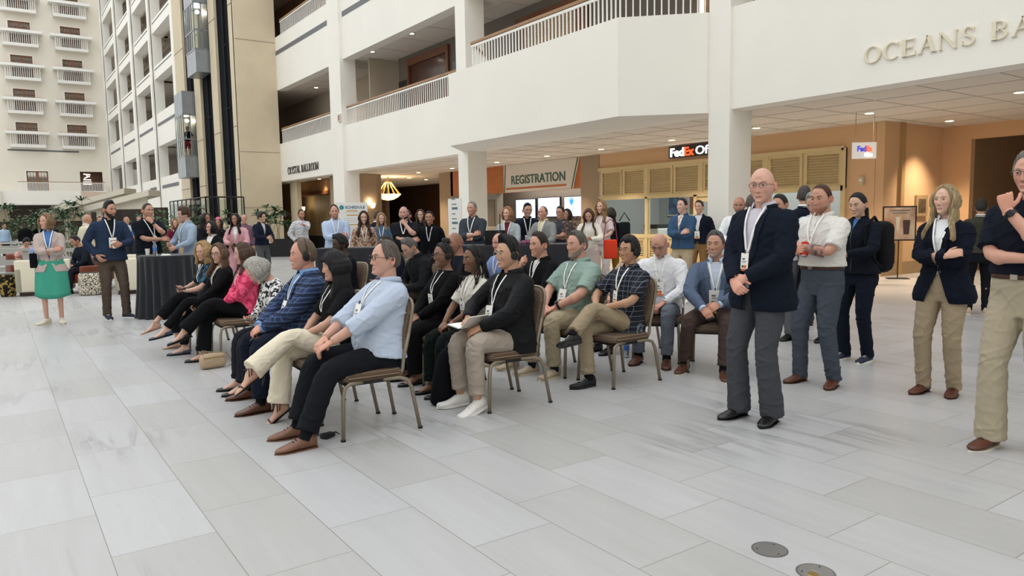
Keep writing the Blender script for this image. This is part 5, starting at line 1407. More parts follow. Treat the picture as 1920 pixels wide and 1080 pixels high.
# ---------- second row
def second_row():
    P = person('seated man with black hair, wire glasses and black hooded jacket, notebook on his lap', 3.40, 4.87, 177, 1.80, pose='sit', w=1.24, belly=.03, lean=-1, lod=0, skin='bd8f72', look=(2, -2, 0),
           head=dict(style='quiff', c='131316', fw=1.07, jowl=.5, hk=1.05, nose=.85), top=dict(kind='jacket', m=F_('1c1d21', rough=.6), under=dict(m=F_('141417'), collar=False), cut=(.055, .34, 0, 0, 0), hem=-.10, loose=.02), bottom=dict(m=F_('a89c90'), tight=.98, crop=.10),
           legs={'L': (None, (-.17, .42, .10), 10, 14), 'R': (None, (.10, .42, .09), 4)}, shoes=with_(SN_WHT), arms={'R': ((.10, .34, .17), 'S', (1, -.5, .1), (.2, .3, .9), .6), 'L': ((-.10, .34, .12), 'S', (-1, -.5, .1), (-.1, .6, .7), .35)},
           lan=dict(zb=.20, x=.02, bh=.14, bw=.095, tilt=8), extras=[GL('b9b3a6', 'round', w=.0012), HP(), watch('L', 'cfc8be')])
    def note(t):
        MB().box(-.075, .075, -.105, .105, -.004, .004, M=Matrix.Rotation(R(-8), 4, 'Y') @ Matrix.Translation((.078, 0, 0))).build('page', mat('paper', 'efeeea', .7), t)
        MB().box(-.075, .075, -.105, .105, -.004, .004, M=Matrix.Rotation(R(42), 4, 'Y') @ Matrix.Translation((-.078, 0, 0))).build('cover', mat('paper_back', 'dedbd2', .7), t)
        MB().tube([(0, -.11, 0), (0, .11, 0)], .006, 8).build('spine', mat('spine_black', '1d1d20', .5), t)
    t = thing('notebook', 'open white notebook on the lap of the man in the black hooded jacket', 'notebook', (3.02, 4.90, .64), R(100)); note(t)
    person('seated woman with long black braids, headphones and a white short sleeved jacket', 3.42, 5.44, 177, 1.64, g='f', pose='sit', lean=-1, lod=0, skin='7b5540', look=(2, 0, 0),
           head=dict(style='braids', c='15110f', len=.36, lip='7d4540', iris='1a100b'), top=dict(kind='jacket', m=F_('dad6cb'), sleeve='short', under=dict(m=F_('e8e5dc'), collar=False), cut=(.05, .30, 0, 0, 0), stand=False, hem=-.04), bottom=dict(m=F_('17221f'), flare=1.3),
           legs={'L': (None, (-.12, .42, .085), 6), 'R': (None, (.08, .44, .085), 6)}, shoes=dict(style='flat', m=SH_BLK['m'], sole=SH_BLK['sole']), arms='lap', lan=dict(zb=.22), extras=[HP(), watch('L', 'c98f86')])
    P = person('seated woman with a braided bun, dark glasses, headset and a long black cardigan', 3.45, 6.02, 177, 1.68, g='f', w=1.28, pose='sit', lean=-2, lod=0, skin='8c6350', look=(0, -2, 0),
           head=dict(style='bun', c='1b1513', len=.16, nb=10, fw=1.05, lip='a8706a', jowl=.5), top=dict(kind='cardigan', m=F_('111114'), under=dict(m=F_('17171a'), collar=False), cut=(.07, .20, 0, .06, -.1), hem=-.12, loose=.02), bottom=dict(m=F_('121215'), flare=1.3),
           legs={'L': (None, (-.14, .40, .085), 6), 'R': (None, (.10, .40, .085), 6)}, shoes=dict(style='flat', m=SH_BLK['m'], sole=SH_BLK['sole']), arms='lap', lan=dict(zb=.22, x=.0, bh=.13), extras=[GL('3a2a24', 'rect', w=.002), HP(True)])
    person('seated man with grey cropped hair and a dark zip jacket, bending over his phone', 4.4, 8.15, 178, 1.78, pose='sit', lean=14, lod=1, skin='b98d76', look=(4, -30, 0), head=dict(style='side', c='6d6a66', c2='3f3d3b', beard=.5, bc='8d8781', hk=.7),
           top=dict(kind='jacket', m=F_('202329'), under=dict(m=F_('2b2f36')), cut=(.045, .30, 0, 0, 0)), bottom=dict(m=F_('463d38')), legs=crossed('L', (.08, .44), (.0, .42), (.08, .70, .36), (0, .9, -.3)), arms='phone', shoes=SH_BRN,
           extras=[lambda P: held(P, 'R', 'phone', 'phone in the hands of the bending man with grey cropped hair', 'phone', phone_fn, (0, .08, -.03), Matrix.Rotation(R(180), 4, 'Y'))])
    person('seated man in a navy suit, tie and thin glasses, reading down', 4.55, 9.25, 178, 1.76, pose='sit', lean=8, lod=1, skin='b58b74', look=(4, -26, 0), head=dict(style='high', c='2f2622', hk=.8, beard=.35, bc='3a2c26'),
           top=dict(kind='blazer', m=F_('1b2238'), under=dict(m=WHITE, tie=F_('222a3e')), cut=(.075, .14, 0, .1, -.2)), bottom=dict(m=F_('1b2238')), arms='phone', shoes=SH_BLK, lan=dict(zb=.22), extras=[GL('5b4c40', 'rect', w=.001)])
    person('seated dark skinned man with short afro hair, dark jacket and lanyard', 3.75, 9.1, 182, 1.77, pose='sit', lean=4, lod=1, skin='4a3328', look=(-4, -10, 0), head=dict(style='afro', c='0e0d0e', hk=.55, beard=.7, bc='120e0c'),
           top=dict(kind='jacket', m=F_('1d2028'), under=dict(m=stripes('8e8c8a', 'a9a7a3', 30, 'X'), collar=False), cut=(.09, .0, 0, .1, -.1), stand=False), bottom=dict(m=CHARC), arms='lap', shoes=SH_BLK, lan=dict(zb=.22, badge=False))
    person('seated bald man in a dark navy jacket behind the woman with the braided bun', 4.55, 7.6, 178, 1.8, pose='sit', lod=1, w=1.12, skin='9c6e58', look=(2, -8, 0), head=dict(style='bald', stub='6a4a3c', stubk=.35), top=dict(kind='sweater', m=F_('1c222f'), collar=False), bottom=dict(m=CHARC), arms='lap', shoes=SH_BLK)
    person('seated bald man with headset and pale blue shirt before the long black table', 5.15, 7.55, 186, 1.76, pose='sit', lod=1, skin='c9917b', look=(0, -8, 0), head=dict(style='bald', stub='b48a78', stubk=.3), top=dict(kind='shirt', m=F_('7f95c4')), bottom=dict(m=CHARC), arms='lap', shoes=SH_BLK, lan=dict(zb=.22, badge=False), extras=[HP(True)])
    person('seated man with short brown hair and black half zip, chin resting on his hand', 4.62, 6.02, 178, 1.82, pose='sit', w=1.1, lod=1, lean=2, skin='c6927c', look=(0, -3, 0), head=dict(style='short', c='33251d', hk=.9), top=dict(kind='jacket', m=F_('17181c'), under=dict(m=WHITE, collar=False), cut=(.05, .36, 0, 0, 0)), bottom=dict(m=KHAKI), arms='lap', shoes=SN_BEI, lan=dict(zb=.22, badge=False),
           arms_k={'R': ((.10, .20, .46), 'T', (.6, .6, -1), (.3, 1, .2), .85)})
    person('seated man with grey hair, trimmed beard and a sage green polo shirt', 4.62, 5.46, 178, 1.84, pose='sit', w=1.28, belly=.03, lean=-1, lod=0, skin='c8917b', look=(0, -2, 0), head=dict(style='side', c='6b6661', c2='45413e', hk=.75, beard=.8, bc='8f857c', fw=1.05, bth=.007),
           top=dict(kind='polo', sleeve='short', m=F_('93aaa1'), hem=-.10), bottom=dict(m=F_('a79a80')), legs={'L': (None, (-.14, .40, .085), 14), 'R': (None, (.12, .46, .085), 5)}, shoes=with_(SN_BEI, sock=F_('2a2f3c')), arms={'L': ((-.08, .34, .12), 'S', (-1, -.5, .2), (-.1, .4, 1), .4), 'R': ((.08, .34, .12), 'S', (1, -.5, .2), (0, .4, 1), .4)}, lan=dict(zb=.20, bh=.15, bw=.10), extras=[watch('L')])
    P = person('seated man with black hair, headset, dark checked short sleeved shirt and crossed khaki legs', 4.66, 4.87, 180, 1.74, pose='sit', lean=-8, lod=0, skin='b58566', look=(4, 0, 0), head=dict(style='mop', c='17161a', hk=.75, nose=.95, browc='17161a'),
           top=dict(kind='shirt', sleeve='short', m=plaid('1d2029', '6e7480', 7, 7, .965, .995), hem=-.10, loose=.02), bottom=dict(m=F_('9c8d74'), flare=1.15),
           legs={'R': (None, (-.02, .46, .085), 6), 'L': ((.02, .42, .71), (-.12, .70, .53), 0, (-.1, .95, .0))}, shoes=with_(SN_BLK, sock=SOCKB), arms={'L': ((-.02, .26, .17), 'S', (-1, -.5, .1), (-.2, .3, 1), .4), 'R': ((.06, .30, .16), 'S', (1, -.5, .2), (0, .3, 1), .4)}, lan=dict(zb=.22, bw=.05, bh=.11), extras=[GL('7d6b5c', 'rect', w=.0012), HP()])
    person('seated person with wavy auburn hair and a beige coat, mostly hidden behind the checked shirt', 5.85, 6.0, 182, 1.68, g='f', pose='sit', lod=1, skin='c39379', look=(0, -6, 0), head=dict(style='shortwoman', c='8a5a3c', len=.08), top=dict(kind='sweater', m=F_('b8a78c'), collar=False), bottom=dict(m=CHARC), arms='lap', shoes=SH_BLK)
    person('seated bald man in a white shirt with glasses pushed up on his forehead', 5.72, 5.42, 214, 1.82, pose='sit', w=1.1, lean=3, lod=0, skin='c48f79', look=(-6, -28, 0), head=dict(style='bald', stub='b08474', stubk=.3, beard=.4, bc='a58d7c', fw=1.03),
           top=dict(kind='shirt', m=F_('e9eaee'), hem=.0, loose=.02), bottom=dict(m=F_('686d78'), belt='4a3326'), legs={'L': (None, (-.13, .50, .085), 10), 'R': (None, (.16, .40, .085), 14)}, shoes=with_(SH_BRN, sock=SOCKB), arms='lap', lan=dict(zb=.22, bh=.14), extras=[GL('2a2224', 'round', up=.062, w=.0018), watch('L', 'b0aca4', True)])
    person('seated man with grey hair and a blue blazer, hands around a small case', 5.74, 4.72, 216, 1.80, pose='sit', w=1.06, lean=8, lod=0, skin='b9866c', look=(-14, 4, 0), head=dict(style='side', c='6c6a68', c2='3c3a39', hk=.9, beard=.45, bc='8b8580', browc='4a4542'),
           top=dict(kind='blazer', m=F_('5a6880', weave=.5, scale=120), under=dict(m=F_('c9d4e6')), cut=(.085, .08, 0, .12, -.1), hem=-.10, cuff=F_('b9c9e6')), bottom=dict(m=F_('4a3c38')), legs={'L': (None, (-.10, .52, .085), 12), 'R': (None, (.26, .30, .085), 18)}, shoes=with_(SH_BRW, sock=SOCKB),
           arms={'L': ((-.05, .40, .14), 'S', (-1, -.4, .2), (-.3, .5, .7), .5), 'R': ((.09, .42, .10), 'S', (1, -.4, .2), (.3, .5, .7), .5)}, lan=dict(zb=.20, bh=.16, bw=.11), extras=[watch('L', 'a9a49a', True),
             lambda P: held(P, 'R', 'glasses_case', 'small black case in the hands of the man in the blue blazer', 'case', lambda t: MB().rbox(-.03, .03, -.06, .06, -.018, .018, .012).build('case_shell', mat('case_black', '17171a', .6), t, True) and MB().box(-.031, .031, -.061, .061, -.002, .002).build('zip', mat('clip_dark', '33353a', .4), t), (0, .07, -.04))])
second_row()
# ---------- standing, near
def standing_near():
    person('tall bald older man in navy blazer and glasses standing with hands clasped', 4.49, 3.28, 178, 1.84, w=1.14, belly=.02, lod=0, skin='cf9a85', look=(22, -4, 0), head=dict(style='bald', stub='c4a08e', stubk=.35, browc='a08c7c', fw=1.04, jowl=.5, lip='a86a60'),
           top=dict(kind='blazer', m=F_('1c2334'), under=dict(m=stripes('d9d5de', 'b9b4c6', 60, 'X', .5, .7), hem=-.02), cut=(.085, .12, 0, .05, -.2), hem=-.17, e=.024), bottom=dict(m=F_('484a50'), flare=1.35), shoes=SH_BLK, legs={'L': (None, (-.10, .0, .085), 18), 'R': (None, (.14, .05, .085), 6)}, lan=dict(zb=.22, bw=.06, bh=.12),
           arms={'R': ((.02, .27, .03), 'T', (1, -.6, -.2), (.1, .9, .4), .6, dict(dir=(-.75, .35, -.45))), 'L': ((-.06, .25, .06), 'T', (-1, -.6, -.2), (-.1, .9, .4), .5, dict(dir=(.75, .35, -.5)))}, extras=[GL('3a3230', 'rect', w=.0015)])
    P = person('standing man with reddish beard and white polo shirt holding a red can, tattooed forearm', 5.84, 3.66, 172, 1.76, w=1.14, belly=.012, lod=0, skin='c08a72', look=(10, -8, 0), head=dict(style='buzz', c='5b3526', beard=.7, bc='6b4130', beardk='chin', fw=1.04, browc='5a3828'),
           top=dict(kind='polo', sleeve='short', m=F_('e2e0da'), hem=.088, loose=.022), bottom=dict(m=F_('4a505c'), belt='4a2e22', tight=1.02), shoes=SH_BRN, legs={'L': (None, (-.13, -.02, .085), 25), 'R': (None, (.16, .06, .085), 2)},
           arms={'L': ((.02, .27, .26), 'T', (-.9, -.1, -.6), (.0, 1, .3), .35, dict(dir=(.9, .1, -.1))), 'R': ((.06, .25, .21), 'T', (.9, -.1, -.8), (.2, 1, .3), .6, dict(dir=(-.7, .4, .3)))}, lan=dict(zb=.28, badge=False))
    a = P['AR']['L']; mb = MB(); d = (a['W']-a['E']); 
    mb.tube([a['E'] + d*.18, a['E'] + d*.4, a['E'] + d*.85], [.049, .0495, .034], 16); mb.build('tattoo', mat('tattoo_ink', 'c08a72', .55, var=.55, vscale=30, c2='4c454c'), P['root'], True)
    held(P, 'R', 'drink_can', 'red and white can held by the man in the white polo shirt', 'can', lambda t: (MB().lathe([(.024, -.062), (.032, -.055), (.033, .05), (.026, .06)], 18).build('can_body', stripes('c0392b', 'e9e4de', 3, 'X', .75, .8), t, True), MB().lathe([(.026, .060), (.026, .064)], 18).build('can_top', mat('can_metal', 'c9c9cc', .3, metal=.9), t)), (-.01, .075, -.042), Matrix.Rotation(R(90), 4, 'Y'))
    person('standing woman with a long dark ponytail in a navy jacket wearing the black backpack', 7.06, 4.03, 176, 1.71, g='f', w=1.1, lod=0, skin='c9a086', look=(4, -12, 0), head=dict(style='pony', c='15151a', lip='b07060'), top=dict(kind='jacket', m=F_('1a1f2d'), under=dict(m=F_('4f78b4'), collar=False), cut=(.04, .40, 0, 0, 0), hem=-.04), bottom=dict(m=F_('1c2334')), shoes=dict(style='sneaker', m=mat('sneaker_navy', '22283a', .7), sole=mat('sole_white', 'e8e6e2', .6)), arms='phone',
           arms_k={'R': ((.05, .30, .16), 'T', (1, -.5, -.4), (.4, -.1, -.8), .5), 'L': ((-.06, .30, .16), 'T', (-1, -.5, -.4), (-.4, -.1, -.8), .5)})
    person('standing woman with long straight blonde hair, navy blazer over white shirt and khaki trousers', 6.28, 2.86, 182, 1.71, g='f', w=1.12, lod=0, skin='d0a48c', look=(-8, 3, 0), head=dict(style='long', c='c2ab82', c2='7d6a4a', len=.27, front=62, lip='b0645c'), top=dict(kind='blazer', m=F_('191e30'), under=dict(m=F_('eef0f3'), hem=.02), cut=(.06, .10, .01, .11, -.2), hem=-.17), bottom=dict(m=F_('a3937a'), belt='4a3022', tight=.98), shoes=SH_BRN,
           legs={'L': (None, (-.10, -.02, .085), 14), 'R': (None, (.11, .05, .085), 8)}, arms='cross', lan=dict(zb=.22, bw=.09, bh=.07))
    person('man in navy shirt and light khaki trousers, fist at his mouth, black wristband', 5.20, 1.88, 172, 1.86, w=1.12, lod=0, skin='c79078', look=(6, -2, 0), head=dict(style='short', c='8f8a84', c2='5c5854', fw=1.03), top=dict(kind='polo', sleeve='short', m=F_('1b2130'), hem=.088), bottom=dict(m=F_('b0a58f'), belt='4a2e22', flare=1.35, tight=1.05), shoes=with_(SH_BRW), legs={'L': (None, (-.14, -.05, .085), 20), 'R': (None, (.10, .12, .085), 2)},
           arms={'L': ((.0, .24, .46), 'T', (-.5, .5, -1), (-.35, 1, .2), .9, dict(dir=(.25, -.1, .95))), 'R': ((-.10, .20, .19), 'T', (1, .1, -.7), (0, .9, .4), .4)}, extras=[GL('2a2a2c', 'rect', w=.0016), watch('L')])
    person('standing man with dark cropped hair, white shirt and grey trousers behind the blazer man', 7.62, 5.3, 178, 1.74, lod=1, skin='bb8a70', look=(0, -12, 0), head=dict(style='short', c='26201e', hk=.7), top=dict(kind='shirt', m=F_('e6e8ec'), hem=.0), bottom=dict(m=F_('6b6c72')), shoes=SH_BLK, arms='hold')
    person('standing man with thick white hair looking down, behind the white polo shirt', 7.80, 4.98, 180, 1.76, lod=0, skin='c4917b', look=(8, -24, 0), head=dict(style='side', c='b9b7b2', c2='85837f', hk=1.0, browc='9c9a96'), top=dict(kind='shirt', m=F_('dfe2e6')), bottom=dict(m=F_('2c2e34')), shoes=SH_BLK, arms='hold')
    person('standing man in a dark blazer with grey hair turned away, white collar showing', 8.72, 5.75, 58, 1.86, lod=1, skin='b98a72', look=(-22, 0, 0), head=dict(style='short', c='4f4a46', c2='2c2927', hk=.8), top=dict(kind='blazer', m=F_('1c2334'), under=dict(m=WHITE)), bottom=dict(m=CHARC), shoes=SH_BLK, arms='hold')
    person('standing bearded man with a shaved head and white shirt beside the big column', 8.76, 6.80, 210, 1.77, lod=1, skin='b98169', look=(0, -14, 0), head=dict(style='bald', stub='8a6654', stubk=.4, beard=.95, bc='4a3226', bth=.008), top=dict(kind='shirt', m=F_('eceef0')), bottom=dict(m=CHARC), shoes=SH_BLK, arms='hold')
    person('man in light blue shirt, half hidden by the blazer man and big column', 8.42, 6.35, 20, 1.77, lod=1, skin='b98169', look=(0, 0, 0), head=dict(style='short', c='6a6058', hk=.7), top=dict(kind='shirt', m=F_('7fb2ea')), bottom=dict(m=CHARC), shoes=SH_BLK, arms='hold')
    person('standing man in an olive jacket behind the blonde woman, facing away', 11.5, 4.78, 30, 1.66, lod=1, skin='b08066', head=dict(style='short', c='2a241f'), top=dict(kind='jacket', m=F_('3c3b30'), cut=(.05, .36, 0, 0, 0)), bottom=dict(m=F_('1d1f26')), shoes=SN_BEI, arms='hold')
standing_near()
# ---------- standing behind the seats
def crowd():
    def f(x, y, o): return fc(x, y, o)
    PP = {}
    PP['denim'] = person('young man with crossed arms in a blue denim jacket before the shop windows', 9.58, 8.60, f(9.6, 8.6, -28), 1.78, w=1.1, lod=1, skin='caa08c', look=(-10, 4, 0), head=dict(style='short', c='33261f'), top=dict(kind='jacket', m=F_('3c5878', weave=.5), under=dict(m=blotch('e4e2de', 'c9a08c', 20), collar=False), cut=(.06, .24, 0, .0, 0), hem=-.04), bottom=dict(m=F_('b7a588'), belt='2a2a2c'), arms='cross', shoes=SN_WHT)
    person('young man in a navy blazer and tan trousers behind the denim jacket', 11.05, 9.5, f(11.1, 9.5, -20), 1.77, lod=1, skin='c89a84', look=(-4, 0, 0), head=dict(style='short', c='3c2a20'), top=dict(kind='blazer', m=F_('1e2536'), under=dict(m=F_('d9dde4')), cut=(.075, .05, 0, .1, -.2)), bottom=dict(m=F_('86653f'), belt='c9c4b8'), arms='down', shoes=SH_BRN, lan=dict(zb=.22))
    P = person('standing woman with long auburn hair and white cardigan looking down, red bag beside her', 8.63, 9.92, f(8.6, 9.9, -6), 1.67, g='f', lod=1, skin='c99a84', look=(0, -30, 0), head=dict(style='long', c='6a4430', c2='3c2418', len=.30, front=58), top=dict(kind='cardigan', m=F_('ece6d8'), under=dict(m=F_('efece4'), collar=False), cut=(.07, .05, 0, .08, -.2)), bottom=dict(kind='skirt', m=F_('c9b8b4'), len=.75), arms='phone', shoes=SN_WHT, lan=dict(zb=.2, badge=False), arms_k={'R': ((.05, .30, .20), 'T', (1, -.5, -.4), (.4, -.1, -.8), .5), 'L': ((-.06, .30, .20), 'T', (-1, -.5, -.4), (-.4, -.1, -.8), .5)})
    t = thing('shoulder_bag', 'bright red orange shoulder bag hanging beside the woman in the white cardigan', 'bag', (8.86, 9.62, .74), R(-40))
    MB().rbox(-.12, .12, -.04, .04, 0, .34, .03).build('bag_body', F_('e0452c'), t, True); MB().tube([(-.12, 0, .34), (-.08, .02, .62), (0, .02, .70), (.08, .02, .62), (.12, 0, .34)], .010, 6).build('strap', F_('8a4a52'), t, True)
    person('standing woman with wavy blonde hair and a pale pink top behind the white cardigan', 9.38, 10.42, f(9.4, 10.5, -24), 1.80, g='f', lod=1, skin='cda28c', head=dict(style='wavy', c='b08c5e', c2='7a5a38', len=.22), top=dict(kind='blouse', m=F_('dccaca'), collar=False, sleeve='short'), bottom=dict(m=F_('e4dcd8'), flare=1.4), arms='hold', shoes=SN_WHT, lan=dict(zb=.2, badge=False))
    person('woman with dark hair, dark top and mustard trousers facing the shop, bag on her arm', 9.98, 10.81, 60, 1.66, g='f', lod=1, skin='b98a72', head=dict(style='bob', c='3a2c24', len=.14), top=dict(kind='sweater', m=F_('1f2330'), collar=False), bottom=dict(m=F_('96702f'), flare=1.2), arms='down', shoes=SH_BLK)
    t = thing('shoulder_bag', 'dark grey bag hanging from the shoulder of the woman in mustard trousers', 'bag', (10.10, 10.56, .95), R(-40))
    MB().rbox(-.11, .11, -.06, .06, 0, .42, .05).build('bag_body', F_('23262c'), t, True); MB().tube([(-.1, 0, .44), (0, .02, .60), (.1, 0, .44)], .012, 6).build('strap', F_('23262c'), t, True)
    person('man with glasses in a grey short sleeved polo before the monitors', 8.86, 10.99, f(8.9, 11, -30), 1.70, lod=1, skin='bd8a72', head=dict(style='short', c='33251d'), top=dict(kind='polo', sleeve='short', m=F_('44474e'), under=None), bottom=dict(m=CHARC), arms='cross', extras=[GL('2a2a2c', 'rect')])
    person('dark haired person mostly hidden behind the man in the grey short sleeved polo', 9.92, 12.08, f(9.9, 12, -30), 1.66, g='f', lod=2, skin='b07e66', head=dict(style='bob', c='2a1e18', len=.1), top=dict(kind='sweater', m=F_('5b4a40'), collar=False), arms='down')
    person('man with receding hair, grey wool blazer and tan trousers holding papers', 7.98, 10.38, f(8, 10.4, -34), 1.70, w=1.08, lod=1, skin='c48f7a', head=dict(style='fringe', c='7a6a5c', stub='b08a78'), top=dict(kind='blazer', m=F_('8f9290', weave=.5, scale=120), under=dict(m=F_('e6d9ae'), collar=True)), bottom=dict(m=F_('a79a80')), arms='hold', shoes=SH_BRN, lan=dict(zb=.22, badge=False))
    person('man with black hair and glasses in a navy zip jacket with a white badge', 8.05, 10.98, f(8.0, 11, 4), 1.76, w=1.08, lod=1, skin='bd8f76', look=(12, -4, 0), head=dict(style='quiff', c='17171a', hk=.7, fw=1.05), top=dict(kind='jacket', m=F_('1a2236'), under=dict(m=F_('15161a')), cut=(.07, .26, 0, 0, 0), lan_over=True), bottom=dict(m=CHARC), arms='clasp', lan=dict(zb=.22, bw=.11, bh=.12), extras=[GL('2a2a2c', 'rect')])
    person('woman with short ginger hair, pale grey cardigan and maroon top behind the long table', 7.50, 10.80, f(7.5, 10.8, -12), 1.69, g='f', w=1.12, lod=1, skin='d0a08c', look=(-14, 2, 0), head=dict(style='shortwoman', c='b8855a', c2='8a5f3c', len=.05), top=dict(kind='cardigan', m=F_('b4bcc0'), under=dict(m=F_('6a2a38'), collar=False), cut=(.07, .04, .0, .1, -.2)), bottom=dict(m=CHARC), arms='clasp', lan=dict(zb=.22, badge=False))
    person('man with short grey hair and crossed arms in a charcoal shirt before the pale column', 6.96, 11.11, f(7, 11.1, -22), 1.80, w=1.1, lod=1, skin='c08c76', look=(-12, 2, 0), head=dict(style='short', c='9c9a96', c2='6c6a66', hk=.7), top=dict(kind='polo', m=F_('3d434c'), sleeve='roll', hem=.02, loose=.02), bottom=dict(m=F_('54565a')), arms='cross', lan=dict(zb=.26, bw=.11, bh=.13))
    person('young man with short dark hair in a black blazer and black shirt', 6.50, 11.85, f(6.6, 12, -14), 1.64, w=1.1, lod=1, skin='b07c5e', head=dict(style='short', c='15151a', fw=1.04), top=dict(kind='blazer', m=F_('191b22'), under=dict(m=F_('15161a')), cut=(.08, .12, 0, .05, -.2)), bottom=dict(m=CHARC), arms='down', lan=dict(zb=.22, badge=False))
    person('woman with long straight brown hair and a dark top behind the black blazer', 7.3, 13.7, f(7.1, 13.4, -6), 1.70, g='f', lod=1, skin='c39a84', head=dict(style='long', c='4a3426', len=.3), top=dict(kind='blouse', m=F_('26262c'), collar=False), arms='down')
    P = person('bald man with a big dark beard and black polo, hand at his mouth', 5.96, 11.80, f(6, 11.8, -8), 1.74, w=1.28, belly=.03, lod=1, skin='c49482', look=(-4, -2, 0), head=dict(style='bald', stub='7a6a60', stubk=.4, beard=1, bc='2c2622', bth=.018, fw=1.04), top=dict(kind='polo', sleeve='short', m=F_('24262c'), hem=-.02), bottom=dict(m=F_('8f866c')), arms='chinL', lan=dict(zb=.3, badge=False))
    person('man with a dark beard in a thin striped white shirt behind the bald bearded man', 6.9, 13.5, f(6.9, 13.5, -30), 1.70, lod=2, skin='b98a72', head=dict(style='short', c='26201c', beard=.9, bc='2a221e'), top=dict(kind='shirt', m=stripes('eceae6', '8a8c92', 10, 'Z', .8, .85)), arms='down')
    person('woman with wavy blonde hair and a denim coloured blouse beside the floral blouse', 6.45, 13.8, f(6.4, 13.5, -2), 1.65, g='f', lod=1, skin='cfa28e', look=(4, -10, 0), head=dict(style='wavy', c='b59468', c2='7e6040', len=.18), top=dict(kind='blouse', m=F_('55708f'), collar=False), arms='down', lan=dict(zb=.22, badge=False))
    person('man in a dark suit turned away behind the wavy blonde woman', 7.05, 15.32, f(7, 15.3, 130), 1.70, lod=2, skin='b98a72', head=dict(style='short', c='5a4636'), top=dict(kind='blazer', m=F_('1f2430'), under=dict(m=WHITE)), arms='down')
    person('woman with long dark curly hair and a floral blouse with a lanyard', 5.55, 12.62, f(5.6, 12.6, 2), 1.67, g='f', lod=1, skin='cfa490', look=(0, -6, 0), head=dict(style='wavy', c='4a3024', c2='2c1c14', len=.30), top=dict(kind='blouse', m=blotch('c9b29a', '8a5a4c', 26, .5, .53, '4a5a6a'), collar=False), bottom=dict(m=CHARC), arms='down', lan=dict(zb=.22, badge=False))
    P = person('smiling man in a light blue shirt with crossed arms and black elbow braces', 5.15, 12.98, f(5.1, 13, 2), 1.80, w=1.1, lod=1, skin='c8957e', look=(2, -6, 8), head=dict(style='high', c='5a3a28', beard=.7, bc='6a4a34', beardk='chin'), top=dict(kind='shirt', m=F_('b9cbe8'), hem=-.02), bottom=dict(m=CHARC), arms='cross', lan=dict(zb=.24, badge=False))
    for sd in 'RL':
        a = P['AR'][sd]; d = a['W']-a['E']; MB().tube([a['E'] + d*.35, a['E'] + d*.65], .056, 12).build('arm_brace', F_('1c1d21'), P['root'], True)
    P = person('man with glasses and a beard in a pale patterned shirt pointing sideways', 6.52, 18.77, f(6.5, 18.8, 24), 1.80, lod=1, skin='bd866e', head=dict(style='short', c='5a3c2a', beard=.8, bc='5a3c2a'), top=dict(kind='shirt', m=blotch('d9dade', '9fa4ac', 40)), bottom=dict(m=F_('23283a')), arms={'L': ((.1, .42, .40), 'T', (-.6, -.3, -.8), (-.3, .3, 1), .9, dict(point=True)), 'R': ((.2, .1, .0), 'T', (1, -1, 0), None, .3)}, extras=[GL('2a2a2c', 'rect')])
    P = person('young man in navy hooded top and grey trousers holding a cup by the planter', 5.37, 18.34, f(5.4, 18.3, 38), 1.74, lod=1, skin='c49a80', look=(16, -2, 0), head=dict(style='mop', c='1f1a1a', hk=.8), top=dict(kind='jacket', m=F_('252c42'), under=dict(m=F_('c9c9cc'), collar=False), cut=(.06, .2, 0, 0, 0)), bottom=dict(m=F_('55575a')), arms='hold', extras=[GL('8a7a6a', 'rect')])
    held(P, 'L', 'paper_cup', 'white lidded cup held by the young man in the navy hooded top', 'cup', cup_fn(), (0, .07, -.05), Matrix.Rotation(R(90), 4, 'Y'))
    P = person('woman with long black hair and a pink blazer holding a dark phone', 4.07, 15.56, f(4.1, 15.6, -18), 1.68, g='f', w=1.1, lod=1, skin='a87a60', look=(-10, -4, 0), head=dict(style='long', c='17131a', len=.24), top=dict(kind='blazer', m=F_('dba6ae'), under=dict(m=F_('f0eeec'), collar=False)), bottom=dict(m=F_('dba6ae')), arms='hold')
    held(P, 'L', 'tablet', 'small dark tablet held by the woman in the pink blazer', 'tablet', lambda t: (MB().box(-.10, .10, -.07, .07, -.005, .005).build('case', mat('phone_case', '1c1d21', .4), t), MB().box(-.09, .09, -.06, .06, .005, .006).build('screen', mat('phone_screen', '3c424b', .1), t)), (0, .08, -.04), Matrix.Rotation(R(90), 4, 'X'))
    person('older man with greying hair behind the woman in the pink blazer', 5.31, 19.6, f(5.3, 19.6, 10), 1.70, lod=2, skin='c08c76', head=dict(style='fringe', c='a09a92'), top=dict(kind='shirt', m=F_('7a6070')), arms='down')
    P = person('woman with short black hair and round glasses holding a clear cup by the high table', 3.02, 13.1, f(3.0, 13.1, -38), 1.52, g='f', w=1.12, lod=1, skin='c79a80', look=(-14, 6, 0), head=dict(style='bob', c='141318', len=.05, lip='b05a50'), top=dict(kind='jacket', m=F_('1a1b20'), under=dict(m=F_('e9e7e4')), cut=(.08, .06, 0, .06, -.2), stand=False), bottom=dict(m=F_('1d1e24')), arms='hold', extras=[GL('a0524a', 'round', w=.0022)], arms_k={'R': ((.02, .30, .36), 'T', (1, -.3, -.8), (.3, .8, .3), .6)})
    held(P, 'L', 'plastic_cup', 'clear plastic cup in the hand of the woman with short black hair', 'cup', cup_fn('c9cdd0', .042, .12, False), (0, .07, -.05), Matrix.Rotation(R(90), 4, 'Y'))
    person('woman with long dark hair in profile behind the man in the light blue button shirt', 3.54, 15.94, f(3.5, 15.9, 40), 1.70, g='f', lod=2, skin='a87458', head=dict(style='long', c='17141a', len=.2), top=dict(kind='blazer', m=F_('23242c'), under=dict(m=F_('3a3a40'))), arms='hold')
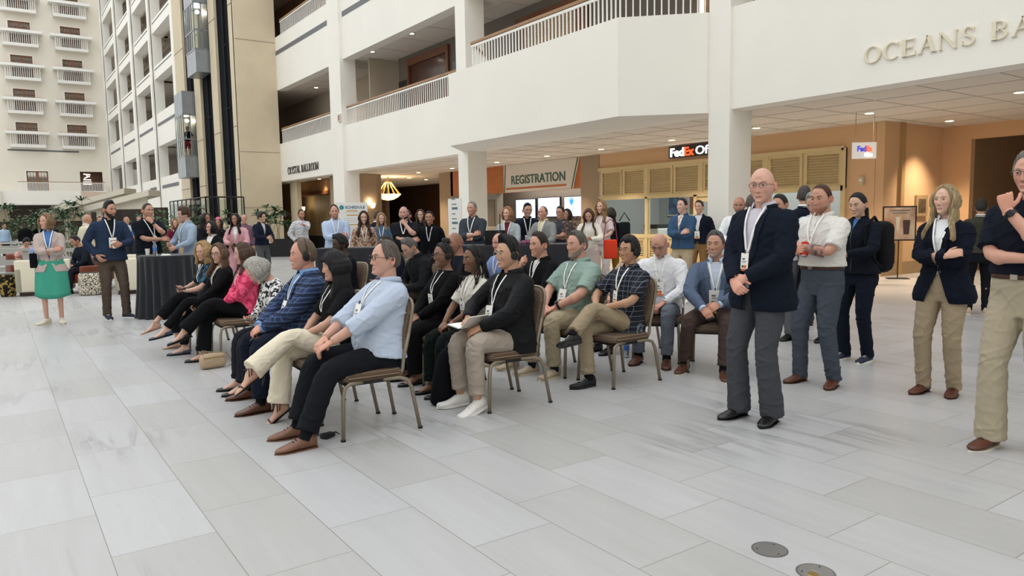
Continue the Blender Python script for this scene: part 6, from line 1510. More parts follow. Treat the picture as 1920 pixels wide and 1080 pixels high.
    person('person in a dark jacket with a bright pink cap', 4.28, 17.87, f(4.3, 17.9, -20), 1.60, g='f', lod=2, skin='a87458', head=dict(style='long', c='17141a', len=.2), top=dict(kind='sweater', m=F_('1d1e24'), collar=False), arms='down', extras=[lambda P: MB().sphere((0, 0, .11), (.07, .08, .05), 12, 8, M=P['Hm']).build('cap', F_('e8789c'), P['root'], True)])
    person('young man with brown mop hair and light blue button shirt at the high table', 2.80, 13.95, f(2.8, 13.9, -62), 1.79, lod=1, skin='cda08c', look=(-12, -8, 0), head=dict(style='mop', c='5c3e2c'), top=dict(kind='shirt', m=F_('a3b6cc'), hem=-.10, loose=.02), bottom=dict(m=F_('8fb0d0')), arms='hold', lan=dict(zb=.22, bw=.06))
    person('person in a dark top behind the brown mop haired man', 2.97, 15.10, f(3, 15.1, -40), 1.68, lod=2, skin='b98a72', head=dict(style='short', c='2a2420'), top=dict(kind='sweater', m=F_('20232c'), collar=False), arms='down')
    P = person('woman with wavy blonde hair, maroon top and badge, far behind the high table', 4.05, 21.69, f(4, 21.7, 0), 1.62, g='f', lod=2, skin='c99a86', look=(0, -8, 0), head=dict(style='wavy', c='b08a60', len=.2), top=dict(kind='blouse', m=F_('6a2036'), collar=False), arms='hold', lan=dict(zb=.22, bw=.12, bh=.14))
    P = person('laughing man in a dark polo at the high table, fist at his chin', 2.19, 14.15, f(2.2, 14.1, 14), 1.87, w=1.12, lod=1, skin='c6927a', look=(20, -6, 0), head=dict(style='buzz', c='3c2c22', beard=.35, bc='6a4a38'), top=dict(kind='polo', sleeve='short', m=F_('1c222e'), hem=-.02), bottom=dict(m=CHARC), arms='chinL', lan=dict(zb=.24, x=-.06, badge=True, tilt=30, bw=.10, bh=.09), extras=[watch('L')])
    P = person('bearded man in a blue fleece jacket and brown trousers holding a cup, hand in pocket', 1.49, 13.15, f(1.5, 13.15, 12), 1.87, w=1.08, lod=1, skin='bd8a72', look=(28, -4, 0), head=dict(style='quiff', c='2a211d', hk=.7, beard=1, bc='2c221e', bth=.006), top=dict(kind='jacket', m=F_('2a3850'), under=dict(m=F_('23252c')), cut=(.06, .30, 0, 0, 0), hem=-.08, lan_over=True, loose=.02), bottom=dict(m=F_('574c42')), shoes=SN_NAV, legs={'R': (None, (.10, .0, .085), 2), 'L': (None, (-.15, .06, .085), 40)},
         arms={'R': ((.20, .10, .0), 'P', (1, -.8, 0), (1, .2, 0), .4), 'L': ((-.08, .27, .16), 'T', (-1, -.5, -.6), (-.9, .2, .1), .6)}, lan=dict(zb=.26, bh=.15, bw=.10))
    held(P, 'L', 'paper_cup', 'white paper cup held by the bearded man in the blue fleece', 'cup', cup_fn(), (0, .07, -.05), Matrix.Rotation(R(90), 4, 'Y'))
    P = person('woman with short blonde hair, green skirt and pale cardigan standing with crossed arms, white shoes', 0.68, 13.12, f(.7, 13.1, -8), 1.68, g='f', w=1.05, lod=1, skin='c99682', look=(-38, 0, 0), head=dict(style='shortwoman', c='a08562', c2='6a5238', len=.06), top=dict(kind='cardigan', m=F_('c4b4ae'), under=dict(m=F_('5b86c2', weave=.4), collar=True, hem=.0), cut=(.08, .06, .03, .12, -.2), hem=-.12), bottom=dict(kind='skirt', m=F_('4aa68e'), len=.49, shirt_hem=True), shoes=dict(style='sneaker', m=mat('sneaker_cream', 'd9d3c0', .7), sole=mat('sole_cream', 'd9d0bd', .6)),
         legs={'R': (None, (.11, .03, .085), 40), 'L': (None, (-.09, -.01, .085), 15)}, arms='cross', lan=dict(zb=.22, bw=.12, bh=.07))
    t = thing('shoulder_bag', 'small black bag at the hip of the woman in the green skirt', 'bag', (.46, 13.1, .86), 0)
    MB().rbox(-.05, .05, -.03, .03, 0, .22, .015).build('bag_body', BLACKF, t, True); MB().tube([(0, .0, .21), (.1, .0, .42), (.22, 0, .62)], .006, 6).build('strap', BLACKF, t, True)
    person('bald older man in a cream blazer seen from behind', 1.90, 21.1, f(1.9, 21.1, 120), 1.76, w=1.05, lod=1, skin='c08c72', look=(-20, 0, 0), head=dict(style='bald', stub='a88a74', stubk=.3), top=dict(kind='blazer', m=F_('e2dac2'), under=dict(m=WHITE)), bottom=dict(m=F_('9a8a70')), arms='down')
    person('man in a light shirt talking, far behind the fleece jacket', 3.55, 26.9, f(3.6, 26.9, 40), 1.74, lod=2, skin='c08c76', head=dict(style='bald', stub='8a6a58'), top=dict(kind='shirt', m=F_('c9d4e0')), arms='hold')
    person('grey haired man in a blue shirt, far behind the fleece jacket', 3.78, 25.6, f(3.7, 25.6, -30), 1.74, lod=2, skin='c08c76', head=dict(style='short', c='8f8a84'), top=dict(kind='shirt', m=F_('3f5f8f')), arms='hold')
    person('person with a pale pink cap behind the cream blazer', 2.63, 25.16, f(2.6, 25.2, 0), 1.74, lod=2, skin='c08c76', head=dict(style='short', c='4a3628'), top=dict(kind='sweater', m=F_('6a5a52'), collar=False), arms='down', extras=[lambda P: MB().sphere((0, -.03, .09), (.08, .09, .055), 12, 8, M=P['Hm']).build('cap', F_('e2c2bc'), P['root'], True)])
    person('far man in a black suit and pale shirt in front of the plants', 1.68, 39.3, 270, 1.66, lod=2, skin='3c2a22', head=dict(style='buzz', c='111111'), top=dict(kind='blazer', m=F_('16181f'), under=dict(m=F_('dcd2cc'))), bottom=dict(m=F_('2a3040')), arms='down')
    person('far person in black with a large dark hood of hair before the plants', 1.06, 36.0, 270, 1.64, g='f', w=1.15, lod=2, skin='4a3228', head=dict(style='afro', c='0f0e10'), top=dict(kind='sweater', m=F_('121318'), collar=False), bottom=dict(m=F_('121318')), arms='down')
    person('far man in a light blue shirt at the picture edge before the plants', .36, 36.5, 300, 1.60, lod=2, skin='a87a60', head=dict(style='short', c='1a1a1c'), top=dict(kind='shirt', m=F_('a9c0da')), bottom=dict(m=F_('23283a')), arms='down')
    person('far person in black beside the palms, nearest the woman in the green skirt', 2.28, 41.3, 250, 1.62, lod=2, skin='3c2a22', head=dict(style='short', c='111111'), top=dict(kind='sweater', m=F_('14151a'), collar=False), bottom=dict(m=F_('14151a')), arms='down')
    person('man stepping out of the picture, only his brown shoe and dark trouser leg showing', -.34, 13.7, 150, 1.75, lod=2, skin='c08c76', bottom=dict(m=F_('2a2c34')), shoes=SH_BRN, arms='down', legs={'R': (None, (.16, .12, .085), -60), 'L': (None, (-.05, .1, .085), 0)})
    # lounge
    person('man in a lilac blue shirt sitting on the near cream sofa, back turned', .84, 19.05, 80, 1.74, pose='sit', lod=1, skin='b07e66', look=(18, -8, 0), head=dict(style='short', c='3c3632', c2='6a645e'), top=dict(kind='shirt', m=F_('8fa4d4')), bottom=dict(m=CHARC), arms='lap')
    person('woman with curly black hair leaning forward across the lounge', .62, 22.55, 280, 1.62, g='f', pose='sit', lean=22, lod=2, skin='bd8a70', look=(0, -30, 0), head=dict(style='curly', c='141216'), top=dict(kind='blouse', m=F_('dcb0a8'), collar=False, sleeve='short'), bottom=dict(m=CHARC), arms='lap')
    person('person in a dark blue jacket sitting in the red chair behind the fleece jacket', 1.66, 18.75, 200, 1.74, pose='sit', lod=1, lean=16, skin='b07e66', look=(0, -20, 0), head=dict(style='short', c='2a2420'), top=dict(kind='sweater', m=F_('262d3c'), collar=False), bottom=dict(m=F_('2c2f3a')), arms='lap')
    # upstairs and in the lift
    person('person in a dark suit leaning on the short rail above the CRYSTAL BALLROOM letters', 12.45, 30.3, 205, 1.75, lod=2, skin='6a4a3c', head=dict(style='buzz', c='1a1614', beard=.8, bc='1a1614'), top=dict(kind='blazer', m=F_('16181f'), under=dict(m=WHITE)), arms='hold').get('root').location.z = 5.1
    person('person leaning on the open corridor rail of the far wing', 12.75, 61.6, 200, 1.8, lod=2, skin='6a4a3c', head=dict(style='afro', c='141216'), top=dict(kind='sweater', m=F_('16161a'), collar=False), arms='hold').get('root').location.z = 5.0
    person('person in a dark top and red shorts standing in the glass lift', 9.42, 45.3, 215, 1.78, lod=2, skin='c08c72', head=dict(style='short', c='6a3a28'), top=dict(kind='tee', m=F_('1c1d26'), collar=False, sleeve='short'), bottom=dict(m=F_('8a2a2c'), crop=.95), shoes=SN_WHT, arms='down', lan=dict(zb=.22)).get('root').location.z = 5.17
crowd()
# ================================================================== FURNITURE AND PROPS
# ---- banquet chairs
M_FRAME = mat('bronze_frame', '8a7f6e', .4, metal=.35, spec=.5)
def chair_fabric():
    def fn(nt, v):
        a = _wave(nt, v, 'Z', 22, .35, .75, .3); b_ = _wave(nt, v, 'X', 46, .3, .7); c_ = _wave(nt, v, 'Y', 22, .35, .75, .3)
        r = _mix(nt, a, srgb('5a4a40'), srgb('9a8774')); r = _mix(nt, c_, r, srgb('7b6a5b')); q = _mix(nt, b_, srgb('ffffff'), srgb('b0a59a'))
        return _mix(nt, 1.0, r, q, 'MULTIPLY')
    return pattern('woven_chair', '7b6a5b', fn, .9)
M_SEATF = chair_fabric()
def make_chair():
    t = thing('banquet_chair', 'bronze framed banquet chair', 'chair')
    MB().rbox(-.225, .225, -.20, .24, .385, .458, .035).build('seat', M_SEATF, t, 'all')
    tilt = Matrix.Translation((0, -.205, .50)) @ Matrix.Rotation(R(12), 4, 'X')
    mb = MB(); out = []
    for k in range(28):
        a = 2*PI*k/28; c, s = math.cos(a), math.sin(a); out.append((.205*math.copysign(abs(c)**.45, c)*(1 + .03*s), .215 + .225*math.copysign(abs(s)**.45, s)))
    mb.loft([[Vector((p[0]*q, y, (p[1]-.215)*q + .215)) for p in out] for y, q in ((-.030, .90), (-.022, .985), (.012, .985), (.026, .88))], M=tilt)
    mb.build('backrest', M_SEATF, t, 'all')
    mb = MB(); mb.tube([Vector((p[0]*1.02, -.008, (p[1]-.215)*1.02 + .215)) for p in out + out[:1]], .013, 8, M=tilt, caps=False)
    for s in (-1, 1): mb.tube([(s*.20, -.165, .385), (s*.205, -.20, .44), (s*.205, -.21, .52), tilt @ Vector((s*.208, -.008, .20))], .014, 8)
    mb.build('back_frame', M_FRAME, t, 'all')
    mb = MB(); mb.box(-.21, .21, -.18, .22, .368, .388); mb.build('seat_frame', M_BLACK, t)
    for s in (-1, 1):
        for pts in ([(s*.205, .10, .385), (s*.215, .195, .385), (s*.222, .235, .36), (s*.228, .248, .30), (s*.236, .262, .0)], [(s*.205, -.05, .385), (s*.212, -.165, .385), (s*.218, -.225, .365), (s*.224, -.255, .31), (s*.236, -.31, .0)]):
            mb = MB(); mb.tube(pts, .0145, 8); lg = mb.build('leg', M_FRAME, t, 'all')
            MB().lathe([(.017, 0), (.018, .012), (.015, .016)], 10, cx=pts[-1][0], cy=pts[-1][1]).build('foot_glide', M_BLACK, lg)
    return t
ch0 = make_chair(); first = True
CH = [(2.22, 4.88, 177, 'under the man in the pale blue shirt'), (2.15, 5.44, 177, 'under the woman in cream trousers'), (2.10, 6.0, 177, 'under the man in the blue plaid jacket'), (2.12, 6.62, 177, 'under the bending grey haired woman'),
      (2.25, 8.32, 178, 'under the woman in the pink blouse'), (2.14, 8.9, 178, 'under the woman with round glasses'), (2.14, 9.46, 178, 'under the blonde woman holding a phone'),
      (3.40, 4.87, 177, 'under the man in the black hooded jacket'), (3.42, 5.44, 177, 'under the woman with long black braids'), (3.45, 6.02, 177, 'under the woman with the braided bun'),
      (4.4, 8.15, 178, 'under the bending man with grey cropped hair'), (4.55, 9.25, 178, 'under the man in the navy suit'), (3.75, 9.1, 182, 'under the man with short afro hair'), (4.55, 7.6, 178, 'under the bald man in dark navy'),
      (5.15, 7.55, 186, 'under the bald man with a headset'), (4.62, 6.02, 178, 'under the man in the black half zip'), (4.62, 5.46, 178, 'under the man in the sage green polo'), (4.66, 4.87, 180, 'under the man in the checked shirt'),
      (5.85, 6.0, 182, 'under the person in the beige coat'), (5.72, 5.42, 214, 'under the bald man in the white shirt'), (5.74, 4.72, 216, 'under the man in the blue blazer')]
for x, y, face, s in CH:
    a = R(face); fx, fy = math.cos(a), math.sin(a)
    loc = (x + fx*.10, y + fy*.10, 0); lab = 'bronze framed banquet chair with striped woven seat %s' % s
    if first: ch0.location = loc; ch0.rotation_euler = (0, 0, R(face - 90)); ch0['label'] = lab; ch0['group'] = 'banquet chairs in rows'; first = False
    else: dup(ch0, loc, R(face - 90), lab, 'banquet chairs in rows')
# ---- things on the floor
t = thing('handbag', 'small quilted beige handbag standing on the floor by the pink blouse woman', 'bag', (1.76, 7.92, 0), R(8))
MB().rbox(-.13, .13, -.06, .06, 0, .155, .045).build('bag_body', mat('quilt_beige', 'b7a084', .55, bump=1, bscale=40), t, 'all')
MB().tube([(-.10, -.02, .14), (-.12, -.04, .20), (0, -.06, .17), (.12, -.05, .16), (.22, -.03, .02), (.16, .0, .01)], .005, 6).build('strap', mat('strap_beige', '8f7c66', .5), t, True)
MB().box(-.11, .11, -.063, .063, .118, .124).build('zip', mat('zip_gold', 'b79a5e', .4, metal=.6), t)
t = thing('drawstring_bag', 'black drawstring bag slumped on the floor between the braids woman and the hooded jacket', 'bag', (2.94, 5.16, 0), R(20))
MB().loft([[Vector((.15*q*math.cos(a)*(1 + .08*math.sin(3*a + z*9)), .085*q*math.sin(a), z)) for a in [2*PI*k/20 for k in range(20)]] for z, q in ((0, .9), (.03, 1.08), (.16, 1.0), (.30, .82), (.40, .5), (.44, .25))]).build('bag_body', F_('17181f'), t, 'all')
MB().tube([(0, 0, .43), (.05, .02, .50), (.02, .03, .56)], .010, 6).build('drawstring', F_('2b2c3a'), t, True)
t = thing('radio_receiver', 'small black receiver with a coiled wire on the floor beside the front chair leg', 'receiver', (1.80, 4.83, 0), R(30))
MB().rbox(-.05, .05, -.03, .03, 0, .03, .008).build('case', M_BLACK, t, True)
MB().tube([(.05, 0, .02), (.08, .05, .01), (.02, .09, .008), (-.05, .06, .02), (-.06, -.02, .03), (0, -.07, .05), (.07, -.05, .01), (.1, .02, .01)], .003, 5).build('wire', M_BLACK, t, True)
def bottle(loc, lab, cap='5f86c9'):
    t = thing('water_bottle', lab, 'bottle', loc)
    MB().lathe([(.028, 0), (.031, .01), (.031, .06), (.029, .07), (.031, .08), (.031, .145), (.024, .17), (.012, .19), (.012, .20)], 16).build('bottle_body', mat('bottle_plastic', 'dfe8ee', .08, trans=.85, ior=1.2), t, True)
    MB().lathe([(.0315, .075), (.0315, .13)], 16).build('bottle_label', mat('label_blue', '4a78c4', .5), t, True)
    MB().lathe([(.014, .198), (.014, .215)], 12).build('cap', mat('cap_' + cap, cap, .4), t, True)
bottle((5.40, 5.62, 0), 'clear water bottle on the floor beside the chair of the checked shirt man', 'e9e9e6')
def floor_disc(x, y, brass, lab):
    t = thing('floor_outlet', lab, 'floor outlet', (x, y, .0))
    MB().lathe([(.079, 0), (.079, .002), (.072, .0025)], 36).build('steel_plate', mat('outlet_steel', '8d8b8a', .35, metal=.7, var=.2, vscale=20), t, True)
    MB().lathe([(.070, .0024), (.070, .0032)], 36).build('plate_face', mat('outlet_face', '9c9a98', .3, metal=.6), t, True)
    for a in (.3, 2.4, 4.5): MB().lathe([(.005, .0032), (.004, .005)], 10, cx=.055*math.cos(a), cy=.055*math.sin(a)).build('screw_head', mat('outlet_dark', '4a4a4a', .4, metal=.5), t)
    if brass:
        MB().lathe([(.022, .0032), (.020, .005)], 20, cx=-.028, cy=-.005).build('brass_cap', mat('brass', 'a98f52', .35, metal=.8), t, True)
        MB().lathe([(.020, .0032), (.019, .0045)], 20, cx=.022, cy=.012).build('steel_cap', mat('outlet_face', '9c9a98', .3, metal=.6), t, True)
floor_disc(2.745, 1.945, False, 'round plain steel floor outlet cover, the farther of two')
floor_disc(2.715, 1.70, True, 'round steel floor outlet cover with a brass cap')
# ---- backpack worn by the ponytail woman
a = R(176); bxp, byp = 7.06 - math.cos(a)*.235, 4.03 - math.sin(a)*.235
t = thing('backpack', 'large black backpack worn by the woman with the dark ponytail', 'backpack', (bxp, byp, .88), R(86))
MB().rbox(-.16, .16, -.14, .07, 0, .52, .07).build('main_pack', F_('15161a', rough=.7), t, 'all'); MB().rbox(-.12, .12, -.20, -.12, .06, .32, .04).build('front_pocket', F_('1a1b20', rough=.7), t, 'all')
MB().tube([(-.03, .02, .51), (0, -.01, .56), (.03, .02, .51)], .008, 6).build('handle', F_('0f1013'), t, True)
for s in (-1, 1): MB().tube([(s*.09, .07, .48), (s*.11, .17, .56), (s*.13, .34, .48), (s*.15, .36, .30), (s*.17, .22, .12), (s*.14, .08, .06)], .016, 7).build('shoulder_strap', F_('1a1b20'), t, True)
# ---- draped tables
def drape_round(name, x, y, r, h, lab, cat='table'):
    t = thing(name, lab, cat, (x, y, 0)); n = 120; rings = []
    for z, k, amp in ((h + .003, .0, 0), (h + .003, .97, 0), (h, 1.0, .0), (h - .02, 1.01, .004), (h - .10, 1.0, .014), (h*.5, 1.02, .028), (.02, 1.10, .045), (.005, 1.12, .05)):
        rings.append([Vector(((r*max(k, .001) + amp*math.sin(a*19 + 1.3*math.sin(a*3)))*math.cos(a), (r*max(k, .001) + amp*math.sin(a*19 + 1.3*math.sin(a*3)))*math.sin(a), z)) for a in [2*PI*i/n for i in range(n)]])
    MB().loft(rings).build('tablecloth', mat('black_linen', '15171f', .8, bump=.4, bscale=30, sheen=.3), t, 'all')
    MB().lathe([(.25, 0), (.25, .02), (.03, .04), (.03, h - .03), (r*.95, h - .025), (r*.95, h - .01)], 24).build('pedestal', M_BLACK, t)
    return t
drape_round('cocktail_table', 2.26, 12.89, .43, .985, 'tall round table draped in black cloth where the laughing man stands')
bottle((2.06, 12.72, .99), 'water bottle with a blue label on the tall draped table')
t = thing('paper_cup', 'white paper cup beside the water bottle on the tall draped table', 'cup', (1.98, 12.90, 1.045)); cup_fn(lid=False)(t)
t = thing('paper_cup', 'tan paper cup at the far side of the tall draped table', 'cup', (2.50, 12.98, 1.045)); cup_fn('c9b08c', lid=False)(t)
t = thing('napkin', 'crumpled white napkin on the tall draped table', 'napkin', (2.2, 12.62, .99)); MB().loft([[Vector(((.07 + .012*math.sin(5*a))*q*math.cos(a), (.05 + .01*math.cos(7*a))*q*math.sin(a), z)) for a in [2*PI*k/18 for k in range(18)]] for z, q in ((0, 1), (.012, .9), (.02, .5))]).build('folded_paper', WHITE, t, True)
def drape_long(x0, y0, x1, y1, d, h, lab):
    ang = math.atan2(y1-y0, x1-x0); L = math.hypot(x1-x0, y1-y0); t = thing('draped_table', lab, 'table', (x0, y0, 0), ang)
    per = []
    N = int(L/.05)
    for i in range(N+1): per.append((L*i/N, 0, 0, -1))
    for i in range(1, 12): per.append((L, d*i/12, 1, 0))
    for i in range(N+1): per.append((L - L*i/N, d, 0, 1))
    for i in range(1, 12): per.append((0, d - d*i/12, -1, 0))
    rings = []
    for z, amp in ((h, 0), (h - .02, .003), (h - .1, .012), (h*.5, .02), (.01, .03)):
        rings.append([Vector((p[0] + p[2]*(amp*math.sin(i*1.5) + amp), p[1] + p[3]*(amp*math.sin(i*1.5) + amp), z)) for i, p in enumerate(per)])
    MB().loft(rings).build('tablecloth', mat('black_linen', '15171f', .8, bump=.4, bscale=30, sheen=.3), t, 'all')
    MB().box(.02, L-.02, .02, d-.02, h-.03, h-.004).build('tabletop', M_BLACK, t)
drape_long(6.10, 10.28, 7.75, 9.12, .6, 1.05, 'long counter height table skirted in black cloth in front of the registration crowd')
drape_long(4.35, 11.9, 5.35, 11.2, .5, 1.03, 'shorter black draped table in front of the man with elbow braces')
t = thing('laptop', 'open black laptop seen from behind on the long black table', 'laptop', (6.78, 10.15, 1.055), R(-35)); MB().box(-.17, .17, -.12, .12, 0, .015).build('base', M_BLACK, t); MB().box(-.17, .17, -.008, .008, 0, .23, M=Matrix.Translation((0, -.12, .01)) @ Matrix.Rotation(R(12), 4, 'X')).build('screen_lid', M_BLACK, t)
t = thing('scarf', 'folded purple patterned scarf on the long black table', 'scarf', (7.22, 9.78, 1.052), R(-35)); MB().loft([[Vector((.17*q*math.cos(a)*(1 + .1*math.sin(4*a)), .07*q*math.sin(a), z)) for a in [2*PI*k/24 for k in range(24)]] for z, q in ((0, 1), (.03, 1.02), (.06, .8), (.07, .4))]).build('cloth', blotch('5a2a4a', '9a6a7a', 40), t, 'all')
t = thing('pole_stand', 'thin black pole rising beside the laptop on the long table', 'stand', (6.95, 10.25, 1.052)); MB().lathe([(.06, 0), (.06, .01), (.008, .015), (.008, .5)], 12).build('pole', M_BLACK, t, True)
# ---- lounge
M_CREAMUP = mat('cream_upholstery', 'e3dcc6', .9, bump=.3, bscale=200)
def sofa(x, y, w, lab, rz=0):
    t = thing('lounge_sofa', lab, 'sofa', (x, y, 0), rz)
    MB().rbox(-w/2, w/2, 0, .16, .08, .76, .03).build('backrest', M_CREAMUP, t, 'all'); MB().rbox(-w/2 + .1, w/2 - .1, .14, .78, .10, .42, .04).build('seat', M_CREAMUP, t, 'all')
    for s in (-1, 1): MB().rbox(s*w/2 - (.14 if s > 0 else 0), s*w/2 + (.14 if s < 0 else 0), .0, .80, .08, .60, .03).build('armrest', M_CREAMUP, t, 'all')
    MB().box(-w/2 + .06, w/2 - .06, .04, .74, 0, .09).build('plinth', M_DKWOOD, t)
sofa(.80, 18.55, 1.02, 'cream sofa seen from the back under the man in the lilac blue shirt', R(-10))
sofa(2.66, 17.40, 1.3, 'cream sofa seen from the back beside the bearded man in the fleece', R(-10))
sofa(3.0, 19.6, .9, 'cream armchair beyond the tall draped table', R(150))
t = thing('ottoman', 'round pouf with a black and cream maze pattern between the sofas', 'pouf', (1.62, 17.95, 0)); MB().lathe([(.19, 0), (.23, .03), (.235, .25), (.22, .44), (.20, .47)], 36).build('pouf_body', blotch('efe6d2', '2b211c', 26, .49, .51, dist=2.5), t, True); MB().lathe([(.20, .468), (.19, .48), (.01, .485)], 36).build('seat_pad', M_BLACK, t, True)
t = thing('pouf', 'black and gold patterned pouf by the sofa at the picture edge', 'pouf', (.17, 18.9, 0)); MB().lathe([(.13, 0), (.20, .25), (.24, .46), (.22, .47)], 20).build('pouf_body', blotch('1f1b18', 'a58a4a', 14, .54, .57), t, True); MB().lathe([(.215, .468), (.2, .48)], 20).build('seat_pad', M_BLACK, t)
M_REDL = mat('red_leather', '7b3a24', .45, var=.2, vscale=6)
def red_chair(x, y, rz, lab):
    t = thing('leather_armchair', lab, 'armchair', (x, y, 0), rz)
    MB().rbox(-.32, .32, -.25, .35, .22, .43, .05).build('seat', M_REDL, t, 'all'); MB().rbox(-.36, .36, -.36, -.22, .2, .78, .05).build('backrest', M_REDL, t, 'all')
    for s in (-1, 1): MB().rbox(s*.34 - .05, s*.34 + .05, -.3, .33, .2, .60, .03).build('armrest', M_REDL, t, 'all')
    for sx in (-1, 1):
        for sy in (-1, 1): MB().tube([(sx*.28, sy*.26, .22), (sx*.29, sy*.28, 0)], .02, 8).build('leg', M_DKWOOD, t)
red_chair(1.66, 18.75, R(110), 'red leather armchair under the person in the dark blue jacket'); red_chair(.62, 22.6, R(190), 'red leather chair with the curly haired woman'); red_chair(1.95, 19.9, R(150), 'red leather armchair in front of the cream blazer man')
# grey slatted terrace rails
def terrace_rail(x, y, L, rz, lab):
    t = thing('terrace_rail', lab, 'railing', (x, y, 0), rz); g = mat('weathered_grey', 'a9a9a2', .8)
    MB().box(0, L, -.09, .09, .88, .95).build('top_board', g, t)
    for k in range(int(L/.9) + 1): MB().box(k*.9 - .06, k*.9 + .06, -.05, .05, 0, .88).build('post', g, t)
    MB().box(0, L, -.02, .02, .55, .68).box(0, L, -.02, .02, .25, .38).build('side_board', g, t)
terrace_rail(-1.2, 21.4, 1.9, R(-2), 'near grey wooden terrace rail at the picture edge'); terrace_rail(-1.2, 24.2, 2.6, R(-1), 'middle grey wooden terrace rail behind the lounge'); terrace_rail(-1.0, 30, 4.0, R(-1), 'long far grey wooden terrace rail in front of the plants')
# rolling chair
t = thing('office_chair', 'white seated rolling chair with a dark garment over it near the planter', 'chair', (6.75, 23.4, 0)); MB().rbox(-.22, .22, -.22, .22, .44, .54, .04).build('seat', WHITE, t, 'all'); MB().rbox(-.2, .2, -.26, -.2, .60, 1.05, .03).build('backrest', BLACKF, t, 'all')
MB().lathe([(.03, .1), (.03, .45)], 10).build('post', M_BLACK, t)
for k in range(5):
    a = 2*PI*k/5; MB().tube([(0, 0, .12), (.27*math.cos(a), .27*math.sin(a), .08)], .018, 6).sphere((.27*math.cos(a), .27*math.sin(a), .035), .035, 8, 6).build('leg', M_BLACK, t, True)
# ---- plants
def leafy(name, lab, x, y, z, h, w, n, kind='palm', col='4a6b3c', seed=1, cat='plant'):
    rs = random.Random(seed); t = thing(name, lab, cat, (x, y, z)); m = mat('leaf_' + col, col, .5, var=.45, vscale=5, c2='26401f'); mb = MB(); st = MB()
    for i in range(n):
        a = rs.uniform(0, 2*PI); d = Vector((math.cos(a), math.sin(a), 0)); b = Vector((rs.uniform(-.3, .3)*w, rs.uniform(-.3, .3)*w, 0)); hh = h*rs.uniform(.45, 1)
        top = b + d*w*.35*rs.uniform(.2, 1) + Vector((0, 0, hh)); st.tube([b, (b+top)/2 + Vector((0, 0, hh*.12)), top], .008, 5)
        if kind == 'palm':
            for k in range(13):
                b2 = a + R(-140 + 280*k/12); e = rs.uniform(.0, .7); L = w*.36*rs.uniform(.7, 1.1); q = Vector((math.cos(b2)*math.cos(e), math.sin(b2)*math.cos(e), math.sin(e))); s = q.cross(Vector((0, 0, 1))).normalized()*.026*max(1, w)
                tip = top + q*L - Vector((0, 0, L*.25)); mid = top + q*L*.5 + Vector((0, 0, L*.06)); mb.add([top - s*.4, top + s*.4, mid + s, tip, mid - s], [(0, 1, 2, 4), (4, 2, 3)])
        else:
            for k in range(26):
                c = top + Vector((rs.gauss(0, .16)*w, rs.gauss(0, .16)*w, rs.uniform(-.45, .1)*h)); u = Vector((rs.uniform(-1, 1), rs.uniform(-1, 1), rs.uniform(-.3, .8))).normalized(); v_ = u.orthogonal().normalized(); L = rs.uniform(.07, .13)*max(1, w*.8)
                mb.add([c, c + u*L*.5 + v_*L*.28, c + u*L, c + u*L*.5 - v_*L*.28], [(0, 1, 2, 3)])
    mb.build('leaves', m, t, False, fix=False); st.build('stems', mat('stem', '4a4a2c', .7), t); return t
MB_P = thing('planter', 'long black planter box in front of the tan tower', 'planter', (9.75, 31.2, 0), R(-35)); MB().box(-.6, .95, -.2, .25, 0, .74).build('planter_box', M_BLACK, MB_P); MB().box(-.58, .93, -.18, .23, .70, .745).build('soil', mat('soil', '3a2e26', .95), MB_P)
leafy('lady_palm', 'spiky lady palm in the black planter in front of the tower', 9.6, 31.3, .74, 1.35, 1.5, 17, seed=4); leafy('lady_palm', 'low lady palm at the doorway end of the black planter', 10.25, 30.85, .74, .75, .9, 10, seed=5)
for i, (x, y, h, w, n, kd, c, s) in enumerate([(.3, 38.6, 1.9, 1.9, 16, 'bush', '48683a', 'broad bush behind the far man in the light blue shirt'), (1.1, 39.6, 2.3, 2.0, 14, 'palm', '3e5f36', 'fan palm at the picture edge above the terrace rail'), (1.7, 41.0, 1.8, 1.8, 15, 'bush', '5b7a42', 'bright bush behind the far man in the black suit'), (2.3, 43.3, 2.2, 1.9, 14, 'palm', '35552f', 'dark palm behind the woman in the green skirt'), (3.05, 38.8, 2.55, 1.6, 14, 'palm', '3f6238', 'tall fan palm in front of the kiosk post'), (3.0, 35.5, 1.5, 1.5, 14, 'bush', '4c6e3c', 'low bush under the tall fan palm'),
        (5.0, 30.5, 1.95, 1.6, 18, 'bush', '3f6236', 'leafy bush beside the laughing man'), (5.6, 29.8, 2.0, 1.7, 18, 'bush', '456a3a', 'leafy bush behind the badge woman in maroon'), (6.4, 30.5, 2.1, 1.5, 14, 'palm', '2f5230', 'dark palm under the glass rail'), (7.6, 31.5, 1.9, 1.4, 12, 'palm', '35552f', 'palm behind the woman in the pink blazer')]):
    leafy('palm_plant' if kd == 'palm' else 'leafy_bush', s, x, y, 0, h, w, n, kd, c, seed=20 + i)
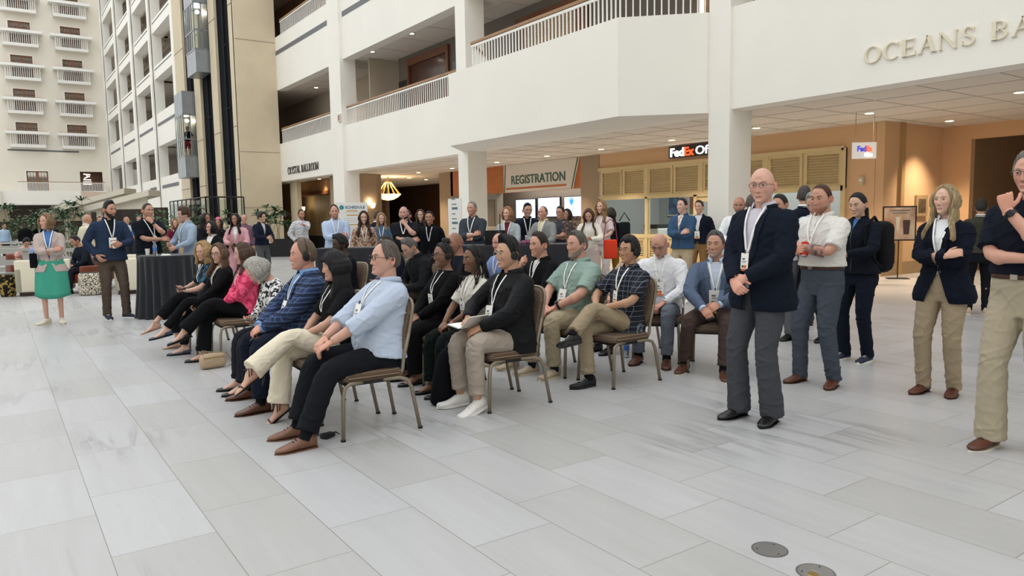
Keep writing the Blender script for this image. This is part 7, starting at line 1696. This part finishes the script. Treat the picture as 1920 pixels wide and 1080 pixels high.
# ---- glass rail on a raised landing
t = thing('glass_balustrade', 'black framed glass balustrade on the landing below the lift tower', 'balustrade', (7.95, 35.4, 1.35))
gl = MB(); fr = MB()
P0 = Vector((0, 8.2, 0)); P1 = Vector((0, 0, 0)); P2 = Vector((1.68, 0, 0))
for a, b, n in ((P0, P1, 8), (P1, P2, 3)):
    d = (b - a)
    for k in range(n + 1):
        p = a + d*k/n; MB().box(p.x - .025, p.x + .025, p.y - .025, p.y + .025, 0, 1.28).build('post', M_BLACK, t)
    fr.tube([a + Vector((0, 0, 1.28)), b + Vector((0, 0, 1.28))], .035, 8)
    s = Vector((-d.y, d.x, 0)).normalized()*.006
    for k in range(n): p, q = a + d*(k + .06)/n, a + d*(k + .94)/n; gl.loft([[p - s + Vector((0, 0, .1)), p + s + Vector((0, 0, .1)), p + s + Vector((0, 0, 1.18)), p - s + Vector((0, 0, 1.18))], [q - s + Vector((0, 0, .1)), q + s + Vector((0, 0, .1)), q + s + Vector((0, 0, 1.18)), q - s + Vector((0, 0, 1.18))]])
fr.build('top_rail', M_BLACK, t, True); gl.build('glass_panels', M_GLASS, t)
bx('wall_landing', 7.9, 9.72, 35.35, 43.8, 0, 1.35, M_TANW)
# ---- kiosk roofs and slanted canopy at the far end
M_SIDING = mat('cream_siding', 'd9d2c2', .7, bump=1.0, bscale=9, stretch=(.01, .01, 1))
M_BEAM = mat('roof_beam', 'd8d0bf', .7)
def kiosk(x0, y0, z0, x1, y1, z1, zb, lab):
    L = math.hypot(x1-x0, y1-y0); t = thing('kiosk', lab, 'kiosk', (x0, y0, 0), math.atan2(y1-y0, x1-x0))
    MB().prism([(0, z0), (L, z1), (L, z1 + .26), (0, z0 + .26)], 'y', -.35, 1.0).build('roof', M_BEAM, t)
    MB().prism([(L*.12, zb), (L - .25, zb), (L - .25, z1 - .04), (L*.12, z0 + (z1-z0)*.12)], 'y', .0, .12).build('gable_wall', M_SIDING, t)
    for k in (L*.16, L*.95): MB().box(k - .1, k + .1, 0, .2, 0, zb + .1).build('post', M_BEAM, t)
    MB().box(L*.2, L*.92, 2.2, 2.4, 0, zb + .1).build('back_panel', mat('kiosk_dark', '3c342e', .8), t)
kiosk(3.64, 39.2, 2.05, 6.12, 37.7, 2.76, 2.16, 'near kiosk with sloping pale roof behind the bearded man in the fleece')
kiosk(2.5, 43.2, 2.05, 5.6, 41.3, 2.98, 2.2, 'farther kiosk with sloping pale roof above the cream blazer man')
t = thing('slanted_canopy', 'slanted pinkish canopy panel under the far gallery', 'canopy', (5.5, 63.5, 0)); MB().prism([(0, 3.95), (3.2, 3.80), (3.2, 3.4), (.3, 2.9)], 'y', 0, .15).build('canopy_panel', mat('pink_canvas', 'c9b4a2', .8, bump=.6, bscale=6, stretch=(3, 1, .05)), t); MB().box(0, .12, .02, .2, 0, 3.9).box(3.1, 3.2, .02, .2, 0, 3.6).build('frame', M_BEAM, t)
# ---- glass lifts
def lift(y, z, lab, person_=False):
    t = thing('glass_lift', lab, 'lift', (9.0, y, z)); M = Matrix.Identity(4); g = M_GLASS; sx = .08
    MB().box(sx, .80, -1.05, 1.05, -1.15, .0).build('lower_skirt', mat('lift_steel', '9aa0a6', .35, metal=.5, var=.15, vscale=2), t); MB().box(sx, .80, -1.05, 1.05, 2.35, 3.6).build('upper_skirt', mat('lift_steel', '9aa0a6', .35, metal=.5, var=.15, vscale=2), t)
    MB().box(.74, .79, -1.0, 1.0, 0, 2.35).build('back_wall', mat('lift_inside', '6a625a', .6), t)
    f = MB()
    for yy in (-1.03, -.5, 0, .5, 1.03): f.box(sx - .02, sx + .03, yy - .025, yy + .025, 0, 2.35)
    for zz in (0, .95, 2.3): f.box(sx - .02, sx + .03, -1.05, 1.05, zz - .03, zz + .05); f.box(sx, .74, -1.06, -1.01, zz - .03, zz + .05)
    f.box(sx + .35, sx + .39, -1.06, -1.01, 0, 2.35).build('window_frames', mat('lift_frame', '8b9196', .35, metal=.6), t)
    MB().box(sx, sx + .01, -1.03, 1.03, 0, 2.35).box(sx, .74, -1.035, -1.025, 0, 2.35).build('glass', g, t)
    MB().lathe([(.08, 2.33), (.08, 2.345)], 14, cx=.45).build('cab_light', mat('cab_glow', 'ffffff', .5, emit='ffe6bc', es=8), t)
    l = bpy.data.lights.new('cab_glow', 'POINT'); l.energy = 30; l.color = (1, .9, .75); l.shadow_soft_size = .1; o = bpy.data.objects.new('cab_glow', l); COL.objects.link(o); o.location = (9.5, y, z + 2.1)
lift(45.75, 5.2, 'glass lift with a person in red shorts inside, lower of two')
lift(41.9, 10.35, 'empty glass lift, the upper of two on the tower')
# ---- signs
def ring2(mb, cx, cy, rx, ry, tx, ty, a0, a1, d, M, n=36):
    k = max(4, int(n*abs(a1-a0)/360)); rr = []
    for i in range(k+1):
        a = R(a0 + (a1-a0)*i/k); c, s = math.cos(a), math.sin(a)
        o = (cx + rx*c, cy + ry*s); q = (cx + (rx-tx)*c, cy + (ry-ty)*s)
        rr.append([Vector((o[0], o[1], 0)), Vector((o[0], o[1], d)), Vector((q[0], q[1], d)), Vector((q[0], q[1], 0))])
    mb.loft(rr, M=M, caps=abs(a1-a0) < 359.9)
def poly2(mb, pts, d, M): mb.prism(pts, 'z', 0, d, M=M)
def serif_glyph(ch, M, d=.03):
    mb = MB(); T_, t_ = .135, .05; sf = .05
    def stem(x, w=T_, y0=0, y1=1, s0=True, s1=True):
        poly2(mb, [(x, y0), (x+w, y0), (x+w, y1), (x, y1)], d, M)
        for f, y in ((s0, y0), (s1, y1 - .04)):
            if f: poly2(mb, [(x - sf, y), (x + w + sf, y), (x + w + sf, y + .04), (x - sf, y + .04)], d*.98, M)
    def bar(x0, x1, y, h=t_): poly2(mb, [(x0, y), (x1, y), (x1, y + h), (x0, y + h)], d*.97, M)
    def diag(x0, y0, x1, y1, w): poly2(mb, [(x0, y0), (x0 + w, y0), (x1 + w, y1), (x1, y1)], d*.96, M)
    def vs(x, y0, y1): poly2(mb, [(x, y0), (x + .035, y0), (x + .035, y1), (x, y1)], d*.95, M)
    if ch == 'O': ring2(mb, .42, .5, .42, .52, .125, .045, 0, 360, d, M); w = .84
    elif ch == 'C': ring2(mb, .42, .5, .42, .52, .125, .045, 48, 312, d, M); vs(.68, .68, .98); w = .76
    elif ch == 'E': stem(.05); bar(.1, .58, .95); bar(.1, .48, .48); bar(.1, .62, 0); vs(.56, .78, 1.0); vs(.46, .40, .60); vs(.60, 0, .24); w = .68
    elif ch == 'L': stem(.05); bar(.1, .58, 0); vs(.57, 0, .26); w = .64
    elif ch == 'T': stem(.27, s1=False); bar(0, .67, .95); vs(0, .74, .99); vs(.635, .74, .99); w = .69
    elif ch == 'A': diag(.02, 0, .34, 1, .055); diag(.56, 0, .32, 1, .14); bar(.16, .56, .34, .045); bar(-.05, .15, 0, .035); bar(.5, .78, 0, .035); w = .74
    elif ch == 'N': stem(.06, .05, s1=True); diag(.66, -.02, .04, 1, .13); stem(.70, .05, s0=False); w = .84
    elif ch == 'M': stem(.05, .05); diag(.42, .05, .06, 1, .12); diag(.46, .05, .80, 1, .05); stem(.82, .13); w = 1.02
    elif ch == 'Y': stem(.28, y1=.48, s1=False); diag(.29, .42, .0, 1, .13); diag(.36, .42, .62, 1, .05); bar(-.05, .2, .96, .035); bar(.52, .76, .96, .035); w = .72
    elif ch == 'B': stem(.05, s0=True, s1=True); ring2(mb, .30, .745, .27, .255, .115, .045, 90, -90, d, M); ring2(mb, .30, .26, .33, .275, .125, .045, 90, -90, d, M); bar(.1, .32, .955, .045); bar(.1, .32, .49, .045); bar(.1, .32, 0, .045); w = .70
    elif ch == 'R': stem(.05); ring2(mb, .30, .735, .28, .265, .115, .045, 90, -90, d, M); bar(.1, .32, .955, .045); bar(.1, .32, .47, .045); diag(.60, 0, .28, .5, .13); bar(.58, .82, 0, .035); w = .78
    elif ch == 'S': ring2(mb, .29, .745, .25, .275, .105, .045, 30, 250, d, M); ring2(mb, .29, .255, .27, .275, .115, .045, 70, -150, d, M); poly2(mb, [(.09, .62), (.22, .62), (.52, .36), (.40, .36)], d*.9, M); vs(.48, .72, .98); vs(.03, .02, .28); w = .60
    else: return mb, .36
    return mb, w
def serif_sign(s, lab, X, y0, z0, h, width, m, name='wall_lettering', skip=None):
    t = thing(name, lab, 'lettering', (X, y0, z0)); tot = sum(serif_glyph(c, Matrix.Identity(4))[1] + .12 for c in s)*h; k = width/tot; cx = 0
    for c in s:
        M = Matrix(((0, 0, -1, 0), (-1, 0, 0, 0), (0, 1, 0, 0), (0, 0, 0, 1))) @ Matrix.Translation((cx*k, 0, 0)) @ Matrix.Diagonal((k*h, h, 1, 1))
        mb, w = serif_glyph(c, M)
        if mb.v: mb.build('letter_' + c.lower(), m, t)
        cx += (w + .12)*h
    return t
serif_sign('CRYSTAL BALLROOM', 'CRYSTAL BALLROOM in dark serif letters on the parapet near the tower', PXW - .002, 34.95, 3.68, .33, 4.05, mat('letter_dark', '5c564e', .6))
serif_sign('OCEANS BALLROOM', 'OCEANS BALLROOM in large cream serif letters above the coffered lobby opening', 11.555, 6.60, 3.83, .25, 4.15, mat('letter_cream', 'e6dcc4', .5))
# registration header panel
t = thing('registration_sign', 'white REGISTRATION panel with an orange line above the counter', 'sign', (WX - .01, 24.0, 2.46))
MB().prism([(.12, 0), (-4.12, 0), (-4.46, 1.05), (-.2 + .32, 1.05)][::-1], 'x', -.02, 0).build('panel', mat('sign_white', 'e3dccf', .6), t)
for (a, b) in (((.10, 0), (.02, 1.05)), ((-4.02, 0), (-4.36, 1.05))): MB().prism([(a[0], 0), (a[0] - .06, 0), (b[0] - .06, 1.05), (b[0], 1.05)], 'x', -.03, -.02).build('green_stripe', mat('sign_green', '4f6a62', .6), t)
MB().box(-.035, -.02, -3.75, -.05, .10, .17).build('orange_line', mat('sign_orange', 'c2703f', .6), t)
text('registration_text', 'REGISTRATION', mat('sign_green', '4f6a62', .6), face_mx(WX - .04, 23.62, 2.46 + .30), .46, .01, t, width=3.3, bold=.008)
# shop sign
M_LITW = mat('lit_white', 'ffffff', .5, emit='ffffff', es=1.3); M_LITO = mat('lit_orange', 'ff5a2a', .5, emit='f0522a', es=1.2)
t = thing('shop_sign', 'lit white and orange shop letters above the print shop windows', 'sign', (WX - .08, 15.36, 3.18))
MB().box(0, .08, -2.35, .04, -.03, .30).build('backing', mat('sign_back', '2c2a2a', .5), t)
text('sign_text', 'Fed', M_LITW, face_mx(WX - .09, 15.34, 3.19), .34, .03, t, width=.52, bold=.009); text('sign_text', 'Ex', M_LITO, face_mx(WX - .09, 14.80, 3.19), .34, .03, t, width=.36, bold=.009); text('sign_text', 'Office', M_LITW, face_mx(WX - .09, 14.38, 3.19), .34, .03, t, width=1.0)
t = thing('hanging_sign', 'small hanging glass shop sign with blue and orange letters', 'sign', (14.6, 8.55, 2.58), 0)
hs = Matrix.Translation((14.6, 8.55, 2.58)) @ Matrix.Rotation(math.atan2(-.30, .38), 4, 'Z')
mb = MB(); mb.box(0, .48, -.015, .015, 0, .33); o = mb.build('sign_plate', mat('frosted_plate', 'e9e4de', .3, emit='f4efe8', es=.25), t); o.rotation_euler = (0, 0, math.atan2(-.30, .38))
for q in (.06, .42):
    o = MB().tube([(q, 0, .33), (q, 0, .95)], .006, 6).build('hanger_rod', mat('rod_grey', '9a958c', .4, metal=.6), t); o.rotation_euler = (0, 0, math.atan2(-.30, .38))
fm = Matrix.Rotation(R(90), 4, 'X')
text('sign_text', 'Fed', mat('lit_blue', '3a3a9a', .5, emit='3d3fae', es=.9), hs @ Matrix.Translation((.09, -.022, .15)) @ fm, .15, .006, t, width=.18, bold=.007); text('sign_text', 'Ex', M_LITO, hs @ Matrix.Translation((.275, -.022, .15)) @ fm, .15, .006, t, width=.12, bold=.007); text('sign_text', 'Office', mat('lit_white2', 'ffffff', .5, emit='ffffff', es=1.4), hs @ Matrix.Translation((.24, -.022, .05)) @ fm, .085, .006, t, width=.16, bold=.004)
# schedule board on an easel
def board(x, y, z, w, h, face, lab, fn, name='sign_board', tilt=0):
    t = thing(name, lab, 'sign', (x, y, 0), R(face + 90)); Mz = Matrix.Translation((0, 0, z)) @ Matrix.Rotation(R(tilt), 4, 'Y')
    MB().box(-w/2, w/2, -.008, .008, 0, h, M=Mz).build('panel', mat('board_white', 'ecebe6', .6), t)
    for s in (-1, 1): MB().tube([(s*w*.35, .02, z + .1), (s*w*.45, .1, 0)], .012, 6).build('easel_leg', M_BLACK, t)
    MB().tube([(0, .03, z + h*.6), (0, .4, 0)], .012, 6).build('easel_leg', M_BLACK, t)
    Wm = Matrix.Translation((x, y, 0)) @ Matrix.Rotation(R(face + 90), 4, 'Z') @ Mz
    fn(t, Wm, Mz); return t
def tx(t, Wm, s, x, z, size, m, width=None, bold=0): text('print_text', s, m, Wm @ Matrix.Translation((x, -.010, z)) @ fm, size, .002, t, width=width, bold=bold)
def sched(t, Wm, Mz):
    tx(t, Wm, 'SCHEDULE', -.12, .64, .075, mat('ink_blue', '3f7288', .6), .38, .002)
    MB().lathe([(.045, 0), (.045, .004)], 20, M=Mz @ Matrix.Translation((-.19, -.009, .665)) @ Matrix.Rotation(R(90), 4, 'X')).build('emblem', mat('ink_teal', '3f8f9a', .6), t)
    mb = MB(); ml = MB()
    for z in (.585, .50, .31): mb.box(-.10, .12, -.011, -.008, z, z + .022, M=Mz)
    for k in range(14):
        z = .56 - k*.038
        if all(abs(z - q) > .03 for q in (.50, .31)): ml.box(-.16, .16 + .06*((k*7) % 3), -.011, -.008, z, z + .007, M=Mz)
    mb.build('header_bar', mat('ink_gold', 'c9a15e', .6), t); ml.build('text_lines', mat('ink_pale', 'b9c4c6', .7), t)
board(5.84, 13.85, 1.08, .62, .76, 245, 'white SCHEDULE board behind the man with elbow braces', sched)
def tall(t, Wm, Mz):
    for k in range(12):
        z = .12 + k*.105; MB().box(-.10, .10 - .04*(k % 3), -.011, -.008, z, z + (.05 if k % 3 == 0 else .02), M=Mz).build('printed_block', mat('ink_slate', '5d7680', .7), t)

board(8.25, 13.9, .62, .46, 1.30, 188, 'narrow tall white notice board turned almost edge on beside the pale column', tall)
# coffee poster on a stand
t = thing('poster_stand', 'black framed poster of two iced drinks on a thin stand by the ochre wall', 'poster', (16.32, 8.42, 0), R(270 - 5 + 0))
Ms = Matrix.Rotation(R(-60), 4, 'Z')
t.rotation_euler = (0, 0, R(-50))
MB().box(-.34, .34, -.012, .012, .84, 1.60).build('frame', M_BLACK, t); MB().box(-.31, .31, -.018, -.010, .87, 1.57).build('poster_print', mat('poster_paper', 'b9ac9c', .5, var=.35, vscale=2.2, c2='8a5f48'), t)
MB().lathe([(.07, -.28), (.085, .0), (.09, .03), (.01, .04)], 16, M=Matrix.Translation((.14, -.016, 1.26)) @ Matrix.Diagonal((1, .05, 1, 1))).build('cup_print', mat('iced_dark', '3d2c2a', .5), t); MB().lathe([(.06, -.27), (.075, .05), (.08, .08), (.01, .09)], 16, M=Matrix.Translation((-.03, -.015, 1.28)) @ Matrix.Diagonal((1, .05, 1, 1))).build('cup_print', mat('iced_pale', 'b8b3a6', .5), t)
Wp = Matrix.Translation((16.32, 8.42, 0)) @ Matrix.Rotation(R(-50), 4, 'Z')
MB().box(-.2, .2, -.021, -.018, 1.49, 1.52).box(-.15, .15, -.021, -.018, 1.44, 1.46).build('headline_bars', mat('poster_ink', '6d6a68', .6), t)
MB().lathe([(.012, .02), (.012, .84)], 8).build('pole', M_BLACK, t); MB().box(-.22, .22, -.14, .14, 0, .015).build('base', M_BLACK, t)
t = thing('framed_picture', 'small framed picture on the ochre return wall', 'picture', (18.28, 8.94, 1.36)); MB().box(-.27, .27, -.04, 0, 0, .50).build('frame', mat('frame_gold', 'a8906c', .5), t); MB().box(-.17, .17, -.046, -.04, .09, .41).build('picture_print', mat('picture_print', '6b5a48', .5, var=.6, vscale=9), t)
t = thing('fire_alarm', 'small pale fire alarm box on the ochre wall', 'alarm', (WX - .01, 9.47, 2.1)); MB().box(-.04, .01, -.07, .07, 0, .2).build('alarm_case', mat('alarm_case', 'cdbb9a', .5), t); MB().lathe([(.035, 0), (.035, .01)], 12, M=Matrix.Translation((-.04, 0, .12)) @ Matrix.Rotation(R(-90), 4, 'Y')).build('alarm_lens', WHITE, t)
t = thing('wall_switch', 'small switch plate behind the poster stand', 'switch', (17.15, 8.93, 1.2)); MB().box(-.06, .06, -.02, .02, 0, .22).build('plate', mat('alarm_case', 'cdbb9a', .5), t); MB().box(-.02, .02, -.03, -.02, .06, .16).build('switch_toggle', WHITE, t)
t = thing('fire_strobe', 'small red and white alarm strobe on the pale column', 'alarm', (11.49, 28.05, 5.35)); MB().box(-.05, .07, -.13, .13, 0, .30).build('strobe_case', mat('strobe_case', 'd9cfc4', .5), t); MB().box(-.055, -.05, -.08, .08, .05, .25).build('strobe_red', mat('strobe_red', 'a86a60', .5), t)
# hanging bowl lamp
t = thing('bowl_chandelier', 'glowing alabaster bowl lamp hung on fanned rods', 'chandelier', (15.6, 32.5, 2.55))
MB().lathe([(.02, -.16), (.25, -.12), (.48, .0), (.62, .14), (.60, .14), (.46, .02), (.24, -.10), (.02, -.13)], 36).build('bowl', mat('bowl_glow', 'ffe9c0', .5, emit='ffcf86', es=2.6), t, True)
mb = MB()
for k in range(12): a = 2*PI*k/12; mb.tube([(.58*math.cos(a), .58*math.sin(a), .13), (.14*math.cos(a), .14*math.sin(a), .72)], .012, 6)
mb.build('hanging_rods', mat('brass_rod', 'c9a35e', .35, metal=.7), t, True); MB().lathe([(.16, .70), (.16, .76), (.03, .78), (.03, .97)], 20).build('ceiling_rose', mat('brass_rod', 'c9a35e', .35, metal=.7), t, True)
l = bpy.data.lights.new('bowl_light', 'POINT'); l.energy = 60; l.color = WARM; l.shadow_soft_size = .2; o = bpy.data.objects.new('bowl_light', l); COL.objects.link(o); o.location = (15.6, 32.5, 3.05)
for x, y, s in ((13.4, 38.2, 'beside the ballroom doors'), (13.9, 30.55, 'behind the SCHEDULE board')):
    t = thing('wall_lamp', 'small glowing wall lamp %s' % s, 'lamp', (x, y, 2.0)); MB().lathe([(.05, 0), (.10, .05), (.12, .22), (.10, .22), (.04, .06)], 16).build('glass_shade', mat('lamp_glow', 'fff0d0', .5, emit='ffdb9a', es=2.5), t, True); MB().box(-.02, .12, -.03, .03, .02, .10).build('bracket', M_DKWOOD, t)
    l = bpy.data.lights.new('lamp_point', 'POINT'); l.energy = 9; l.color = WARM; l.shadow_soft_size = .1; o = bpy.data.objects.new('lamp_point', l); COL.objects.link(o); o.location = (x - .15, y, 2.3)
# monitors behind the counter
def monitor(y0, y1, z0, z1, lab, fn):
    t = thing('monitor', lab, 'screen', (18.93, (y0+y1)/2, z0)); w = abs(y0-y1)/2; h = z1-z0
    MB().box(-.02, .05, -w - .03, w + .03, -.03, h + .03).build('bezel', M_BLACK, t); MB().box(-.025, -.02, -w, w, 0, h).build('screen', mat('screen_pale', 'c9d2ee', .3, emit='bfcdf4', es=.95), t); fn(t, w, h)
def stx(s, t, y, z, size, m, width, bold=.004): text('screen_text', s, m, face_mx(18.92, y, z), size, .002, t, width=width, bold=bold)
monitor(26.6, 25.2, 1.45, 2.24, 'wall monitor showing BINGO in red letters, first of three behind the counter', lambda t, w, h: (stx('BINGO', t, 26.52, 1.78, .34, mat('scr_red', '9a4a3a', .5), 1.15, .012), stx('MOBILE', t, 26.5, 2.06, .11, mat('scr_ink', '4a5a7a', .5), .4)))
monitor(24.97, 23.55, 1.5, 2.27, 'pale blue wall monitor, middle of three behind the counter', lambda t, w, h: stx('welcome', t, 24.8, 1.98, .12, mat('scr_ink', '4a5a7a', .5), .5))
def hand_scr(t, w, h):
    b = mat('scr_blue', '2f8fe0', .5, emit='2f8fe0', es=.6); mb = MB(); mb.lathe([(.10, 0), (.10, .004)], 18, M=Matrix.Translation((-.03, .12, .55)) @ Matrix.Rotation(R(-90), 4, 'Y'))
    for k in range(5): a = R(35 + 32*k); mb.tube([(-.03, .12 + .08*math.cos(a), .55 + .08*math.sin(a)), (-.03, .12 + .2*math.cos(a), .55 + .2*math.sin(a))], .022, 6)
    mb.tube([(-.03, .12, .5), (-.03, -.02, .32), (-.03, .15, .12), (-.03, .35, .04)], .012, 6); mb.build('hand_graphic', b, t)
    m = mat('scr_ink', '4a5a7a', .5); stx('INVEST IN', t, 23.15, 1.94, .10, m, .42); stx('TRAINING THAT', t, 23.15, 1.82, .10, m, .78); stx('STICKS', t, 23.15, 1.70, .10, m, .32)
monitor(23.23, 22.1, 1.5, 2.26, 'wall monitor with a blue handprint graphic, last of three behind the counter', hand_scr)
t = thing('counter_card', 'small white notice card on the counter ledge beside the pale column', 'card', (WX + .1, 24.4, 1.13)); MB().box(-.02, .01, -.12, .12, 0, .34).build('card_face', WHITE, t)
# posters and furniture in the print shop
for y0, y1, z0, z1, c, c2, s in ((20.0, 20.0, 0, 0, 0, 0, 0),):
    pass
for yc, c, c2, s in ((18.6, '5a7690', '2c3a50', 'blue'), (17.6, '4f6a4a', '7a2f2a', 'green and red')):
    t = thing('wall_poster', '%s poster on the back wall of the print shop' % s, 'poster', (20.26, yc, 1.45)); MB().box(-.02, .0, -.30, .30, 0, .80).build('poster_frame', mat('poster_edge', 'b9b4aa', .5), t); MB().box(-.025, -.02, -.27, .27, .04, .76).build('poster_print', mat('shop_poster_' + c, c, .4, var=.7, vscale=4, c2=c2), t)
t = thing('shop_counter', 'dark service counter inside the print shop', 'counter', (18.6, 14.6, 0)); MB().box(-.4, .4, -2.2, 2.2, 0, 1.02).build('counter_body', mat('shop_dark', '2a2826', .5), t); MB().box(-.45, .45, -2.25, 2.25, 1.02, 1.07).build('counter_top', M_BLACK, t)
for y, s in ((15.6, 'near the shop door'), (17.3, 'behind the first window')):
    t = thing('printer', 'white copier in the print shop %s' % s, 'printer', (18.0, y, 0)); MB().rbox(-.3, .3, -.35, .35, 0, 1.05, .03).build('printer_body', mat('printer_white', 'c9c9c4', .5), t); MB().box(-.28, .28, -.3, .3, 1.05, 1.18).build('scanner_lid', mat('shop_dark', '2a2826', .5), t)
# lobby armchair and side table at the far right
t = thing('lobby_armchair', 'dark leather sling chair in the lobby behind the blonde woman', 'armchair', (18.6, 6.35, 0), R(120)); MB().rbox(-.3, .3, -.3, .3, .35, .47, .03).build('seat', M_DKWOOD, t, 'all'); MB().rbox(-.3, .3, -.36, -.28, .45, 1.0, .03).build('backrest', M_DKWOOD, t, 'all')
for sx in (-1, 1):
    MB().tube([(sx*.28, .28, 0), (sx*.28, -.3, .45)], .02, 6).build('leg', M_DKWOOD, t); MB().tube([(sx*.28, -.3, 0), (sx*.28, .28, .42)], .02, 6).build('leg', M_DKWOOD, t)
t = thing('flower_stand', 'tall white vase of dried branches beside the grey polo man', 'vase', (8.5, 10.25, 0)); MB().lathe([(.12, 0), (.13, .02), (.09, .4), (.11, .72), (.07, .78)], 20).build('vase', mat('vase_white', 'd9d4cc', .4), t, True)
mb = MB(); rs = random.Random(5)
for k in range(26):
    a = rs.uniform(0, 6.28); r_ = rs.uniform(.05, .2); top = Vector((r_*math.cos(a), r_*math.sin(a), rs.uniform(1.0, 1.5))); mb.tube([(0, 0, .75), top*.7 + Vector((0, 0, .2)), top], .005, 5); mb.sphere(top, .028, 6, 5)
mb.build('branches', mat('dried', '9a7a6c', .8, var=.5, vscale=20), t, True)
# bracket shelf of grey partition and office details end here
